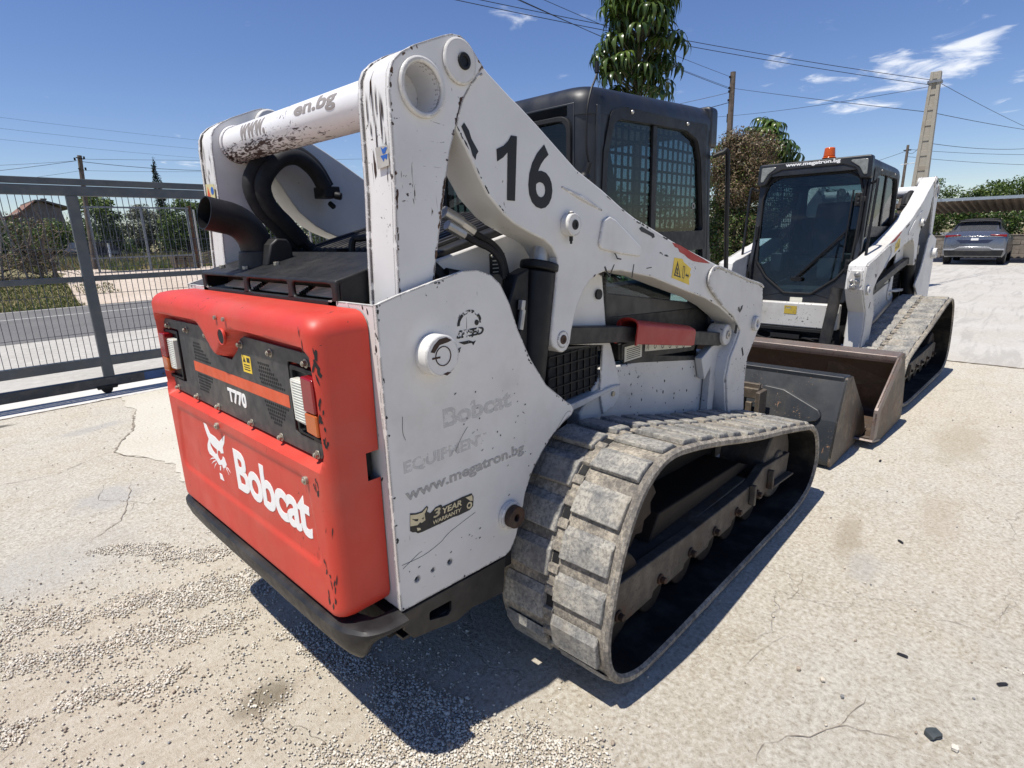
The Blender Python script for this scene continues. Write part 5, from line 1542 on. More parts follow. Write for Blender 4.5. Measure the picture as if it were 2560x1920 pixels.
GM = ground_mat()
PALE = pave_mat('pale_concrete', (.54, .505, .425), (.50, .46, .375), (.67, .635, .55), fine=60, spots=.55)
GREY = pave_mat('grey_concrete', (.47, .45, .41), (.43, .40, .35), (.54, .52, .48), streak=.45, fine=24)
CEM = pave_mat('cement_strip', (.60, .58, .55), (.55, .53, .50), (.66, .64, .61), fine=18, spots=.1)
ASPH = pave_mat('old_asphalt', (.125, .122, .118), (.15, .145, .14), (.24, .235, .225), fine=26)
GRAV = pave_mat('gravel_apron', (.52, .44, .36), (.46, .38, .30), (.62, .55, .47), fine=14, spots=.6)
EARTH = pave_mat('field_earth', (.16, .15, .07), (.20, .165, .09), (.27, .23, .13), fine=4, bumpd=.05)


def sheet(name, pts, z, m, kind='structure'):
    return raw_mesh(name, [(x, y, z) for x, y in pts], [list(range(len(pts)))], m, kind=kind)


def rect(x0, x1, y0, y1): return [(x0, y0), (x1, y0), (x1, y1), (x0, y1)]


# the land as one sheet to the horizon: flat here, a low rise beyond the road
def land_z(x, y):
    return -.012 + .64 * sstep(16.6, 19.6, y) + .10 * sstep(20, 60, y)
ys = [-1500, -300, -60, -20, -5, 0, 5, 10, 14, 16.6, 17.2, 17.8, 18.4, 19, 19.6, 21, 24, 30, 40, 60, 120, 400, 1500]
xs_ = [-1500, -300, -60, -30, -10, -5, 0, 3, 6, 10, 15, 20, 30, 60, 120, 400, 1500]
vv = [(x, y, land_z(x, y)) for y in ys for x in xs_]
ff_ = [(j * len(xs_) + i, j * len(xs_) + i + 1, (j + 1) * len(xs_) + i + 1, (j + 1) * len(xs_) + i) for j in range(len(ys) - 1) for i in range(len(xs_) - 1)]
raw_mesh('ground', vv, ff_, EARTH, kind='structure', smooth=True)
sheet('yard', rect(-25, 60, -40, 4.90), -.004, GM)
CRK = [(.63, 4.90), (.56, 4.42), (.60, 4.25), (.53, 4.05), (.468, 3.79), (.40, 3.55), (.273, 3.33), (.22, 3.20), (.17, 3.08), (.20, 2.95), (.31, 2.75), (.40, 2.45), (.33, 2.1), (.42, 1.75), (.50, 1.45), (.42, 1.15), (.36, .95), (.55, .65), (.9, .3), (2.2, .2), (3.2, .9), (3.3, 2.5), (3.1, 4.90)]
rg = random.Random(4)
jag = []
for (a, c) in zip(CRK, CRK[1:] + CRK[:1]):
    m_ = max(1, int((Vector(c) - Vector(a)).length / .05))
    for k in range(m_):
        p = Vector(a).lerp(Vector(c), k / m_)
        if k: p += Vector((rg.uniform(-.018, .018), rg.uniform(-.018, .018)))
        jag.append((p.x, min(p.y, 4.90)))
sheet('concrete_patch', jag, 0.0, PALE)
sheet('pavement', rect(7.29, 60, -40, 4.0), 0.0, GREY)
sheet('gate_strip', [(-25, 4.86), (-.4, 4.875), (.4, 4.89), (1.2, 4.91), (60, 4.92), (60, 5.75), (-25, 5.75)], 0.0, CEM)
sheet('apron', rect(-25, 60, 5.75, 10.2), -.002, pave_mat('apron_concrete', (.43, .41, .37), (.39, .37, .33), (.52, .50, .45), fine=9))
sheet('road', rect(-300, 300, 10.1, 16.3), .002, ASPH)
lm = pave_mat('road_line', (.50, .49, .46), (.40, .39, .37), (.6, .59, .56))
sheet('road_line', rect(-300, 300, 14.15, 14.25), .006, lm)
sheet('road_edge_line', rect(-300, 300, 16.02, 16.10), .006, lm)
# gravel drive up the rise beyond the road
vs, fs = [], []
yy_ = [16.25, 16.6, 17.2, 17.8, 18.4, 19, 19.6, 21, 24, 28]
for y in yy_:
    for x in (2.35 + .06 * (y - 16.2) if y < 20 else 2.9, 5, 8, 12, 16): vs.append((x, y, land_z(x, y) + .022))
for j in range(len(yy_) - 1):
    for i in range(4): fs.append((j * 5 + i, j * 5 + i + 1, j * 5 + 6 + i, j * 5 + 5 + i))
raw_mesh('gravel_drive', vs, fs, GRAV, kind='structure')

CRACK = flat('crack_dirt', (.24, .20, .155), .95, var=.3)


def crack(pts, w, seed, z=.002, taper=True):
    r = random.Random(seed); P = []
    for a, c in zip(pts, pts[1:]):
        m_ = max(2, int((Vector(c) - Vector(a)).length / .03))
        for k in range(m_): P.append(Vector(a).lerp(Vector(c), k / m_) + Vector((r.uniform(-.009, .009), r.uniform(-.009, .009))))
    P.append(Vector(pts[-1]))
    v, f = [], []
    n = len(P)
    for i, p in enumerate(P):
        d = (P[min(i + 1, n - 1)] - P[max(i - 1, 0)]).normalized(); q = Vector((-d.y, d.x))
        ww = w * r.uniform(.25, 1.3) * (min(1, 4 * min(i, n - 1 - i) / n + .1) if taper else 1)
        v += [(p.x + q.x * ww / 2, p.y + q.y * ww / 2, z), (p.x - q.x * ww / 2, p.y - q.y * ww / 2, z)]
    for i in range(n - 1): f.append((2 * i, 2 * i + 1, 2 * i + 3, 2 * i + 2))
    return v, f


V, F = [], []
for pts, w, sd, z in ((CRK[2:11], .018, 1, .003), ([(1.97, -1.17), (1.71, -1.22), (1.62, -1.2), (1.69, -1.3), (1.77, -1.44), (1.82, -1.56)], .0016, 2, 0), ([(.77, -1.4), (.84, -1.38), (.92, -1.43), (.99, -1.5), (1.07, -1.53), (1.1, -1.58), (1.11, -1.63), (1.16, -1.71)], .0030, 3, 0),
                      ([(1.97, -1.85), (2.16, -1.87), (2.32, -1.87)], .0016, 4, 0), ([(1.87, -1.69), (1.91, -1.81)], .0028, 5, 0), ([(1.08, -1.22), (1.25, -1.24), (1.38, -1.27), (1.39, -1.32)], .0014, 6, 0), ([(1.07, -1.53), (1.2, -1.56), (1.26, -1.57)], .0022, 7, 0),
                      ([(7.29, 4), (7.29, -6)], .03, 8, .004), ([(-2, 4.875), (-.3, 4.87), (.33, 4.885), (1.2, 4.91)], .016, 9, .004), ([(-.6, 3.0), (-.2, 2.9), (.13, 3.13)], .005, 10, 0), ([(.13, 2.43), (0, 1.99), (-.08, 1.79), (-.3, 1.6)], .006, 11, 0), ([(.0, 2.5), (-.1, 2.2), (.05, 2.0), (-.05, 1.8)], .003, 12, 0)):
    v, f = crack(pts, w, sd, z)
    o = len(V); V += v; F += [tuple(i + o for i in q) for q in f]
raw_mesh('ground_cracks', V, F, CRACK, kind='structure')

# loose gravel: real stones, thick in drifts and thin between
import numpy as np
nr = np.random.RandomState(3)


def stone_base():
    bm = bmesh.new(); bmesh.ops.create_icosphere(bm, subdivisions=1, radius=1)
    v = np.array([x.co[:] for x in bm.verts]); f = np.array([[q.index for q in x.verts] for x in bm.faces]); bm.free()
    return v, f


SV, SF = stone_base()


def stones(name, pts, sizes, mats, seed=1, flatten=.6, mat_p=None):
    r = np.random.RandomState(seed); n = len(pts); k = len(SV)
    ang = r.rand(n) * 2 * pi; sc = np.stack([r.uniform(.7, 1.3, n), r.uniform(.6, 1.1, n), r.uniform(.45, .9, n) * flatten / .6], 1) * np.asarray(sizes)[:, None]
    jit = r.uniform(.74, 1.2, (n, k, 1))
    P = SV[None] * jit * sc[:, None, :]
    tilt = r.uniform(-.5, .5, n); ct, st = np.cos(tilt)[:, None], np.sin(tilt)[:, None]
    y_, z_ = P[:, :, 1] * ct - P[:, :, 2] * st, P[:, :, 1] * st + P[:, :, 2] * ct
    P[:, :, 1], P[:, :, 2] = y_, z_
    ca, sa = np.cos(ang)[:, None], np.sin(ang)[:, None]
    x_, y_ = P[:, :, 0] * ca - P[:, :, 1] * sa, P[:, :, 0] * sa + P[:, :, 1] * ca
    P[:, :, 0], P[:, :, 1] = x_, y_
    C = np.zeros((n, 3)); C[:, :2] = np.asarray(pts)[:, :2]; C[:, 2] = np.asarray(sizes) * .22
    P += C[:, None, :]
    Vv = P.reshape(-1, 3); Ff = (SF[None] + (np.arange(n) * k)[:, None, None]).reshape(-1, 3)
    me = bpy.data.meshes.new(name)
    me.vertices.add(len(Vv)); me.vertices.foreach_set('co', Vv.ravel())
    me.loops.add(Ff.size); me.loops.foreach_set('vertex_index', Ff.ravel().astype(np.int32))
    me.polygons.add(len(Ff)); me.polygons.foreach_set('loop_start', np.arange(0, Ff.size, 3, dtype=np.int32)); me.polygons.foreach_set('loop_total', np.full(len(Ff), 3, np.int32))
    for m in mats: me.materials.append(m)
    mi = np.repeat(r.choice(len(mats), n, p=mat_p), len(SF)).astype(np.int32)
    me.update(); me.polygons.foreach_set('material_index', mi); me.validate()
    o = bpy.data.objects.new(name, me); COL.objects.link(o); o['kind'] = 'stuff'
    return o


ST = [flat('stone_pale', (.60, .56, .48), .9, var=.2), flat('stone_tan', (.52, .46, .37), .9, var=.2), flat('stone_brown', (.32, .26, .20), .9, var=.2), flat('stone_grey', (.22, .22, .22), .9, var=.25)]
pts, szs = [], []
BANDS = [([(-1.1, 1.02), (-.75, 1.04), (-.52, .98), (-.30, .88), (-.08, .76), (.10, .70), (.20, .58)], .085), ([(-1.0, .80), (-.70, .74), (-.46, .64), (-.30, .58), (-.12, .46), (.06, .40)], .075), ([(-.8, .42), (-.55, .38), (-.3, .25)], .05),
         ([(.0, -.52), (.10, -.60), (.22, -.70), (.32, -.80), (.42, -.95)], .085), ([(.13, .12), (.19, -.2), (.25, -.5), (.29, -.7)], .075), ([(-.2, 1.5), (.0, 1.2), (.15, 1.0)], .05)]


def band_d(x, y):
    best = 9
    for line, w in BANDS:
        for (ax, ay), (cx, cy) in zip(line, line[1:]):
            ex, ey = cx - ax, cy - ay; t = max(0, min(1, ((x - ax) * ex + (y - ay) * ey) / (ex * ex + ey * ey)))
            best = min(best, math.hypot(x - ax - ex * t, y - ay - ey * t) / w)
    return best
tries = 0
while len(pts) < 34000 and tries < 330000:
    tries += 1
    x = nr.uniform(-1.3, .75); y = nr.uniform(-1.15, 1.7)
    q = band_d(x, y) + 1.7 * noise.fractal(Vector((x * 4.5, y * 5.5, 3.1)), 1, 2, 4)
    far = sstep(1.6, .9, y) * sstep(.7, .35, x)
    dens = max(sstep(1.5, .35, q), far * (.035 + .16 * sstep(.1, .5, noise.fractal(Vector((x * 4, y * 9, 8.1)), 1, 2, 3))))
    if nr.rand() < dens:
        pts.append((x, y)); szs.append(.0018 + .0042 * nr.rand() ** 1.6 + (.005 * nr.rand() if nr.rand() < .02 else 0))
stones('gravel', pts, szs, ST, 2, mat_p=[.52, .34, .11, .03])
pts, szs = [], []
for k in range(5200):
    x = nr.uniform(-1.2, 6.0); y = nr.uniform(-3.6, 5.0)
    pts.append((x, y)); szs.append(.0016 + .005 * nr.rand() ** 4)
stones('grit', pts, szs, ST, 5, mat_p=[.35, .3, .25, .1])


# ------------------------------------------------------------------ foliage
def leaf_cloud(name, clumps, n, size, mats, parent=None, seed=1, aspect=1.9, up=.35, kind=None, spread=1.0, mat_p=None):
    """leaf-sized faces scattered through clumps (x, y, z, rx, ry, rz)"""
    r = np.random.RandomState(seed)
    cl = np.array(clumps, float)
    vol = np.cbrt(cl[:, 3] * cl[:, 4] * cl[:, 5]) ** 2
    idx = r.choice(len(cl), n, p=vol / vol.sum())
    d = r.normal(size=(n, 3)); d /= np.linalg.norm(d, axis=1)[:, None]
    rad = r.uniform(0, 1, n) ** .42 * spread
    P = cl[idx, :3] + d * rad[:, None] * cl[idx, 3:6]
    nrm = d * .7 + r.normal(size=(n, 3)) * .6 + np.array([0, 0, up]); nrm /= np.linalg.norm(nrm, axis=1)[:, None]
    t = np.cross(nrm, r.normal(size=(n, 3))); t /= np.linalg.norm(t, axis=1)[:, None]
    bt = np.cross(nrm, t)
    s = size * r.uniform(.6, 1.35, n)[:, None]
    w = s / aspect
    Q = np.stack([P - t * s * .5, P + bt * w * .5 + nrm * w * .10, P + t * s * .5 - nrm * s * .10, P - bt * w * .5 + nrm * w * .10], 1).reshape(-1, 3)
    Ff = np.arange(4 * n).reshape(n, 4)
    me = bpy.data.meshes.new(name)
    me.vertices.add(4 * n); me.vertices.foreach_set('co', Q.ravel())
    me.loops.add(4 * n); me.loops.foreach_set('vertex_index', Ff.ravel().astype(np.int32))
    me.polygons.add(n); me.polygons.foreach_set('loop_start', np.arange(0, 4 * n, 4, dtype=np.int32)); me.polygons.foreach_set('loop_total', np.full(n, 4, np.int32))
    for m in mats: me.materials.append(m)
    me.update()
    me.polygons.foreach_set('material_index', r.choice(len(mats), n, p=mat_p).astype(np.int32))
    o = bpy.data.objects.new(name, me); COL.objects.link(o)
    if parent is not None: o.parent = parent
    return tag(o, None, None, None, kind)


def clumps_in(c, R, n, cr, seed, low=-1.0, power=.5):
    r = random.Random(seed); out = []
    for k in range(n):
        while True:
            p = Vector((r.uniform(-1, 1), r.uniform(-1, 1), r.uniform(low, 1)))
            if p.length < 1: break
        p = p.normalized() * (p.length ** power)
        q = cr * r.uniform(.6, 1.3)
        out.append((c[0] + p.x * R[0], c[1] + p.y * R[1], c[2] + p.z * R[2], q, q, q * r.uniform(.6, .95)))
    return out


LEAF = {
    'dark': leaf_mat('leaf_dark_green', (.014, .030, .010), (.045, .085, .022)),
    'mid': leaf_mat('leaf_mid_green', (.040, .080, .018), (.12, .175, .045)),
    'yellow': leaf_mat('leaf_yellow_green', (.070, .115, .022), (.19, .235, .06)),
    'olive': leaf_mat('leaf_olive', (.075, .090, .055), (.19, .20, .14)),
    'citrus': leaf_mat('leaf_citrus', (.022, .050, .010), (.085, .135, .022), rough=.35),
    'brown': leaf_mat('leaf_dead_brown', (.075, .050, .030), (.21, .150, .085), trans=.1),
    'cypress': leaf_mat('leaf_cypress', (.006, .014, .007), (.022, .040, .016)),
    'grass': leaf_mat('grass_blade', (.05, .085, .018), (.17, .19, .06)),
    'dry': leaf_mat('grass_dry', (.20, .17, .08), (.34, .28, .14)),
    'umbrella': leaf_mat('leaf_umbrella', (.020, .042, .010), (.072, .108, .024), rough=.28, trans=.12, scale=9),
    'umbrella_new': leaf_mat('leaf_umbrella_new', (.050, .095, .015), (.13, .18, .035), rough=.3, trans=.2, scale=9),
}
BARK = rusty('bark', (.10, .08, .06), rust=(.07, .05, .035), amount=.5, dust=.3, metal=0, rough=.95, scale=9)
TWIG = rusty('dry_twig', (.19, .155, .12), rust=(.10, .07, .05), amount=.4, dust=.3, metal=0, rough=.95, scale=9)


def trunk_obj(root, h, r, seed, limbs=5, R=1.0, lean=.1):
    rr = random.Random(seed); b = B()
    p = [Vector((0, 0, -.1))]
    for k in range(1, 6): p.append(Vector((rr.uniform(-lean, lean) * k / 3, rr.uniform(-lean, lean) * k / 3, h * k / 5)))
    b.tube(p, [r * (1.25 - .15 * i) for i in range(6)], 9)
    for k in range(limbs):
        a = rr.uniform(0, 2 * pi); s0 = p[rr.randint(2, 4)]
        e = s0 + Vector((cos(a) * R * rr.uniform(.4, .8), sin(a) * R * rr.uniform(.4, .8), h * rr.uniform(.2, .5)))
        m_ = s0.lerp(e, .5) + Vector((0, 0, .1 * h))
        b.tube([s0, m_, e], [r * .55, r * .35, r * .12], 6)
    return b.obj('trunk', BARK, root, smooth=60)


def tree(name, loc, h, R, n, size, mats, label, cat='tree', group=None, seed=1, nc=22, trunk_h=None, trunk_r=.1, low=-.6, mat_p=None, cr=.42, squash=1.0):
    root = empty(name, loc, 0, label, cat, group)
    th = trunk_h if trunk_h is not None else h * .35
    trunk_obj(root, max(th, .3) + .2 * h, trunk_r, seed, R=R)
    cz = (h + th) / 2; hz_ = (h - th) / 2
    leaf_cloud('crown', clumps_in((0, 0, cz), (R * .82, R * .82, hz_ * .86), nc, R * cr, seed, low), n, size, mats, root, seed, mat_p=mat_p)
    return root


# umbrella trees: whorls of long drooping leaflets on a bare trunk
def whorl_mesh(seed, droop, L, wd, mats):
    r = random.Random(seed); V, F, MI = [], [], []
    k = r.randint(9, 12)
    for i in range(k):
        a = 2 * pi * i / k + r.uniform(-.12, .12); l = L * r.uniform(.82, 1.1)
        prev = None
        o = Vector((cos(a), sin(a), 0)); sd = Vector((-sin(a), cos(a), 0))
        px, pz = .02, 0.0; ang = r.uniform(.05, .35)
        segs = 6
        for s_ in range(segs + 1):
            t = s_ / segs
            w = wd * (.25 + 1.5 * t if t < .5 else 2.0 * (1 - t) + .0) * (1 if t < 1 else 0) + .002
            c = o * px + Vector((0, 0, pz))
            base = len(V)
            nrm = Vector((0, 0, 1))
            V += [tuple(c - sd * w + Vector((0, 0, w * .35))), tuple(c - Vector((0, 0, 0))), tuple(c + sd * w + Vector((0, 0, w * .35)))]
            if s_:
                F += [(base - 3, base - 2, base + 1, base), (base - 2, base - 1, base + 2, base + 1)]
            step = l / segs
            px += step * cos(ang); pz += step * sin(ang)
            ang -= droop * (1.35 if s_ < 3 else .7) / segs * r.uniform(.8, 1.2)
    me = bpy.data.meshes.new('leaf_whorl'); me.from_pydata(V, [], F)
    for m in mats: me.materials.append(m)
    me.shade_smooth(); me.update()
    return me


def umbrella_tree(loc, trunk_h, whorls, label, seed, scale=1.0):
    root = empty('umbrella_tree', loc, 0, label, 'tree')
    r = random.Random(seed)
    old = [whorl_mesh(seed + i, 1.9 + .15 * i, .27 * scale, .024 * scale, [LEAF['umbrella']]) for i in range(3)]
    new = [whorl_mesh(seed + 9 + i, 1.6 + .2 * i, .25 * scale, .024 * scale, [LEAF['umbrella_new']]) for i in range(2)]
    b = B(); b.tube([(0, 0, -.1), (.03, .02, trunk_h * .5), (0, 0, trunk_h)], [.075, .06, .04], 10)
    st = B()
    for (x, y, z, fresh) in whorls:
        me = r.choice(new if fresh else old)
        o = bpy.data.objects.new('leaf_whorl', me); COL.objects.link(o); o.parent = root
        o.location = (x, y, z); out = Vector((x, y, .55)); out.normalize()
        o.rotation_euler = (Vector((0, 0, 1)).rotation_difference(Vector((x * .55, y * .55, 1)).normalized())).to_euler()
        o.rotation_euler.rotate_axis('Z', r.uniform(0, 6.28)); s_ = r.uniform(.8, 1.15); o.scale = (s_, s_, s_ * r.uniform(.85, 1.1))
        z0 = max(.5 * trunk_h, min(trunk_h, z - .35))
        b.tube([(x * .08, y * .08, z0), (x * .55, y * .55, (z0 + z) / 2 + .02), (x, y, z)], [.011, .009, .007], 5)
    b.obj('trunk', flat('green_bark', (.09, .085, .05), .8, var=.3), root, smooth=60)
    return root


# ------------------------------------------------------------------ sliding gate in the foreground left
GATE = flat('gate_paint', (.070, .082, .092), .5, var=.18, scale=5, dust=.14)
GATE_D = flat('gate_rail_paint', (.038, .044, .050), .55, var=.25, scale=5, dust=.2)
GWIRE = flat('gate_wire', (.085, .09, .11), .5, .3)
gt = empty('sliding_gate', (.6, 5.2, 0), 0, 'blue grey sliding mesh gate on a wheeled bottom rail beside the road', 'gate')
def gbox(name, x0, x1, z0, z1, y0=-.03, y1=.03, m=GATE, par=gt, bev=.004):
    b = B(); b.box(x0 - .6, x1 - .6, y0, y1, z0, z1); return b.obj(name, m, par, bevel=bev)
GX0, GX1 = -3.2, 3.35
gbox('top_guide', GX0, GX1, 2.060, 2.118, -.028, .028)
gbox('top_rail', GX0, GX1, 1.960, 2.052)
gbox('middle_rail', GX0, GX1, 1.147, 1.200, -.02, .02)
gbox('bottom_rail', GX0, GX1, .290, .385)
gbox('lower_beam', GX0, GX1, .072, .172, -.04, .04, GATE_D)
for x in (-2.3, .615, 3.30): gbox('post', x - .046, x + .046, .172, 1.960, -.032, .032)
bl = B(); bl.box(.92 - .6, 1.42 - .6, -.0412, -.040, .080, .165); bl.obj('paint_patch', flat('blue_paint', (.025, .075, .20), .5, var=.3), gt, smooth=0)
first = None
for x in (-.30, -.12, .19, .27, .45, .52, .80, .86, 1.10, 1.30):
    if first is None:
        b = B(); b.cyl((0, -.046, 0), (0, -.040, 0), .011, n=8); first = b.obj('bolt', GATE_D, gt); o = first
    else: o = first.copy(); COL.objects.link(o)
    o.location = (x - .6, 0, .115 + (.02 if x in (.27, .86) else 0))
for x in (.575, -2.2, 3.2):
    b = B(); b.cyl((x - .6, -.03, .050), (x - .6, .03, .050), .048, n=24); b.prism([(x - .70, .09), (x - .50, .09), (x - .515, .055), (x - .685, .055)], 'y', -.055, -.042); b.obj('wheel', MT['black'], gt, bevel=.003)
for (a, c) in ((GX0, -2.346), (-2.254, .569), (.661, 3.254)):
    b = B()
    n = int((c - a) / .0533)
    for k in range(1, n + 1):
        x = a + k * (c - a) / (n + 1) - .6
        b.box(x - .0026, x + .0026, -.003, .003, .385, 1.96)
    z = .386
    zz_ = [.513, .639, .765, .892, 1.02, 1.28, 1.41, 1.54]
    if a < -2: zz_ = [.62, .88, 1.40]
    if a == -2.254: zz_ = [.64, 1.02, 1.47]
    for z in zz_: b.box(a - .6, c - .6, .003, .0075, z - .0022, z + .0022)
    b.obj('mesh_panel', GWIRE, gt, smooth=0)

# ------------------------------------------------------------------ across the road
GALV = flat('galvanised_tube', (.24, .25, .26), .45, .5, var=.2)
fg = empty('yard_gate', (5.0, 20, .62), 0, 'grey tubular mesh gate standing across the road', 'gate')
b = B(); b.box(-1.55, 1.45, -.025, .025, 2.00, 2.05); b.obj('top_rail', GALV, fg)
b = B(); b.box(-1.55, 1.45, -.025, .025, .02, .07); b.obj('bottom_rail', GALV, fg)
b = B(); b.box(-1.55, 1.45, -.02, .02, .47, .51); b.obj('middle_rail', GALV, fg)
for x in (-1.42, .0, 1.36):
    b = B(); b.box(x - .03, x + .03, -.026, .026, .0, 2.02); b.obj('post', GALV, fg)
b = B()
for k in range(1, 38): b.box(-1.5 + k * .079, -1.497 + k * .079, -.002, .002, .05, 2.0)
for k in range(1, 26): b.box(-1.5, 1.45, .002, .005, .05 + k * .078, .0525 + k * .078)
b.obj('mesh_panel', GWIRE, fg, smooth=0)
ps = empty('gate_post', (6.46, 20, .55), 0, 'rusty brown steel post at the end of the far gate', 'post')
b = B(); b.box(-.035, .035, -.035, .035, 0, 2.15); b.obj('pole', MT['rust'], ps); b = B(); b.box(-.05, .05, -.05, .05, 2.15, 2.17); b.obj('cap', MT['rust'], ps)
# green netted fence further along
fn = empty('netting_fence', (8.5, 20.2, .62), 0, 'green netted wire fence with pale tilted posts beyond the loader', 'fence')
for x, l in ((-1.85, .0), (.15, -.12), (.62, -.10), (2.4, -.1), (4.4, .1)):
    b = B(); b.tube([(x, 0, -.05), (x + l, 0, 2.0)], .03, 8); b.obj('post', flat('pale_post', (.42, .42, .40), .7, var=.2), fn)
b = B()
for k in range(60):
    x = -1.9 + k * .12; b.tube([(x, .02, .05), (x + .03, .02, 1.75)], .004, 4, False)
for k in range(12): b.box(-1.9, 5.2, .02, .026, .1 + k * .15, .106 + k * .15)
b.obj('wire_mesh', GWIRE, fn, smooth=0)
gn = flat('green_netting', (.02, .085, .06), .8, var=.4)
V, F = [], []
for i in range(70):
    for j in range(7):
        V.append((-.9 + i * .09, .05 + .05 * sin(i * .9 + j) * (1 - j / 8), -.02 + j * (.10 + .025 * sin(i * .35) + .012 * sin(i * 1.3))))
for i in range(69):
    for j in range(6):
        if rng.random() < .93: F.append((i * 7 + j, i * 7 + 7 + j, i * 7 + 8 + j, i * 7 + j + 1))
raw_mesh('green_net', V, F, gn, fn, smooth=True)
# dead creeper over an old wire fence on the left
cv = empty('dead_creeper', (1.0, 19.0, .55), 0, 'tangle of bare brown creeper stems over an old wire fence', 'plant')
r_ = random.Random(8); b = B()
for k in range(260):
    x = r_.uniform(-2.6, 1.45); hgt = 2.05 - .55 * max(0, .6 - x) * .6 if x < .6 else 2.1 - (x - .9) * .6
    p = [Vector((x, r_.uniform(-.25, .25), r_.uniform(0, .9)))]
    d = Vector((r_.uniform(-1, 1), r_.uniform(-.3, .3), r_.uniform(-.2, 1)))
    for q in range(7):
        d = (d + Vector((r_.uniform(-.7, .7), r_.uniform(-.3, .3), r_.uniform(-.6, .6)))).normalized()
        nx = p[-1] + d * .16
        nx.z = max(.03, min(nx.z, hgt)); nx.y = max(-.35, min(.35, nx.y)); p.append(nx)
    w = r_.uniform(.006, .020)
    b.tube(p, [w * (1 - .1 * i) for i in range(8)], 5, False)
for x, w in ((-.35, .06), (-.2, .05), (.95, .06), (1.25, .07)):
    b.tube(smooth_curve([(x, 0, -.1), (x + .08, .05, .4), (x - .10, -.03, .9), (x + .06, 0, 1.5), (x - .1, 0, 2.0)], 3, False), [w * (1 - .05 * i) for i in range(13)], 7)
b.obj('stems', TWIG, cv, smooth=60)
leaf_cloud('leaves', clumps_in((.95, 0, 1.15), (.45, .25, 1.0), 20, .25, 4) + clumps_in((-.8, 0, .55), (1.6, .2, .6), 24, .22, 5), 1500, .07, [LEAF['brown'], LEAF['olive'], LEAF['mid']], cv, 6, mat_p=[.6, .2, .2])
of = empty('old_fence', (1.0, 19.2, .55), 0, 'old wire fence with leaning pale poles behind the creeper', 'fence')
for x, l, h_ in ((-1.9, 0, 2.0), (.15, .25, 1.7), (.75, -.35, 2.25), (1.35, .02, .9)):
    b = B(); b.tube([(x, 0, -.1), (x + l, 0, h_)], .03, 8); b.obj('pole', flat('weathered_pole', (.34, .31, .27), .8, var=.25), of)
b = B()
for k in range(70):
    x = -2.8 + k * .085
    b.tube([(x, .02, .1), (x + .5, .02, 1.9)], .003, 3, False); b.tube([(x + .5, .02, .1), (x, .02, 1.9)], .003, 3, False)
b.obj('wire_mesh', GWIRE, of, smooth=0)
# grass on the verge
def grass_patch(name, x0, x1, y0, y1, n, h, mats, seed, p=None, zf=land_z):
    r = np.random.RandomState(seed); V = []; 
    X = r.uniform(x0, x1, n); Y = r.uniform(y0, y1, n)
    Z = np.array([zf(a, c) for a, c in zip(X, Y)])
    H = h * r.uniform(.4, 1.2, n); A = r.uniform(0, 2 * pi, n); W = H * .10 + .006
    lx, ly = r.normal(0, .35, n) * H, r.normal(0, .35, n) * H
    P = np.zeros((n, 3, 3))
    P[:, 0] = np.stack([X - np.cos(A) * W, Y - np.sin(A) * W, Z], 1); P[:, 1] = np.stack([X + np.cos(A) * W, Y + np.sin(A) * W, Z], 1); P[:, 2] = np.stack([X + lx, Y + ly, Z + H], 1)
    me = bpy.data.meshes.new(name); me.vertices.add(3 * n); me.vertices.foreach_set('co', P.ravel())
    me.loops.add(3 * n); me.loops.foreach_set('vertex_index', np.arange(3 * n, dtype=np.int32))
    me.polygons.add(n); me.polygons.foreach_set('loop_start', np.arange(0, 3 * n, 3, dtype=np.int32)); me.polygons.foreach_set('loop_total', np.full(n, 3, np.int32))
    for m in mats: me.materials.append(m)
    me.update(); me.polygons.foreach_set('material_index', r.choice(len(mats), n, p=p).astype(np.int32))
    o = bpy.data.objects.new(name, me); COL.objects.link(o); o['kind'] = 'stuff'
    return o
grass_patch('grass', -6, 2.45, 16.35, 19.6, 26000, .08, [LEAF['grass'], LEAF['mid'], LEAF['dry']], 3, [.5, .3, .2])
grass_patch('meadow_grass', 2.5, 14, 24, 34, 14000, .42, [LEAF['dry'], LEAF['grass'], LEAF['olive']], 4, [.45, .35, .2])
grass_patch('verge_weeds', 2.55, 3.5, 17.6, 18.4, 500, .09, [LEAF['mid'], LEAF['dry']], 5)
grass_patch('drive_weeds', 4.3, 9, 21.2, 24, 3500, .28, [LEAF['mid'], LEAF['grass'], LEAF['dry']], 6)

# house among the trees
WALL_C = flat('cream_render', (.46, .40, .33), .9, var=.12, scale=3)
WALL_B = flat('weathered_wall', (.20, .165, .14), .9, var=.25, scale=2)
ROOF_T = flat('clay_tiles', (.20, .105, .07), .85, var=.3, scale=6)
hs_ = empty('farmhouse', (4.4, 45, .6), 0, 'low farmhouse with tiled roof and brown gable behind the creeper', 'house')
b = B(); b.box(-4.5, .35, -.1, 5, 0, 2.62); b.obj('front_wall', WALL_C, hs_)
b = B(); b.prism([(.35, 0), (3.0, 0), (2.55, 3.2), (1.55, 3.66), (.35, 2.9)], 'y', -.4, 5); b.obj('gable_wall', WALL_B, hs_)
b = B(); b.prism([(-4.6, 1.9), (.35, 2.62), (1.3, 3.55), (1.3, 3.65), (.30, 2.82), (-4.6, 2.05)], 'y', -.5, 5.3)
rf = b.obj('roof', ROOF_T, hs_)
b = B(); b.prism([(1.3, 3.62), (1.75, 3.62), (3.1, 3.22), (3.1, 3.30), (1.75, 3.72), (1.3, 3.72)], 'y', -.6, 5.3); b.obj('roof', flat('grey_tiles', (.14, .12, .11), .85, var=.3, scale=6), hs_)
b = B(); b.box(1.90, 2.12, 1, 1.3, 3.4, 3.86); b.box(1.86, 2.16, .96, 1.34, 3.82, 3.9); b.obj('chimney', WALL_B, rf)
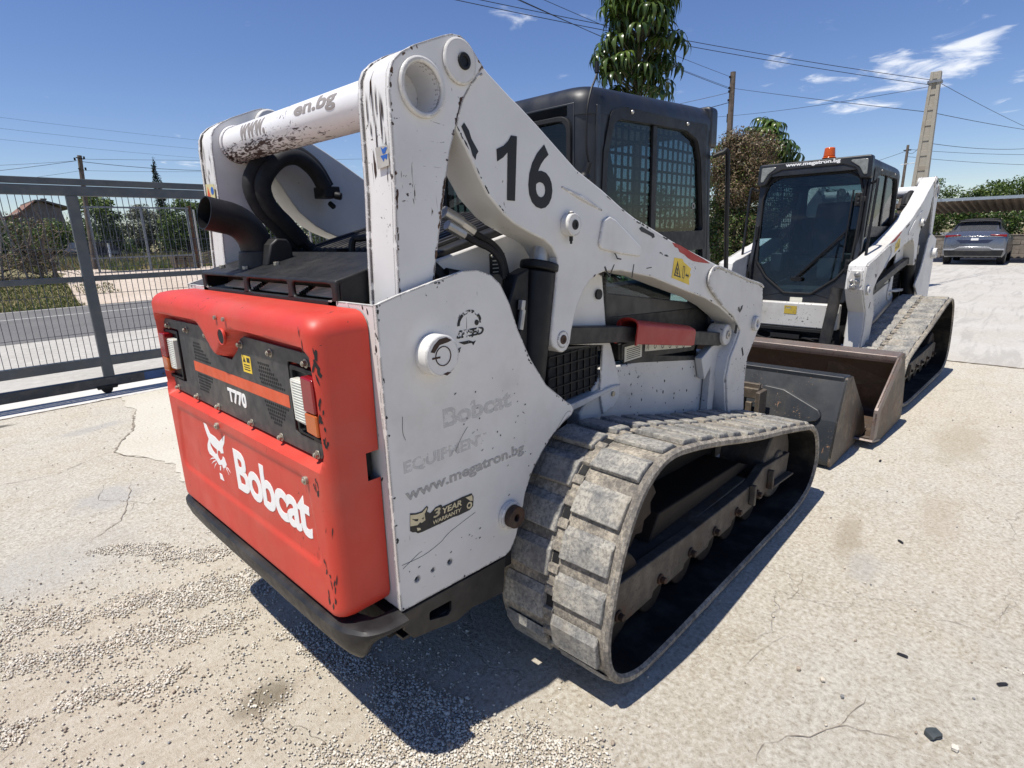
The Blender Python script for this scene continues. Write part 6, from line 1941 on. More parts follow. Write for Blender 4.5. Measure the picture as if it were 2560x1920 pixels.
b = B(); b.box(-1.9, -1.1, -.13, -.1, .9, 1.9); wdo = b.obj('window', MT['dark_gap'], hs_)
b = B(); b.box(-1.95, -1.05, -.16, -.13, .85, .9); b.obj('sill', WALL_C, wdo)

# trees beyond the far gate
tree('broadleaf_tree', (6.0, 31, .65), 3.25, .95, 5200, .13, [LEAF['yellow'], LEAF['mid']], 'light green broadleaf tree beyond the left end of the far gate', seed=11, nc=26, trunk_h=.25, group='trees beyond the far gate')
tree('olive_tree', (8.1, 31.5, .65), 2.95, 1.0, 5200, .11, [LEAF['olive']], 'silvery grey olive tree between two darker trees', seed=12, nc=26, trunk_h=.3, group='trees beyond the far gate')
tree('broadleaf_tree', (9.3, 29.5, .65), 3.15, 1.15, 8500, .12, [LEAF['mid'], LEAF['dark'], LEAF['yellow']], 'dense glossy green tree behind the right half of the far gate', seed=13, nc=34, trunk_h=.1, mat_p=[.5, .3, .2], group='trees beyond the far gate')
tree('broadleaf_tree', (10.9, 31, .65), 3.2, 1.0, 5600, .13, [LEAF['mid'], LEAF['dark']], 'green tree rising beside the exhaust pipe', seed=14, nc=26, trunk_h=.1, group='trees beyond the far gate')
tree('dark_conifer', (6.95, 33, .65), 2.6, .42, 2200, .09, [LEAF['cypress'], LEAF['dark']], 'small dark conifer between the light tree and the olive', seed=15, nc=16, trunk_h=.1)
tree('broadleaf_tree', (13.4, 30, .65), 3.6, 1.3, 5600, .14, [LEAF['mid'], LEAF['dark']], 'green tree seen between the two lift arm towers', seed=16, nc=26, trunk_h=.2, group='trees beyond the far gate')
tree('broadleaf_tree', (16.6, 29, .65), 3.9, 1.5, 6500, .14, [LEAF['mid'], LEAF['olive'], LEAF['dark']], 'tall green tree behind the exhaust side arm', seed=17, nc=28, trunk_h=.3, group='trees beyond the far gate')
tree('shrub', (4.9, 36, .65), 2.2, 1.1, 4200, .13, [LEAF['yellow'], LEAF['mid']], 'yellowish shrub in front of the farmhouse gable', 'shrub', seed=18, nc=22, trunk_h=.0)
tree('shrub', (2.6, 37, .65), 1.9, 1.2, 4200, .12, [LEAF['dark'], LEAF['mid']], 'dark shrub below the cream farmhouse wall', 'shrub', seed=19, nc=22, trunk_h=.0)
for i, (x, y, h, R) in enumerate(((-1.5, 33, 1.4, 1.3), (7.4, 36, 1.2, 1.4), (19.5, 31, 3.2, 1.7), (23, 30, 3.4, 1.8))):
    tree('shrub', (x, y, .65), h, R, 3600, .13, [LEAF['dark'], LEAF['mid']], ['low dark shrub left of the creeper', 'low shaded shrubs under the olive tree', 'green bush beyond the netting fence', 'rightmost green bush beyond the netting fence'][i], 'shrub', seed=30 + i, nc=20, trunk_h=0)
fh = empty('field_hedge', (14, 40, .65), 0, 'long dark hedge closing the field behind the far gate trees', 'hedge')
b = B(); b.box(-12, 14, -.1, .1, 0, .3); b.obj('stems', BARK, fh)
r_ = random.Random(77)
leaf_cloud('foliage', [(r_.uniform(-12, 14), r_.uniform(-.8, .8), r_.uniform(.2, 2.0), .9, .7, .6) for k in range(190)], 26000, .20, [LEAF['dark'], LEAF['mid'], LEAF['olive']], fh, 12, mat_p=[.4, .4, .2])
# cypress
cy = empty('cypress_tree', (17.1, 60, .7), 0, 'tall thin dark cypress rising above the sliding gate', 'tree')
trunk_obj(cy, 3, .12, 4, 0)
cl_ = []
r_ = random.Random(2)
for k in range(60):
    t = k / 59; rad = .85 * (1 - t) ** .7 + .08
    cl_.append((r_.uniform(-.4, .4) * rad, r_.uniform(-.4, .4) * rad, .6 + t * 7.75, rad * .8, rad * .8, .35))
leaf_cloud('crown', cl_, 6500, .16, [LEAF['cypress']], cy, 3, up=.8)
# dark vehicle and clutter in the field
cdk = empty('parked_pickup', (5.55, 30, .66), 0, 'dark parked vehicle half hidden behind the gate post', 'car')
b = B(); b.prism(rounded([(-.85, .28), (.85, .28), (.88, .62), (.72, .72), (.58, 1.0), (-.55, 1.0), (-.72, .72), (-.88, .62)], .06, 3), 'y', -.4, 2.4); bd = b.obj('body', MT['cab_black'], cdk, bevel=.03)
b = B(); b.prism([(-.60, .74), (.62, .74), (.52, .95), (-.5, .95)], 'y', -.42, -.395); b.obj('windscreen', MT['glass_dark'], cdk)
for x in (-.72, .72):
    for y in (.2, 1.9):
        b = B(); b.cyl((x - .09, y, .28), (x + .09, y, .28), .29, n=18); b.obj('wheel', MT['hose'], cdk, bevel=.02)
for x in (-.6, .6):
    b = B(); b.box(x - .14, x + .14, -.425, -.40, .48, .60); b.obj('headlight', MT['lamp_face'], cdk)
pt_ = empty('pallet', (6.4, 21.2, .62), 0, 'dark wooden pallet leaning by the rusty gate post', 'pallet')
for k in range(4):
    b = B(); b.box(-.38, .30, -.3 + k * .01, -.28 + k * .01, .22 + k * .06, .26 + k * .06); b.obj('slat', BARK, pt_)
for x in (-.33, -.04, .24):
    b = B(); b.box(x - .04, x + .04, -.28, .3, .05, .46); b.obj('bearer', BARK, pt_)
st_ = empty('stick_pile', (7.15, 20.9, .62), 0, 'heap of grey sticks beside the green netting', 'wood pile')
r_ = random.Random(5)
for k in range(9):
    b = B(); z = .1 + .05 * k; x = r_.uniform(-.1, .1); b.tube([(x - .4, r_.uniform(-.1, .1), z + r_.uniform(-.05, .05)), (x, 0, z + .06), (x + .4, r_.uniform(-.1, .1), z + r_.uniform(-.05, .05))], .02, 6); b.obj('stick', TWIG, st_)
mp = empty('field_stake', (5.2, 26, .66), 0, 'short white stake in the dry grass behind the far gate', 'stake')
b = B(); b.box(-.03, .03, -.03, .03, 0, .9); b.obj('shaft', MT['white_print_clean'], mp); b = B(); b.box(-.034, .034, -.034, .034, .86, .92); b.obj('cap', MT['paper'], mp)

# ------------------------------------------------------------------ poles and overhead wires
WOODP = rusty('weathered_wood', (.13, .105, .085), rust=(.09, .07, .055), amount=.5, dust=.4, metal=0, rough=.95, scale=6)
CONC = rusty('pole_concrete', (.36, .33, .27), rust=(.30, .26, .20), amount=.4, dust=.3, metal=0, rough=.95, scale=3, dustcol=(.44, .40, .33))
wp1 = empty('wooden_pole', (4.22, 24, .6), 0, 'thin leaning wooden power pole above the sliding gate', 'power pole')
b = B(); b.tube([(0, 0, 0), (.10, 0, 2.0), (.23, 0, 4.0)], [.085, .08, .07], 12); b.obj('shaft', WOODP, wp1)
b = B(); b.tube([(.10, -.05, 3.55), (.26, -.05, 3.52)], .02, 6); b.tube([(.10, -.06, 3.92), (.34, -.06, 3.88)], .018, 6); b.obj('bracket', MT['black'], wp1)
for (x, z) in ((.06, 3.86), (.34, 3.92), (.32, 3.55)):
    b = B(); b.cyl((x, -.06, z - .04), (x, -.06, z + .05), .030, n=10); b.obj('insulator', MT['black'], wp1)
wp2 = empty('wooden_pole', (8.07, 22, 0), 0, 'stout dark wooden power pole between the two umbrella trees', 'power pole')
wp2.location = (22, 8.02, 0); wp2.rotation_euler = (0, 0, 0)
b = B(); b.tube([(0, 0, 0), (0, .03, 3.5), (0, .06, 7.17)], [.14, .12, .095], 12); b.obj('shaft', WOODP, wp2)
b = B(); b.box(-.05, .05, .10, .17, 5.45, 5.75); b.obj('junction_box', MT['black'], wp2)
for z in (6.99, 6.62, 6.50, 6.2):
    b = B(); b.cyl((-.11, .12, z - .03), (-.11, .12, z + .04), .035, n=10); b.obj('insulator', MT['black'], wp2)
cp_ = empty('concrete_pole', (16, .82, 0), 0, 'tall ribbed concrete power pole behind the far loader', 'power pole')
b = B()
def cw(z): return lerp(.20, .095, z / 4.8)
b.prism([(-cw(0), 0), (-cw(0) + .09, 0), (-cw(4.78) + .055, 4.78), (-cw(4.78), 4.78)], 'x', -.09, .09)
b.prism([(cw(0) - .09, 0), (cw(0), 0), (cw(4.78), 4.78), (cw(4.78) - .055, 4.78)], 'x', -.09, .09)
b.prism([(-cw(0) + .08, 0), (cw(0) - .08, 0), (cw(4.78) - .05, 4.78), (-cw(4.78) + .05, 4.78)], 'x', -.062, .062)
cs = b.obj('shaft', CONC, cp_, bevel=.006)
for k in range(15):
    z = .15 + k * .32; w = cw(z) - .03
    b = B(); b.box(-.075, .075, -w, w, z, z + .11); b.obj('rib', CONC, cp_, bevel=.004)
b = B(); b.box(-.11, .11, -.13, .13, 4.55, 4.60); b.tube([(-.05, .15, 2.9), (-.05, .42, 2.88)], .008, 5); b.obj('collar', GALV, cp_)
tp = empty('thin_pole', (26, 2.94, 0), 0, 'thin distant grey pole left of the concrete one', 'power pole')
b = B(); b.tube([(0, 0, 0), (0, 0, 4.4)], [.06, .045], 8); b.obj('shaft', WOODP, tp); b = B(); b.box(-.02, .02, -.12, .12, 4.2, 4.24); b.obj('bracket', MT['black'], tp)
WIRE = flat('cable_black', (.015, .015, .017), .6)
def wire(a, c, sag, r, label):
    a, c = Vector(a), Vector(c)
    p = [a.lerp(c, t / 14) - Vector((0, 0, sag * 4 * (t / 14) * (1 - t / 14))) for t in range(15)]
    b = B(); b.tube(p, r * .68, 5, False); tag(b.obj('overhead_wire', WIRE), label, 'wire', 'overhead wires')
L_ = 'black overhead wire crossing the sky '
wire((16, .86, 4.62), (4.5, 7.5, 5.7), .12, .009, L_ + 'above the far loader, upper of a close pair')
wire((16, .86, 4.52), (4.5, 7.3, 5.55), .12, .009, L_ + 'above the far loader, lower of a close pair')
wire((16, .78, 4.58), (34, -1.6, 4.5), .1, .008, L_ + 'to the right from the concrete pole top')
wire((22, 8.0, 6.60), (16, .80, 3.95), .02, .010, L_ + 'between the wooden and the concrete pole')
wire((16, .80, 3.95), (32, -1.0, 4.9), .05, .010, L_ + 'past the concrete pole at mid height')
wire((22, 8.1, 6.99), (3, 7.9, 6.95), .12, .010, L_ + 'from the tip of the stout wooden pole')
wire((22, 8.1, 6.62), (3, 7.75, 6.75), .14, .010, L_ + 'behind the tall umbrella tree, upper')
wire((22, 8.1, 6.58), (3, 7.55, 6.72), .16, .012, L_ + 'behind the tall umbrella tree, lower')
wire((22, 8.1, 6.50), (20, 12, 6.0), .05, .012, L_ + 'slanting down left from the stout wooden pole')
wire((22, 8.1, 6.15), (18, 10.2, 5.1), .03, .018, L_ + 'thick, slanting down left from the stout wooden pole')
wire((16, .86, 4.50), (23, 11, 6.1), .15, .008, L_ + 'faint, low behind the stout wooden pole')
wire((16, .9, 3.30), (26, 2.94, 4.2), .15, .009, L_ + 'between the concrete pole and the thin pole')
wire((16, .9, 3.34), (26, -1.0, 3.9), .12, .009, L_ + 'sagging right of the concrete pole')
wire((26, 2.94, 4.25), (34, -2.0, 4.2), .1, .010, L_ + 'low behind the concrete pole, upper')
wire((26, 2.94, 4.0), (34, -2.0, 3.75), .1, .010, L_ + 'low behind the concrete pole, lower')
wire((26, 2.94, 4.2), (30, 9, 3.4), .1, .010, L_ + 'from the thin pole towards the bush')
wire((4.45, 24, 4.48), (30, 24, 6.9), .25, .008, L_ + 'right from the leaning pole, uppermost')
wire((4.45, 24, 4.40), (14, 24, 4.95), .30, .013, L_ + 'right from the leaning pole, the thick one')
wire((4.45, 24, 4.10), (14, 24, 4.85), .12, .007, L_ + 'right from the leaning pole, lowest')
wire((4.35, 24, 4.42), (-3, 24, 3.2), .12, .010, L_ + 'left from the leaning pole, upper')
wire((4.35, 24, 4.42), (-3, 24, 3.75), .12, .007, L_ + 'left from the leaning pole, faint')
wire((4.35, 24, 4.08), (-2, 24, 3.0), .1, .007, L_ + 'left from the leaning pole, lower')
for k in range(3):
    wire((-4, 30, 6.1 + k * .42), (16, 30, 5.6 + k * .42), .2, .006, L_ + ['high on the left, lowest of three', 'high on the left, middle of three', 'high on the left, highest of three'][k])

# ------------------------------------------------------------------ right: trees behind the cab and beyond the far loader
wl_ = []
r_ = random.Random(12)
for k in range(150):
    z = r_.uniform(3.45, 5.6); a = r_.uniform(0, 2 * pi)
    rad = (.60 if z < 4.6 else .54) * sqrt(r_.uniform(.12, 1)); 
    if z < 3.7: rad *= .75
    wl_.append((rad * cos(a), rad * sin(a), z, z > 4.6 or r_.random() < .18))
umbrella_tree((7.7, 3.33, 0), 5.4, wl_, 'tall umbrella tree with drooping leaf whorls rising behind the cab', 41, 1.25)
wl_ = []
r_ = random.Random(15)
for k in range(95):
    a = r_.uniform(0, 2 * pi); rad = .85 * sqrt(r_.uniform(.05, 1)); z = 3.72 - .75 * (rad / .85) ** 2 - r_.uniform(0, .75)
    wl_.append((rad * cos(a) * .8, rad * sin(a), z, r_.random() < .5))
umbrella_tree((11.4, 2.95, 0), 3.4, wl_, 'lower spreading umbrella tree behind the brown bush', 51, 1.10)
bs = empty('clipped_bush', (9.6, 2.36, 0), 0, 'round clipped bush with browned top between the two loaders', 'bush')
trunk_obj(bs, 1.4, .07, 3, 6, .4)
leaf_cloud('brown_top', clumps_in((0, 0, 2.42), (.46, .52, .62), 90, .25, 3, low=-.8, power=.8), 34000, .044, [LEAF['brown'], LEAF['olive'], LEAF['yellow']], bs, 4, mat_p=[.82, .08, .10], aspect=2.6, up=.8)
leaf_cloud('green_base', clumps_in((0, 0, 1.25), (.50, .58, 1.15), 80, .22, 5, power=.8), 30000, .050, [LEAF['yellow'], LEAF['mid'], LEAF['dark'], LEAF['brown']], bs, 6, mat_p=[.26, .30, .22, .22], aspect=2.4)
b = B()
r_ = random.Random(9)
for k in range(260):
    a = r_.uniform(0, 2 * pi); q = r_.uniform(0, .46); z = 2.35 + .62 * sqrt(max(0, 1 - (q / .5) ** 2)) * r_.uniform(.5, 1)
    p = Vector((q * cos(a), q * sin(a), z)); b.tube([p, p + Vector((cos(a) * .05, sin(a) * .05, .12))], .003, 3, False)
b.obj('dry_twigs', TWIG, bs, smooth=0, kind='stuff')
hd2 = empty('dark_hedge', (12.6, 6.3, 0), 0, 'dark green hedge behind the cab and the brown bush', 'hedge')
b = B(); b.box(-.1, .1, -4.2, 4.2, 0, .3); b.obj('stems', BARK, hd2)
leaf_cloud('foliage', [(r_.uniform(-.5, .5), r_.uniform(-4.6, 4.2), 2.35 * r_.uniform(.05, 1), .50, .50, .42) for k in range(150)], 26000, .10, [LEAF['dark'], LEAF['mid'], LEAF['brown']], hd2, 8, mat_p=[.5, .3, .2])
# trees along the back, right
for i, (x, y, h, R, sd) in enumerate(((39, 5.4, 3.7, 1.0, 61), (38.5, 3.55, 4.15, .95, 62), (39, 2.2, 3.6, .95, 63), (38.5, .95, 3.95, 1.0, 64), (38.5, -.45, 4.3, 1.05, 65), (40, -2.2, 4.0, 1.1, 66), (40, 7.3, 3.5, 1.2, 67), (44, 9.6, 3.6, 1.4, 68), (46, 12.6, 3.7, 1.6, 69))):
    tree('citrus_tree', (x, y, 0), h, R * 1.15, 4200, .13, [LEAF['citrus'], LEAF['mid'], LEAF['yellow']], 'glossy green citrus tree ' + ['just left of the concrete pole', 'tallest sprigged one right of the far loader arm', 'above the left end of the corrugated canopy', 'above the middle of the corrugated canopy', 'above the right end of the corrugated canopy', 'beyond the right picture edge', 'behind the far loader cab', 'between the bush and the far loader', 'farthest left, behind the brown bush'][i], seed=sd, nc=30, trunk_h=.4, mat_p=[.55, .2, .25], group='citrus trees along the back')
hg = empty('boundary_hedge', (34, 1.2, 0), 0, 'green hedge growing along the wall under the corrugated canopy', 'hedge')
b = B(); b.box(-.1, .1, -4, 4, 0, 1.0); b.obj('stems', BARK, hg)
leaf_cloud('foliage', [(r_.uniform(-.5, .5), r_.uniform(-4.5, 4.5), r_.uniform(.6, 2.1), .45, .45, .38) for k in range(110)], 14000, .13, [LEAF['citrus'], LEAF['dark'], LEAF['mid'], LEAF['brown']], hg, 9, mat_p=[.45, .2, .25, .1])
wlb = empty('block_wall', (32.9, 1.0, 0), 0, 'low grey block wall behind the parked car', 'wall')
bw = flat('block_wall_render', (.24, .21, .18), .95, var=.25, scale=4)
first = None
for row in range(5):
    for k in range(20):
        if first is None:
            b = B(); b.box(0, .18, -.245, .245, 0, .185); first = b.obj('block', bw, wlb, bevel=.008); o = first
        else: o = first.copy(); COL.objects.link(o)
        o.location = (rng.uniform(-.008, .008), -5 + k * .5 + (.25 if row % 2 else 0), row * .195)
b = B(); b.box(-.02, .2, -5.2, 5.0, .98, 1.02); b.obj('coping', bw, wlb)
# corrugated canopy over the parking bay
cn = empty('canopy', (30, .9, 0), 0, 'low rusty corrugated canopy over the parking bay on the right', 'canopy')
COR = rusty('corrugated_sheet', (.20, .165, .13), rust=(.15, .10, .065), amount=.5, dust=.5, metal=.1, rough=.8, scale=3, dustcol=(.30, .25, .20))
V, F = [], []
nx_ = 340
for i in range(nx_):
    y = -6.5 + i * (9.3 / (nx_ - 1))
    w = .035 * sin(i * 2 * pi / 9)
    for (x, z) in ((-1.9, 2.40), (2.2, 1.99)): V.append((x, y, z + w))
for i in range(nx_ - 1): F.append((2 * i, 2 * i + 2, 2 * i + 3, 2 * i + 1))
cs_ = raw_mesh('roof_sheet', V, F, COR, cn, smooth=True)
b = B(); b.box(-2.0, -1.92, -6.5, 2.8, 2.38, 2.49); b.obj('front_beam', flat('canopy_beam', (.23, .27, .31), .55, var=.15), cn)
for y in (-6.3, -2.6, 2.6):
    b = B(); b.box(-1.92, -1.84, y - .04, y + .04, 0, 2.37); b.obj('post', GALV, cn); b = B(); b.box(2.0, 2.08, y - .04, y + .04, 0, 2.05); b.obj('post', GALV, cn)

# ------------------------------------------------------------------ parked car seen from behind
def build_car():
    root = empty('parked_car', (27, .58, 0), 0, 'silver SUV parked under the canopy, seen from behind', 'car')
    CARP = flat('car_silver_paint', (.20, .21, .235), .22, .75, var=.05)
    # cross sections from the tail (x=0) to the nose, half widths; right side given, mirrored
    def sec(x, w, zb, zs, zr, wr):
        pts = [(w * .90, zb), (w, zb + .15), (w * 1.0, (zb + zs) / 2), (w * .985, zs - .05), (w * .93, zs), (wr, lerp(zs, zr, .55)), (wr * .93, zr - .05), (wr * .80, zr), (wr * .4, zr + .02)]
        return [(x, y, z) for y, z in pts] + [(x, -y, z) for y, z in reversed(pts)]
    L = [sec(.00, .86, .34, 1.02, 1.05, .80), sec(.06, .93, .30, 1.16, 1.22, .80), (sec(.22, .945, .28, 1.17, 1.27, .80)), sec(.50, .95, .27, 1.16, 1.56, .68), sec(.85, .95, .27, 1.12, 1.655, .64), sec(1.6, .95, .27, 1.05, 1.69, .62), sec(2.4, .95, .27, 1.0, 1.64, .62), sec(3.1, .94, .27, .99, 1.36, .66), sec(3.55, .93, .27, .98, 1.06, .72), sec(4.4, .88, .28, .88, .93, .62), sec(4.7, .72, .34, .70, .76, .5)]
    b = B(); Vv = b.strip(L, closed=True); b.face(list(reversed(Vv[0]))); b.face(Vv[-1]); body = b.obj('body', CARP, root, smooth=50)
    b = B()
    wpts = [(.10, .675, 1.235), (.10, -.675, 1.235)]
    b.poly([(.250, .700, 1.300), (.250, -.700, 1.300), (.475, -.62, 1.530), (.475, .62, 1.530)]); b.obj('rear_window', flat('dark_car_glass', (.008, .009, .011), .06, var=.02), root, smooth=0)
    for s in (-1, 1):
        b = B(); b.poly([(.60, s * .80, 1.27), (.86, s * .68, 1.555), (2.3, s * .67, 1.53), (3.0, s * .78, 1.18)]); b.obj('side_window', flat('dark_side_glass', (.008, .009, .011), .06, var=.02), root, smooth=0)
        b = B(); b.prism([(s * .90, 1.10), (s * .45, 1.115), (s * .42, 1.085), (s * .90, 1.02)], 'x', -.022, .09); b.obj('tail_light', MT['lens_red'], root, bevel=.008)
        for x in (.78, 3.65):
            b = B(); b.cyl((x, s * .70, .335), (x, s * .93, .335), .335, n=28); wh = b.obj('wheel', MT['hose'], root, bevel=.03)
            b = B(); b.cyl((x, s * .91, .335), (x, s * .938, .335), .22, n=20); b.obj('rim', MT['steel'], wh)
    b = B(); b.box(-.006, .02, -.86, .86, 1.03, 1.062); b.obj('chrome_strip', flat('chrome', (.75, .75, .76), .12, .95, var=.05), root, bevel=.004)
    b = B(); b.prism([(-.55, .93), (.55, .93), (.40, .80), (-.40, .80)], 'x', -.008, .02); b.obj('plate_recess', flat('dark_blue_panel', (.03, .04, .08), .3, .3, var=.1), root, bevel=.004)
    b = B(); b.box(-.018, -.008, -.11, .11, .905, .985); b.obj('number_plate', MT['white_print_clean'], root)
    b = B(); b.prism([(-.90, .60), (-.55, .60), (-.42, .68), (.42, .68), (.55, .60), (.90, .60), (.90, .55), (.60, .55), (.45, .62), (-.45, .62), (-.60, .55), (-.90, .55)], 'x', -.04, .05); b.obj('bumper_trim', flat('satin_trim', (.60, .61, .63), .25, .85, var=.05), root, bevel=.006)
    b = B(); b.prism([(-.88, .54), (.88, .54), (.84, .34), (-.84, .34)], 'x', -.025, .10); b.obj('lower_bumper', MT['black_plastic'], root, bevel=.02)
    b = B(); b.box(.30, .55, -.62, .62, 1.62, 1.65); b.obj('spoiler', MT['black'], root, bevel=.01)
    return root
build_car()
dk = empty('dark_low_car', (29, -2.3, 0), 0, 'dark low vehicle cut off at the right edge under the canopy', 'car')
b = B(); b.prism(rounded([(-.85, .22), (.85, .22), (.88, .75), (.6, 1.05), (-.6, 1.05), (-.88, .75)], .08, 3), 'x', 0, 3.6); b.obj('body', MT['cab_black'], dk, bevel=.05)
for y in (-.7, .7):
    b = B(); b.cyl((.7, y - .1, .3), (.7, y + .1, .3), .3, n=18); b.obj('wheel', MT['hose'], dk, bevel=.03)
b = B(); b.prism([(-.56, .78), (.56, .78), (.46, 1.0), (-.46, 1.0)], 'x', -.01, .01); b.obj('rear_window', MT['glass_dark'], dk)

# loose stones and scraps on the concrete
SLATE = flat('dark_slate', (.045, .055, .058), .7, var=.3, scale=40)
def scrap(name, x, y, sx, sy, sz, m, label, cat, rz=0, seed=1):
    r = random.Random(seed); b = B(); b.ball((0, 0, 0), 1, 2)
    for v in b.bm.verts:
        k = 1 + .22 * noise.noise(v.co * 1.7 + Vector((seed, 0, 0)))
        v.co = Vector((max(-.72, min(.72, v.co.x)) * sx * k, max(-.72, min(.72, v.co.y)) * sy * k, max(-.6, min(.6, v.co.z)) * sz * k))
    o = b.obj(name, m, smooth=25, loc=(x, y, sz * .55)); o.rotation_euler = (0, 0, rz)
    return tag(o, label, cat)
scrap('slate_chip', 1.22, -1.754, .030, .022, .012, SLATE, 'flat dark slate chip lying alone on the concrete at lower right', 'stone', -.6, 2)
scrap('pebble', 1.205, -1.808, .014, .012, .009, ST[0], 'pale pebble just below the dark slate chip', 'stone', 0, 3)
scrap('pebble', 1.235, -1.368, .009, .009, .008, ST[2], 'small square brown pebble right of the near track shadow', 'stone', .3, 4)
scrap('pebble', 1.236, -1.444, .012, .009, .007, ST[1], 'tan pebble between the brown pebble and the grey one', 'stone', .6, 5)
scrap('pebble', 1.201, -1.513, .008, .007, .006, ST[3], 'small grey pebble above the long ground crack', 'stone', .2, 6)
for i, (x, y) in enumerate(((3.52, -1.16), (2.44, -1.46), (1.55, -1.62), (1.61, -1.89))):
    scrap('leaf_scrap', x, y, .022, .008, .004, MT['seat'], ['dark scrap on the concrete beside the two buckets', 'dark scrap beside the brown ground stain', 'dark scrap in the middle of the open concrete', 'dark scrap near the right picture edge'][i], 'scrap', i * .8, 7 + i)

# ------------------------------------------------------------------ the two loaders
L1 = build_loader()
L2 = copy_tree(L1)
tag(L1, 'white and red track loader numbered 16, nearest, seen from its red tailgate', 'track loader', 'track loaders')
tag(L2, 'white track loader with amber beacon, facing the numbered one', 'track loader', 'track loaders')
L2.location = (7.384, -.145, 0); L2.rotation_euler = (0, 0, pi - radians(1.69))
bucket_part(L1, .955, BUCKET_A, True)
bucket_part(L2, 1.03, ((2.78, .020), (2.86, .32), (2.995, .575), (3.115, .562), (3.60, .27), (3.625, .055), (3.44, .004)), False, lip_open=True)
# what only the near machine shows
arms1 = [o for o in L1.children if o.name.startswith('lift_arm')]
armR = min(arms1, key=lambda o: min(v.co.y for v in o.data.vertices))
b = B(); b.prism([(.570, 1.724), (.571, 1.692), (.595, 1.704), (.6145, 1.720), (.607, 1.589), (.640, 1.588), (.654, 1.765), (.630, 1.765), (.618, 1.750), (.598, 1.735)], 'y', -YA - .0020, -YA - .0008); b.obj('number', MT['num_print'], armR, smooth=0)
lettering('number', '6', .2, MT['num_print'], armR, (.7575, -YA - .0012, 1.661), (1, 0, -.02), (0.02, 0, 1), bold=.004, fit=(.112, .186))
ups = [o for o in L1.children if o.name.startswith('upright')]
upR = min(ups, key=lambda o: min(v.co.y for v in o.data.vertices))
UX, UZ = (1, 0, .0), (0, 0, 1)
yy = -YP - .0008
lettering('lettering', 'www.megatron.bg', .08, MT['ghost_print'], upR, (.388, yy, .828), UX, UZ, bold=.0025, fit=(.465, .044))
lettering('lettering', 'EQUIPMENT', .08, MT['ghost_dark'], upR, (.307, yy, .909), UX, UZ, bold=.003, fit=(.30, .040))
lettering('lettering', 'Bobcat', .08, MT['ghost_dark'], upR, (.432, yy, 1.010), UX, UZ, bold=.003, fit=(.27, .055))
lettering('lettering', 'SPEED', .05, MT['broken_print'], upR, (.411, yy, 1.233), UX, UZ, bold=.002, shear=.25, fit=(.102, .022))
bb = B(); 
arc = [(.364 + .046 * (1 - cos(a)), 1.256 + .040 * sin(a)) for a in [pi * k / 14 for k in range(15)]]
arc2 = [(.410 + .037 * -cos(a), 1.256 + .031 * sin(a)) for a in [pi * k / 14 for k in range(15)]]
bb.prism(arc + list(reversed(arc2)), 'y', yy - .0004, yy)
bb.prism(circle2(.436, 1.258, .008, 12), 'y', yy - .0004, yy)
bb.prism([(.366, 1.212), (.405, 1.212), (.425, 1.204), (.385, 1.203)], 'y', yy - .0004, yy); bb.prism([(.352, 1.192), (.374, 1.198), (.368, 1.184), (.350, 1.182)], 'y', yy - .0004, yy); bb.prism([(.408, 1.204), (.430, 1.208), (.420, 1.196)], 'y', yy - .0004, yy)
bb.obj('worn_decal', MT['broken_print'], upR, smooth=0)
dy_ = yy - .0004
bb = B(); bb.prism([(.166, .779), (.185, .772), (.205, .77), (.222, .779), (.227, .774), (.222, .762), (.233, .753), (.241, .757), (.253, .764), (.272, .764), (.277, .756), (.328, .757), (.351, .758), (.388, .756), (.395, .743), (.392, .714), (.377, .706), (.333, .706), (.313, .709), (.273, .708), (.201, .709), (.187, .711), (.179, .718), (.17, .721), (.162, .728)], 'y', dy_, yy); dcl = bb.obj('warranty_decal', MT['ink'], upR, smooth=0)
CRM = flat('cream_print', (.56, .48, .30), .5, var=.2)
y2 = dy_ - .0005
bb = B(); bb.plate([(.166, .774), (.185, .768), (.205, .766), (.222, .776), (.221, .77), (.213, .759), (.214, .74), (.201, .737), (.196, .741), (.187, .736), (.163, .742)], [[(.169, .762), (.179, .757), (.192, .753), (.189, .747), (.181, .75)], [(.202, .75), (.2115, .7505), (.207, .744)]], 'y', y2, dy_ - .0001)
bb.obj('cat_print', CRM, upR, smooth=0)
bb = B(); bb.prism([(.184, .729), (.195, .724), (.197, .718), (.186, .719)], 'y', y2, dy_ - .0001); bb.obj('chin_print', CRM, upR, smooth=0)
bb = B(); bb.prism([(.363, .752), (.389, .750), (.391, .732), (.382, .734)], 'y', y2, dy_ - .0001); bb.obj('corner_print', CRM, upR, smooth=0)
bb = B(); bb.plate(circle2(.377, .722, .011, 10), [circle2(.376, .722, .006, 8)], 'y', y2, dy_ - .0001); bb.obj('seal_print', CRM, upR, smooth=0)
lettering('lettering', '3', .05, CRM, upR, (.255, y2, .747), UX, UZ, bold=.0012, fit=(.026, .026), shear=.15)
lettering('lettering', 'YEAR', .05, CRM, upR, (.311, y2, .743), UX, UZ, bold=.0008, fit=(.072, .018), shear=.15)
lettering('lettering', 'WARRANTY', .04, CRM, upR, (.292, y2, .7215), UX, UZ, bold=.0006, fit=(.105, .0115), shear=.15)
ctb = [o for o in L1.children if o.name.startswith('cross_tube')][0]


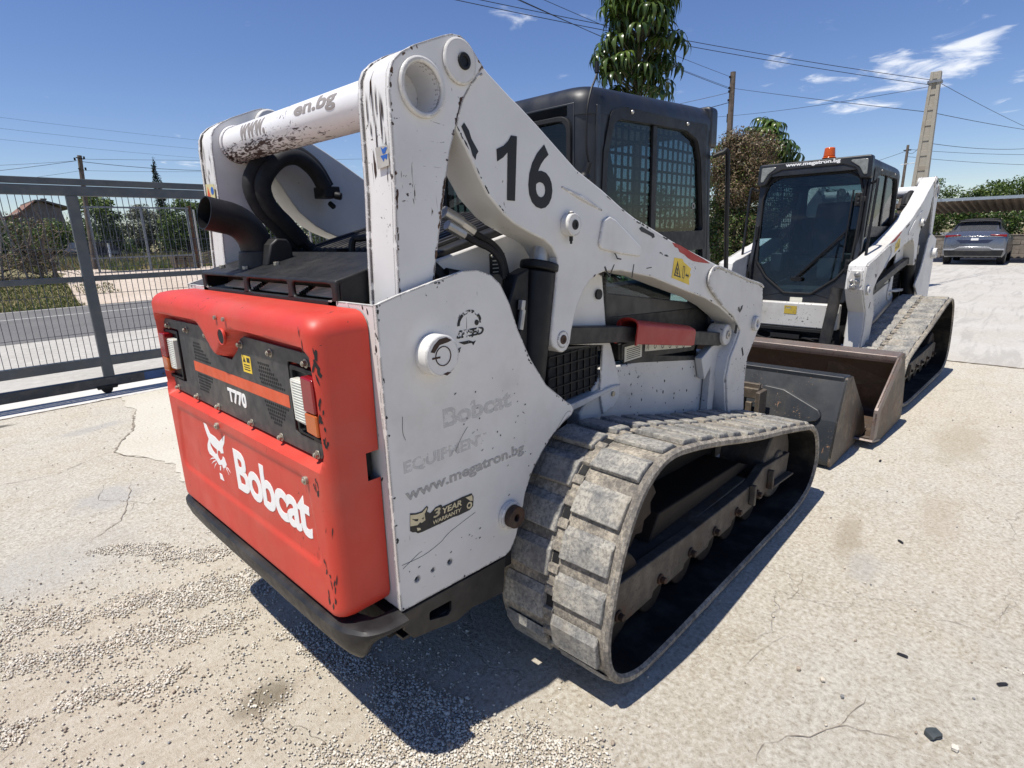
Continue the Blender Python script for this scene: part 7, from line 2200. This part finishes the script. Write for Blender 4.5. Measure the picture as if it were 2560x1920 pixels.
def wrap_lettering(s, yc, width, hgt, ang_c, m):
    me = text_mesh(s, .1, .003, .0004)
    xs = [v.co.x for v in me.vertices]; zs = [v.co.y for v in me.vertices]
    w, h = max(xs) - min(xs), max(zs) - min(zs); cx, cy = (max(xs) + min(xs)) / 2, (max(zs) + min(zs)) / 2
    bm = bmesh.new(); bm.from_mesh(me)
    for t in range(6):
        co = (0, min(zs) + h * (t + .5) / 6, 0)
        bmesh.ops.bisect_plane(bm, geom=bm.verts[:] + bm.edges[:] + bm.faces[:], plane_co=co, plane_no=(0, 1, 0))
    for v in bm.verts:
        u = (v.co.x - cx) / w * width; q = (v.co.y - cy) / h * hgt; k = v.co.z
        r = .0600 + k
        a = ang_c + q / .06
        v.co = Vector((.315 - r * cos(a), yc - u, 1.840 + r * sin(a)))
    bm.to_mesh(me); bm.free()
    me.materials.clear(); me.materials.append(m)
    o = bpy.data.objects.new('lettering', me); COL.objects.link(o); o.parent = ctb


wrap_lettering('en.bg', -.20, .24, .055, .35, MT['tube_print'])
wrap_lettering('www.', .22, .20, .055, .25, MT['tube_print'])
tws = [o for o in L1.children if o.name.startswith('arm_tower')]
twR = min(tws, key=lambda o: min(v.co.y for v in o.data.vertices)); twL = max(tws, key=lambda o: max(v.co.y for v in o.data.vertices))
bb = B(); bb.prism([(-.548, 1.705), (-.600, 1.705), (-.600, 1.660), (-.552, 1.655)], 'x', .2175, .2185); stp = bb.obj('faded_sticker', flat('faded_grey_sticker', (.42, .40, .36), .6, var=.2), twR, smooth=0)
bb = B(); bb.prism([(-.572, 1.704), (-.580, 1.698), (-.590, 1.702), (-.598, 1.700), (-.588, 1.688), (-.578, 1.688)], 'x', .2168, .2174); bb.prism([(-.568, 1.684), (-.598, 1.686), (-.594, 1.674), (-.584, 1.678), (-.580, 1.670), (-.574, 1.678)], 'x', .2168, .2174); bb.obj('sticker_print', MT['blue'], twR, smooth=0)
bb = B(); bb.prism([(.590, 1.705), (.512, 1.700), (.512, 1.630), (.590, 1.625)], 'x', .2170, .2182); bb.obj('warning_sticker', flat('pale_yellow_sticker', (.55, .50, .26), .55, var=.1), twL, smooth=0)
bb = B(); bb.prism([(.585, 1.655), (.552, 1.655), (.569, 1.695)], 'x', .2162, .2169); bb.prism([(.585, 1.650), (.552, 1.650), (.555, 1.632), (.582, 1.632)], 'x', .2162, .2169); bb.obj('sticker_print', MT['orange'], twL, smooth=0)
bb = B(); bb.prism(circle2(.530, 1.678, .014, 14), 'x', .2162, .2169); bb.prism([(.548, 1.652), (.516, 1.652), (.516, 1.638), (.548, 1.638)], 'x', .2162, .2169); bb.obj('sticker_mark', MT['blue'], twL, smooth=0)
# what only the far machine shows
vis2 = [o for o in L2.children if o.name.startswith('visor')][0]
lettering('lettering', 'www.megatron.bg', .08, MT['white_print_clean'], vis2, (2.2835, .0, 2.048), (0, 1, 0), (0, 0, 1), bold=.003, fit=(.455, .040))
bc = B(); bc.cyl((2.0, .045, 2.068), (2.0, .045, 2.10), .050, n=20); bo_ = bc.obj('beacon_base', MT['black'], L2)
bc = B(); bc.cyl((2.0, .045, 2.10), (2.0, .045, 2.115), .058, n=20); bc.cyl((2.0, .045, 2.115), (2.0, .045, 2.195), .050, .042, n=20); bc.obj('beacon', MT['beacon'], L2, bevel=.008)
bb = B(); bb.box(2.4415, 2.4425, -.06, .05, .725, .80)
fpn = [o for o in L2.children if o.name.startswith('front_panel')][0]
bb.obj('yellow_smear', worn_print('yellow_smear', (.50, .36, .05), wear=.60, scale=34, big=30), fpn, smooth=0)
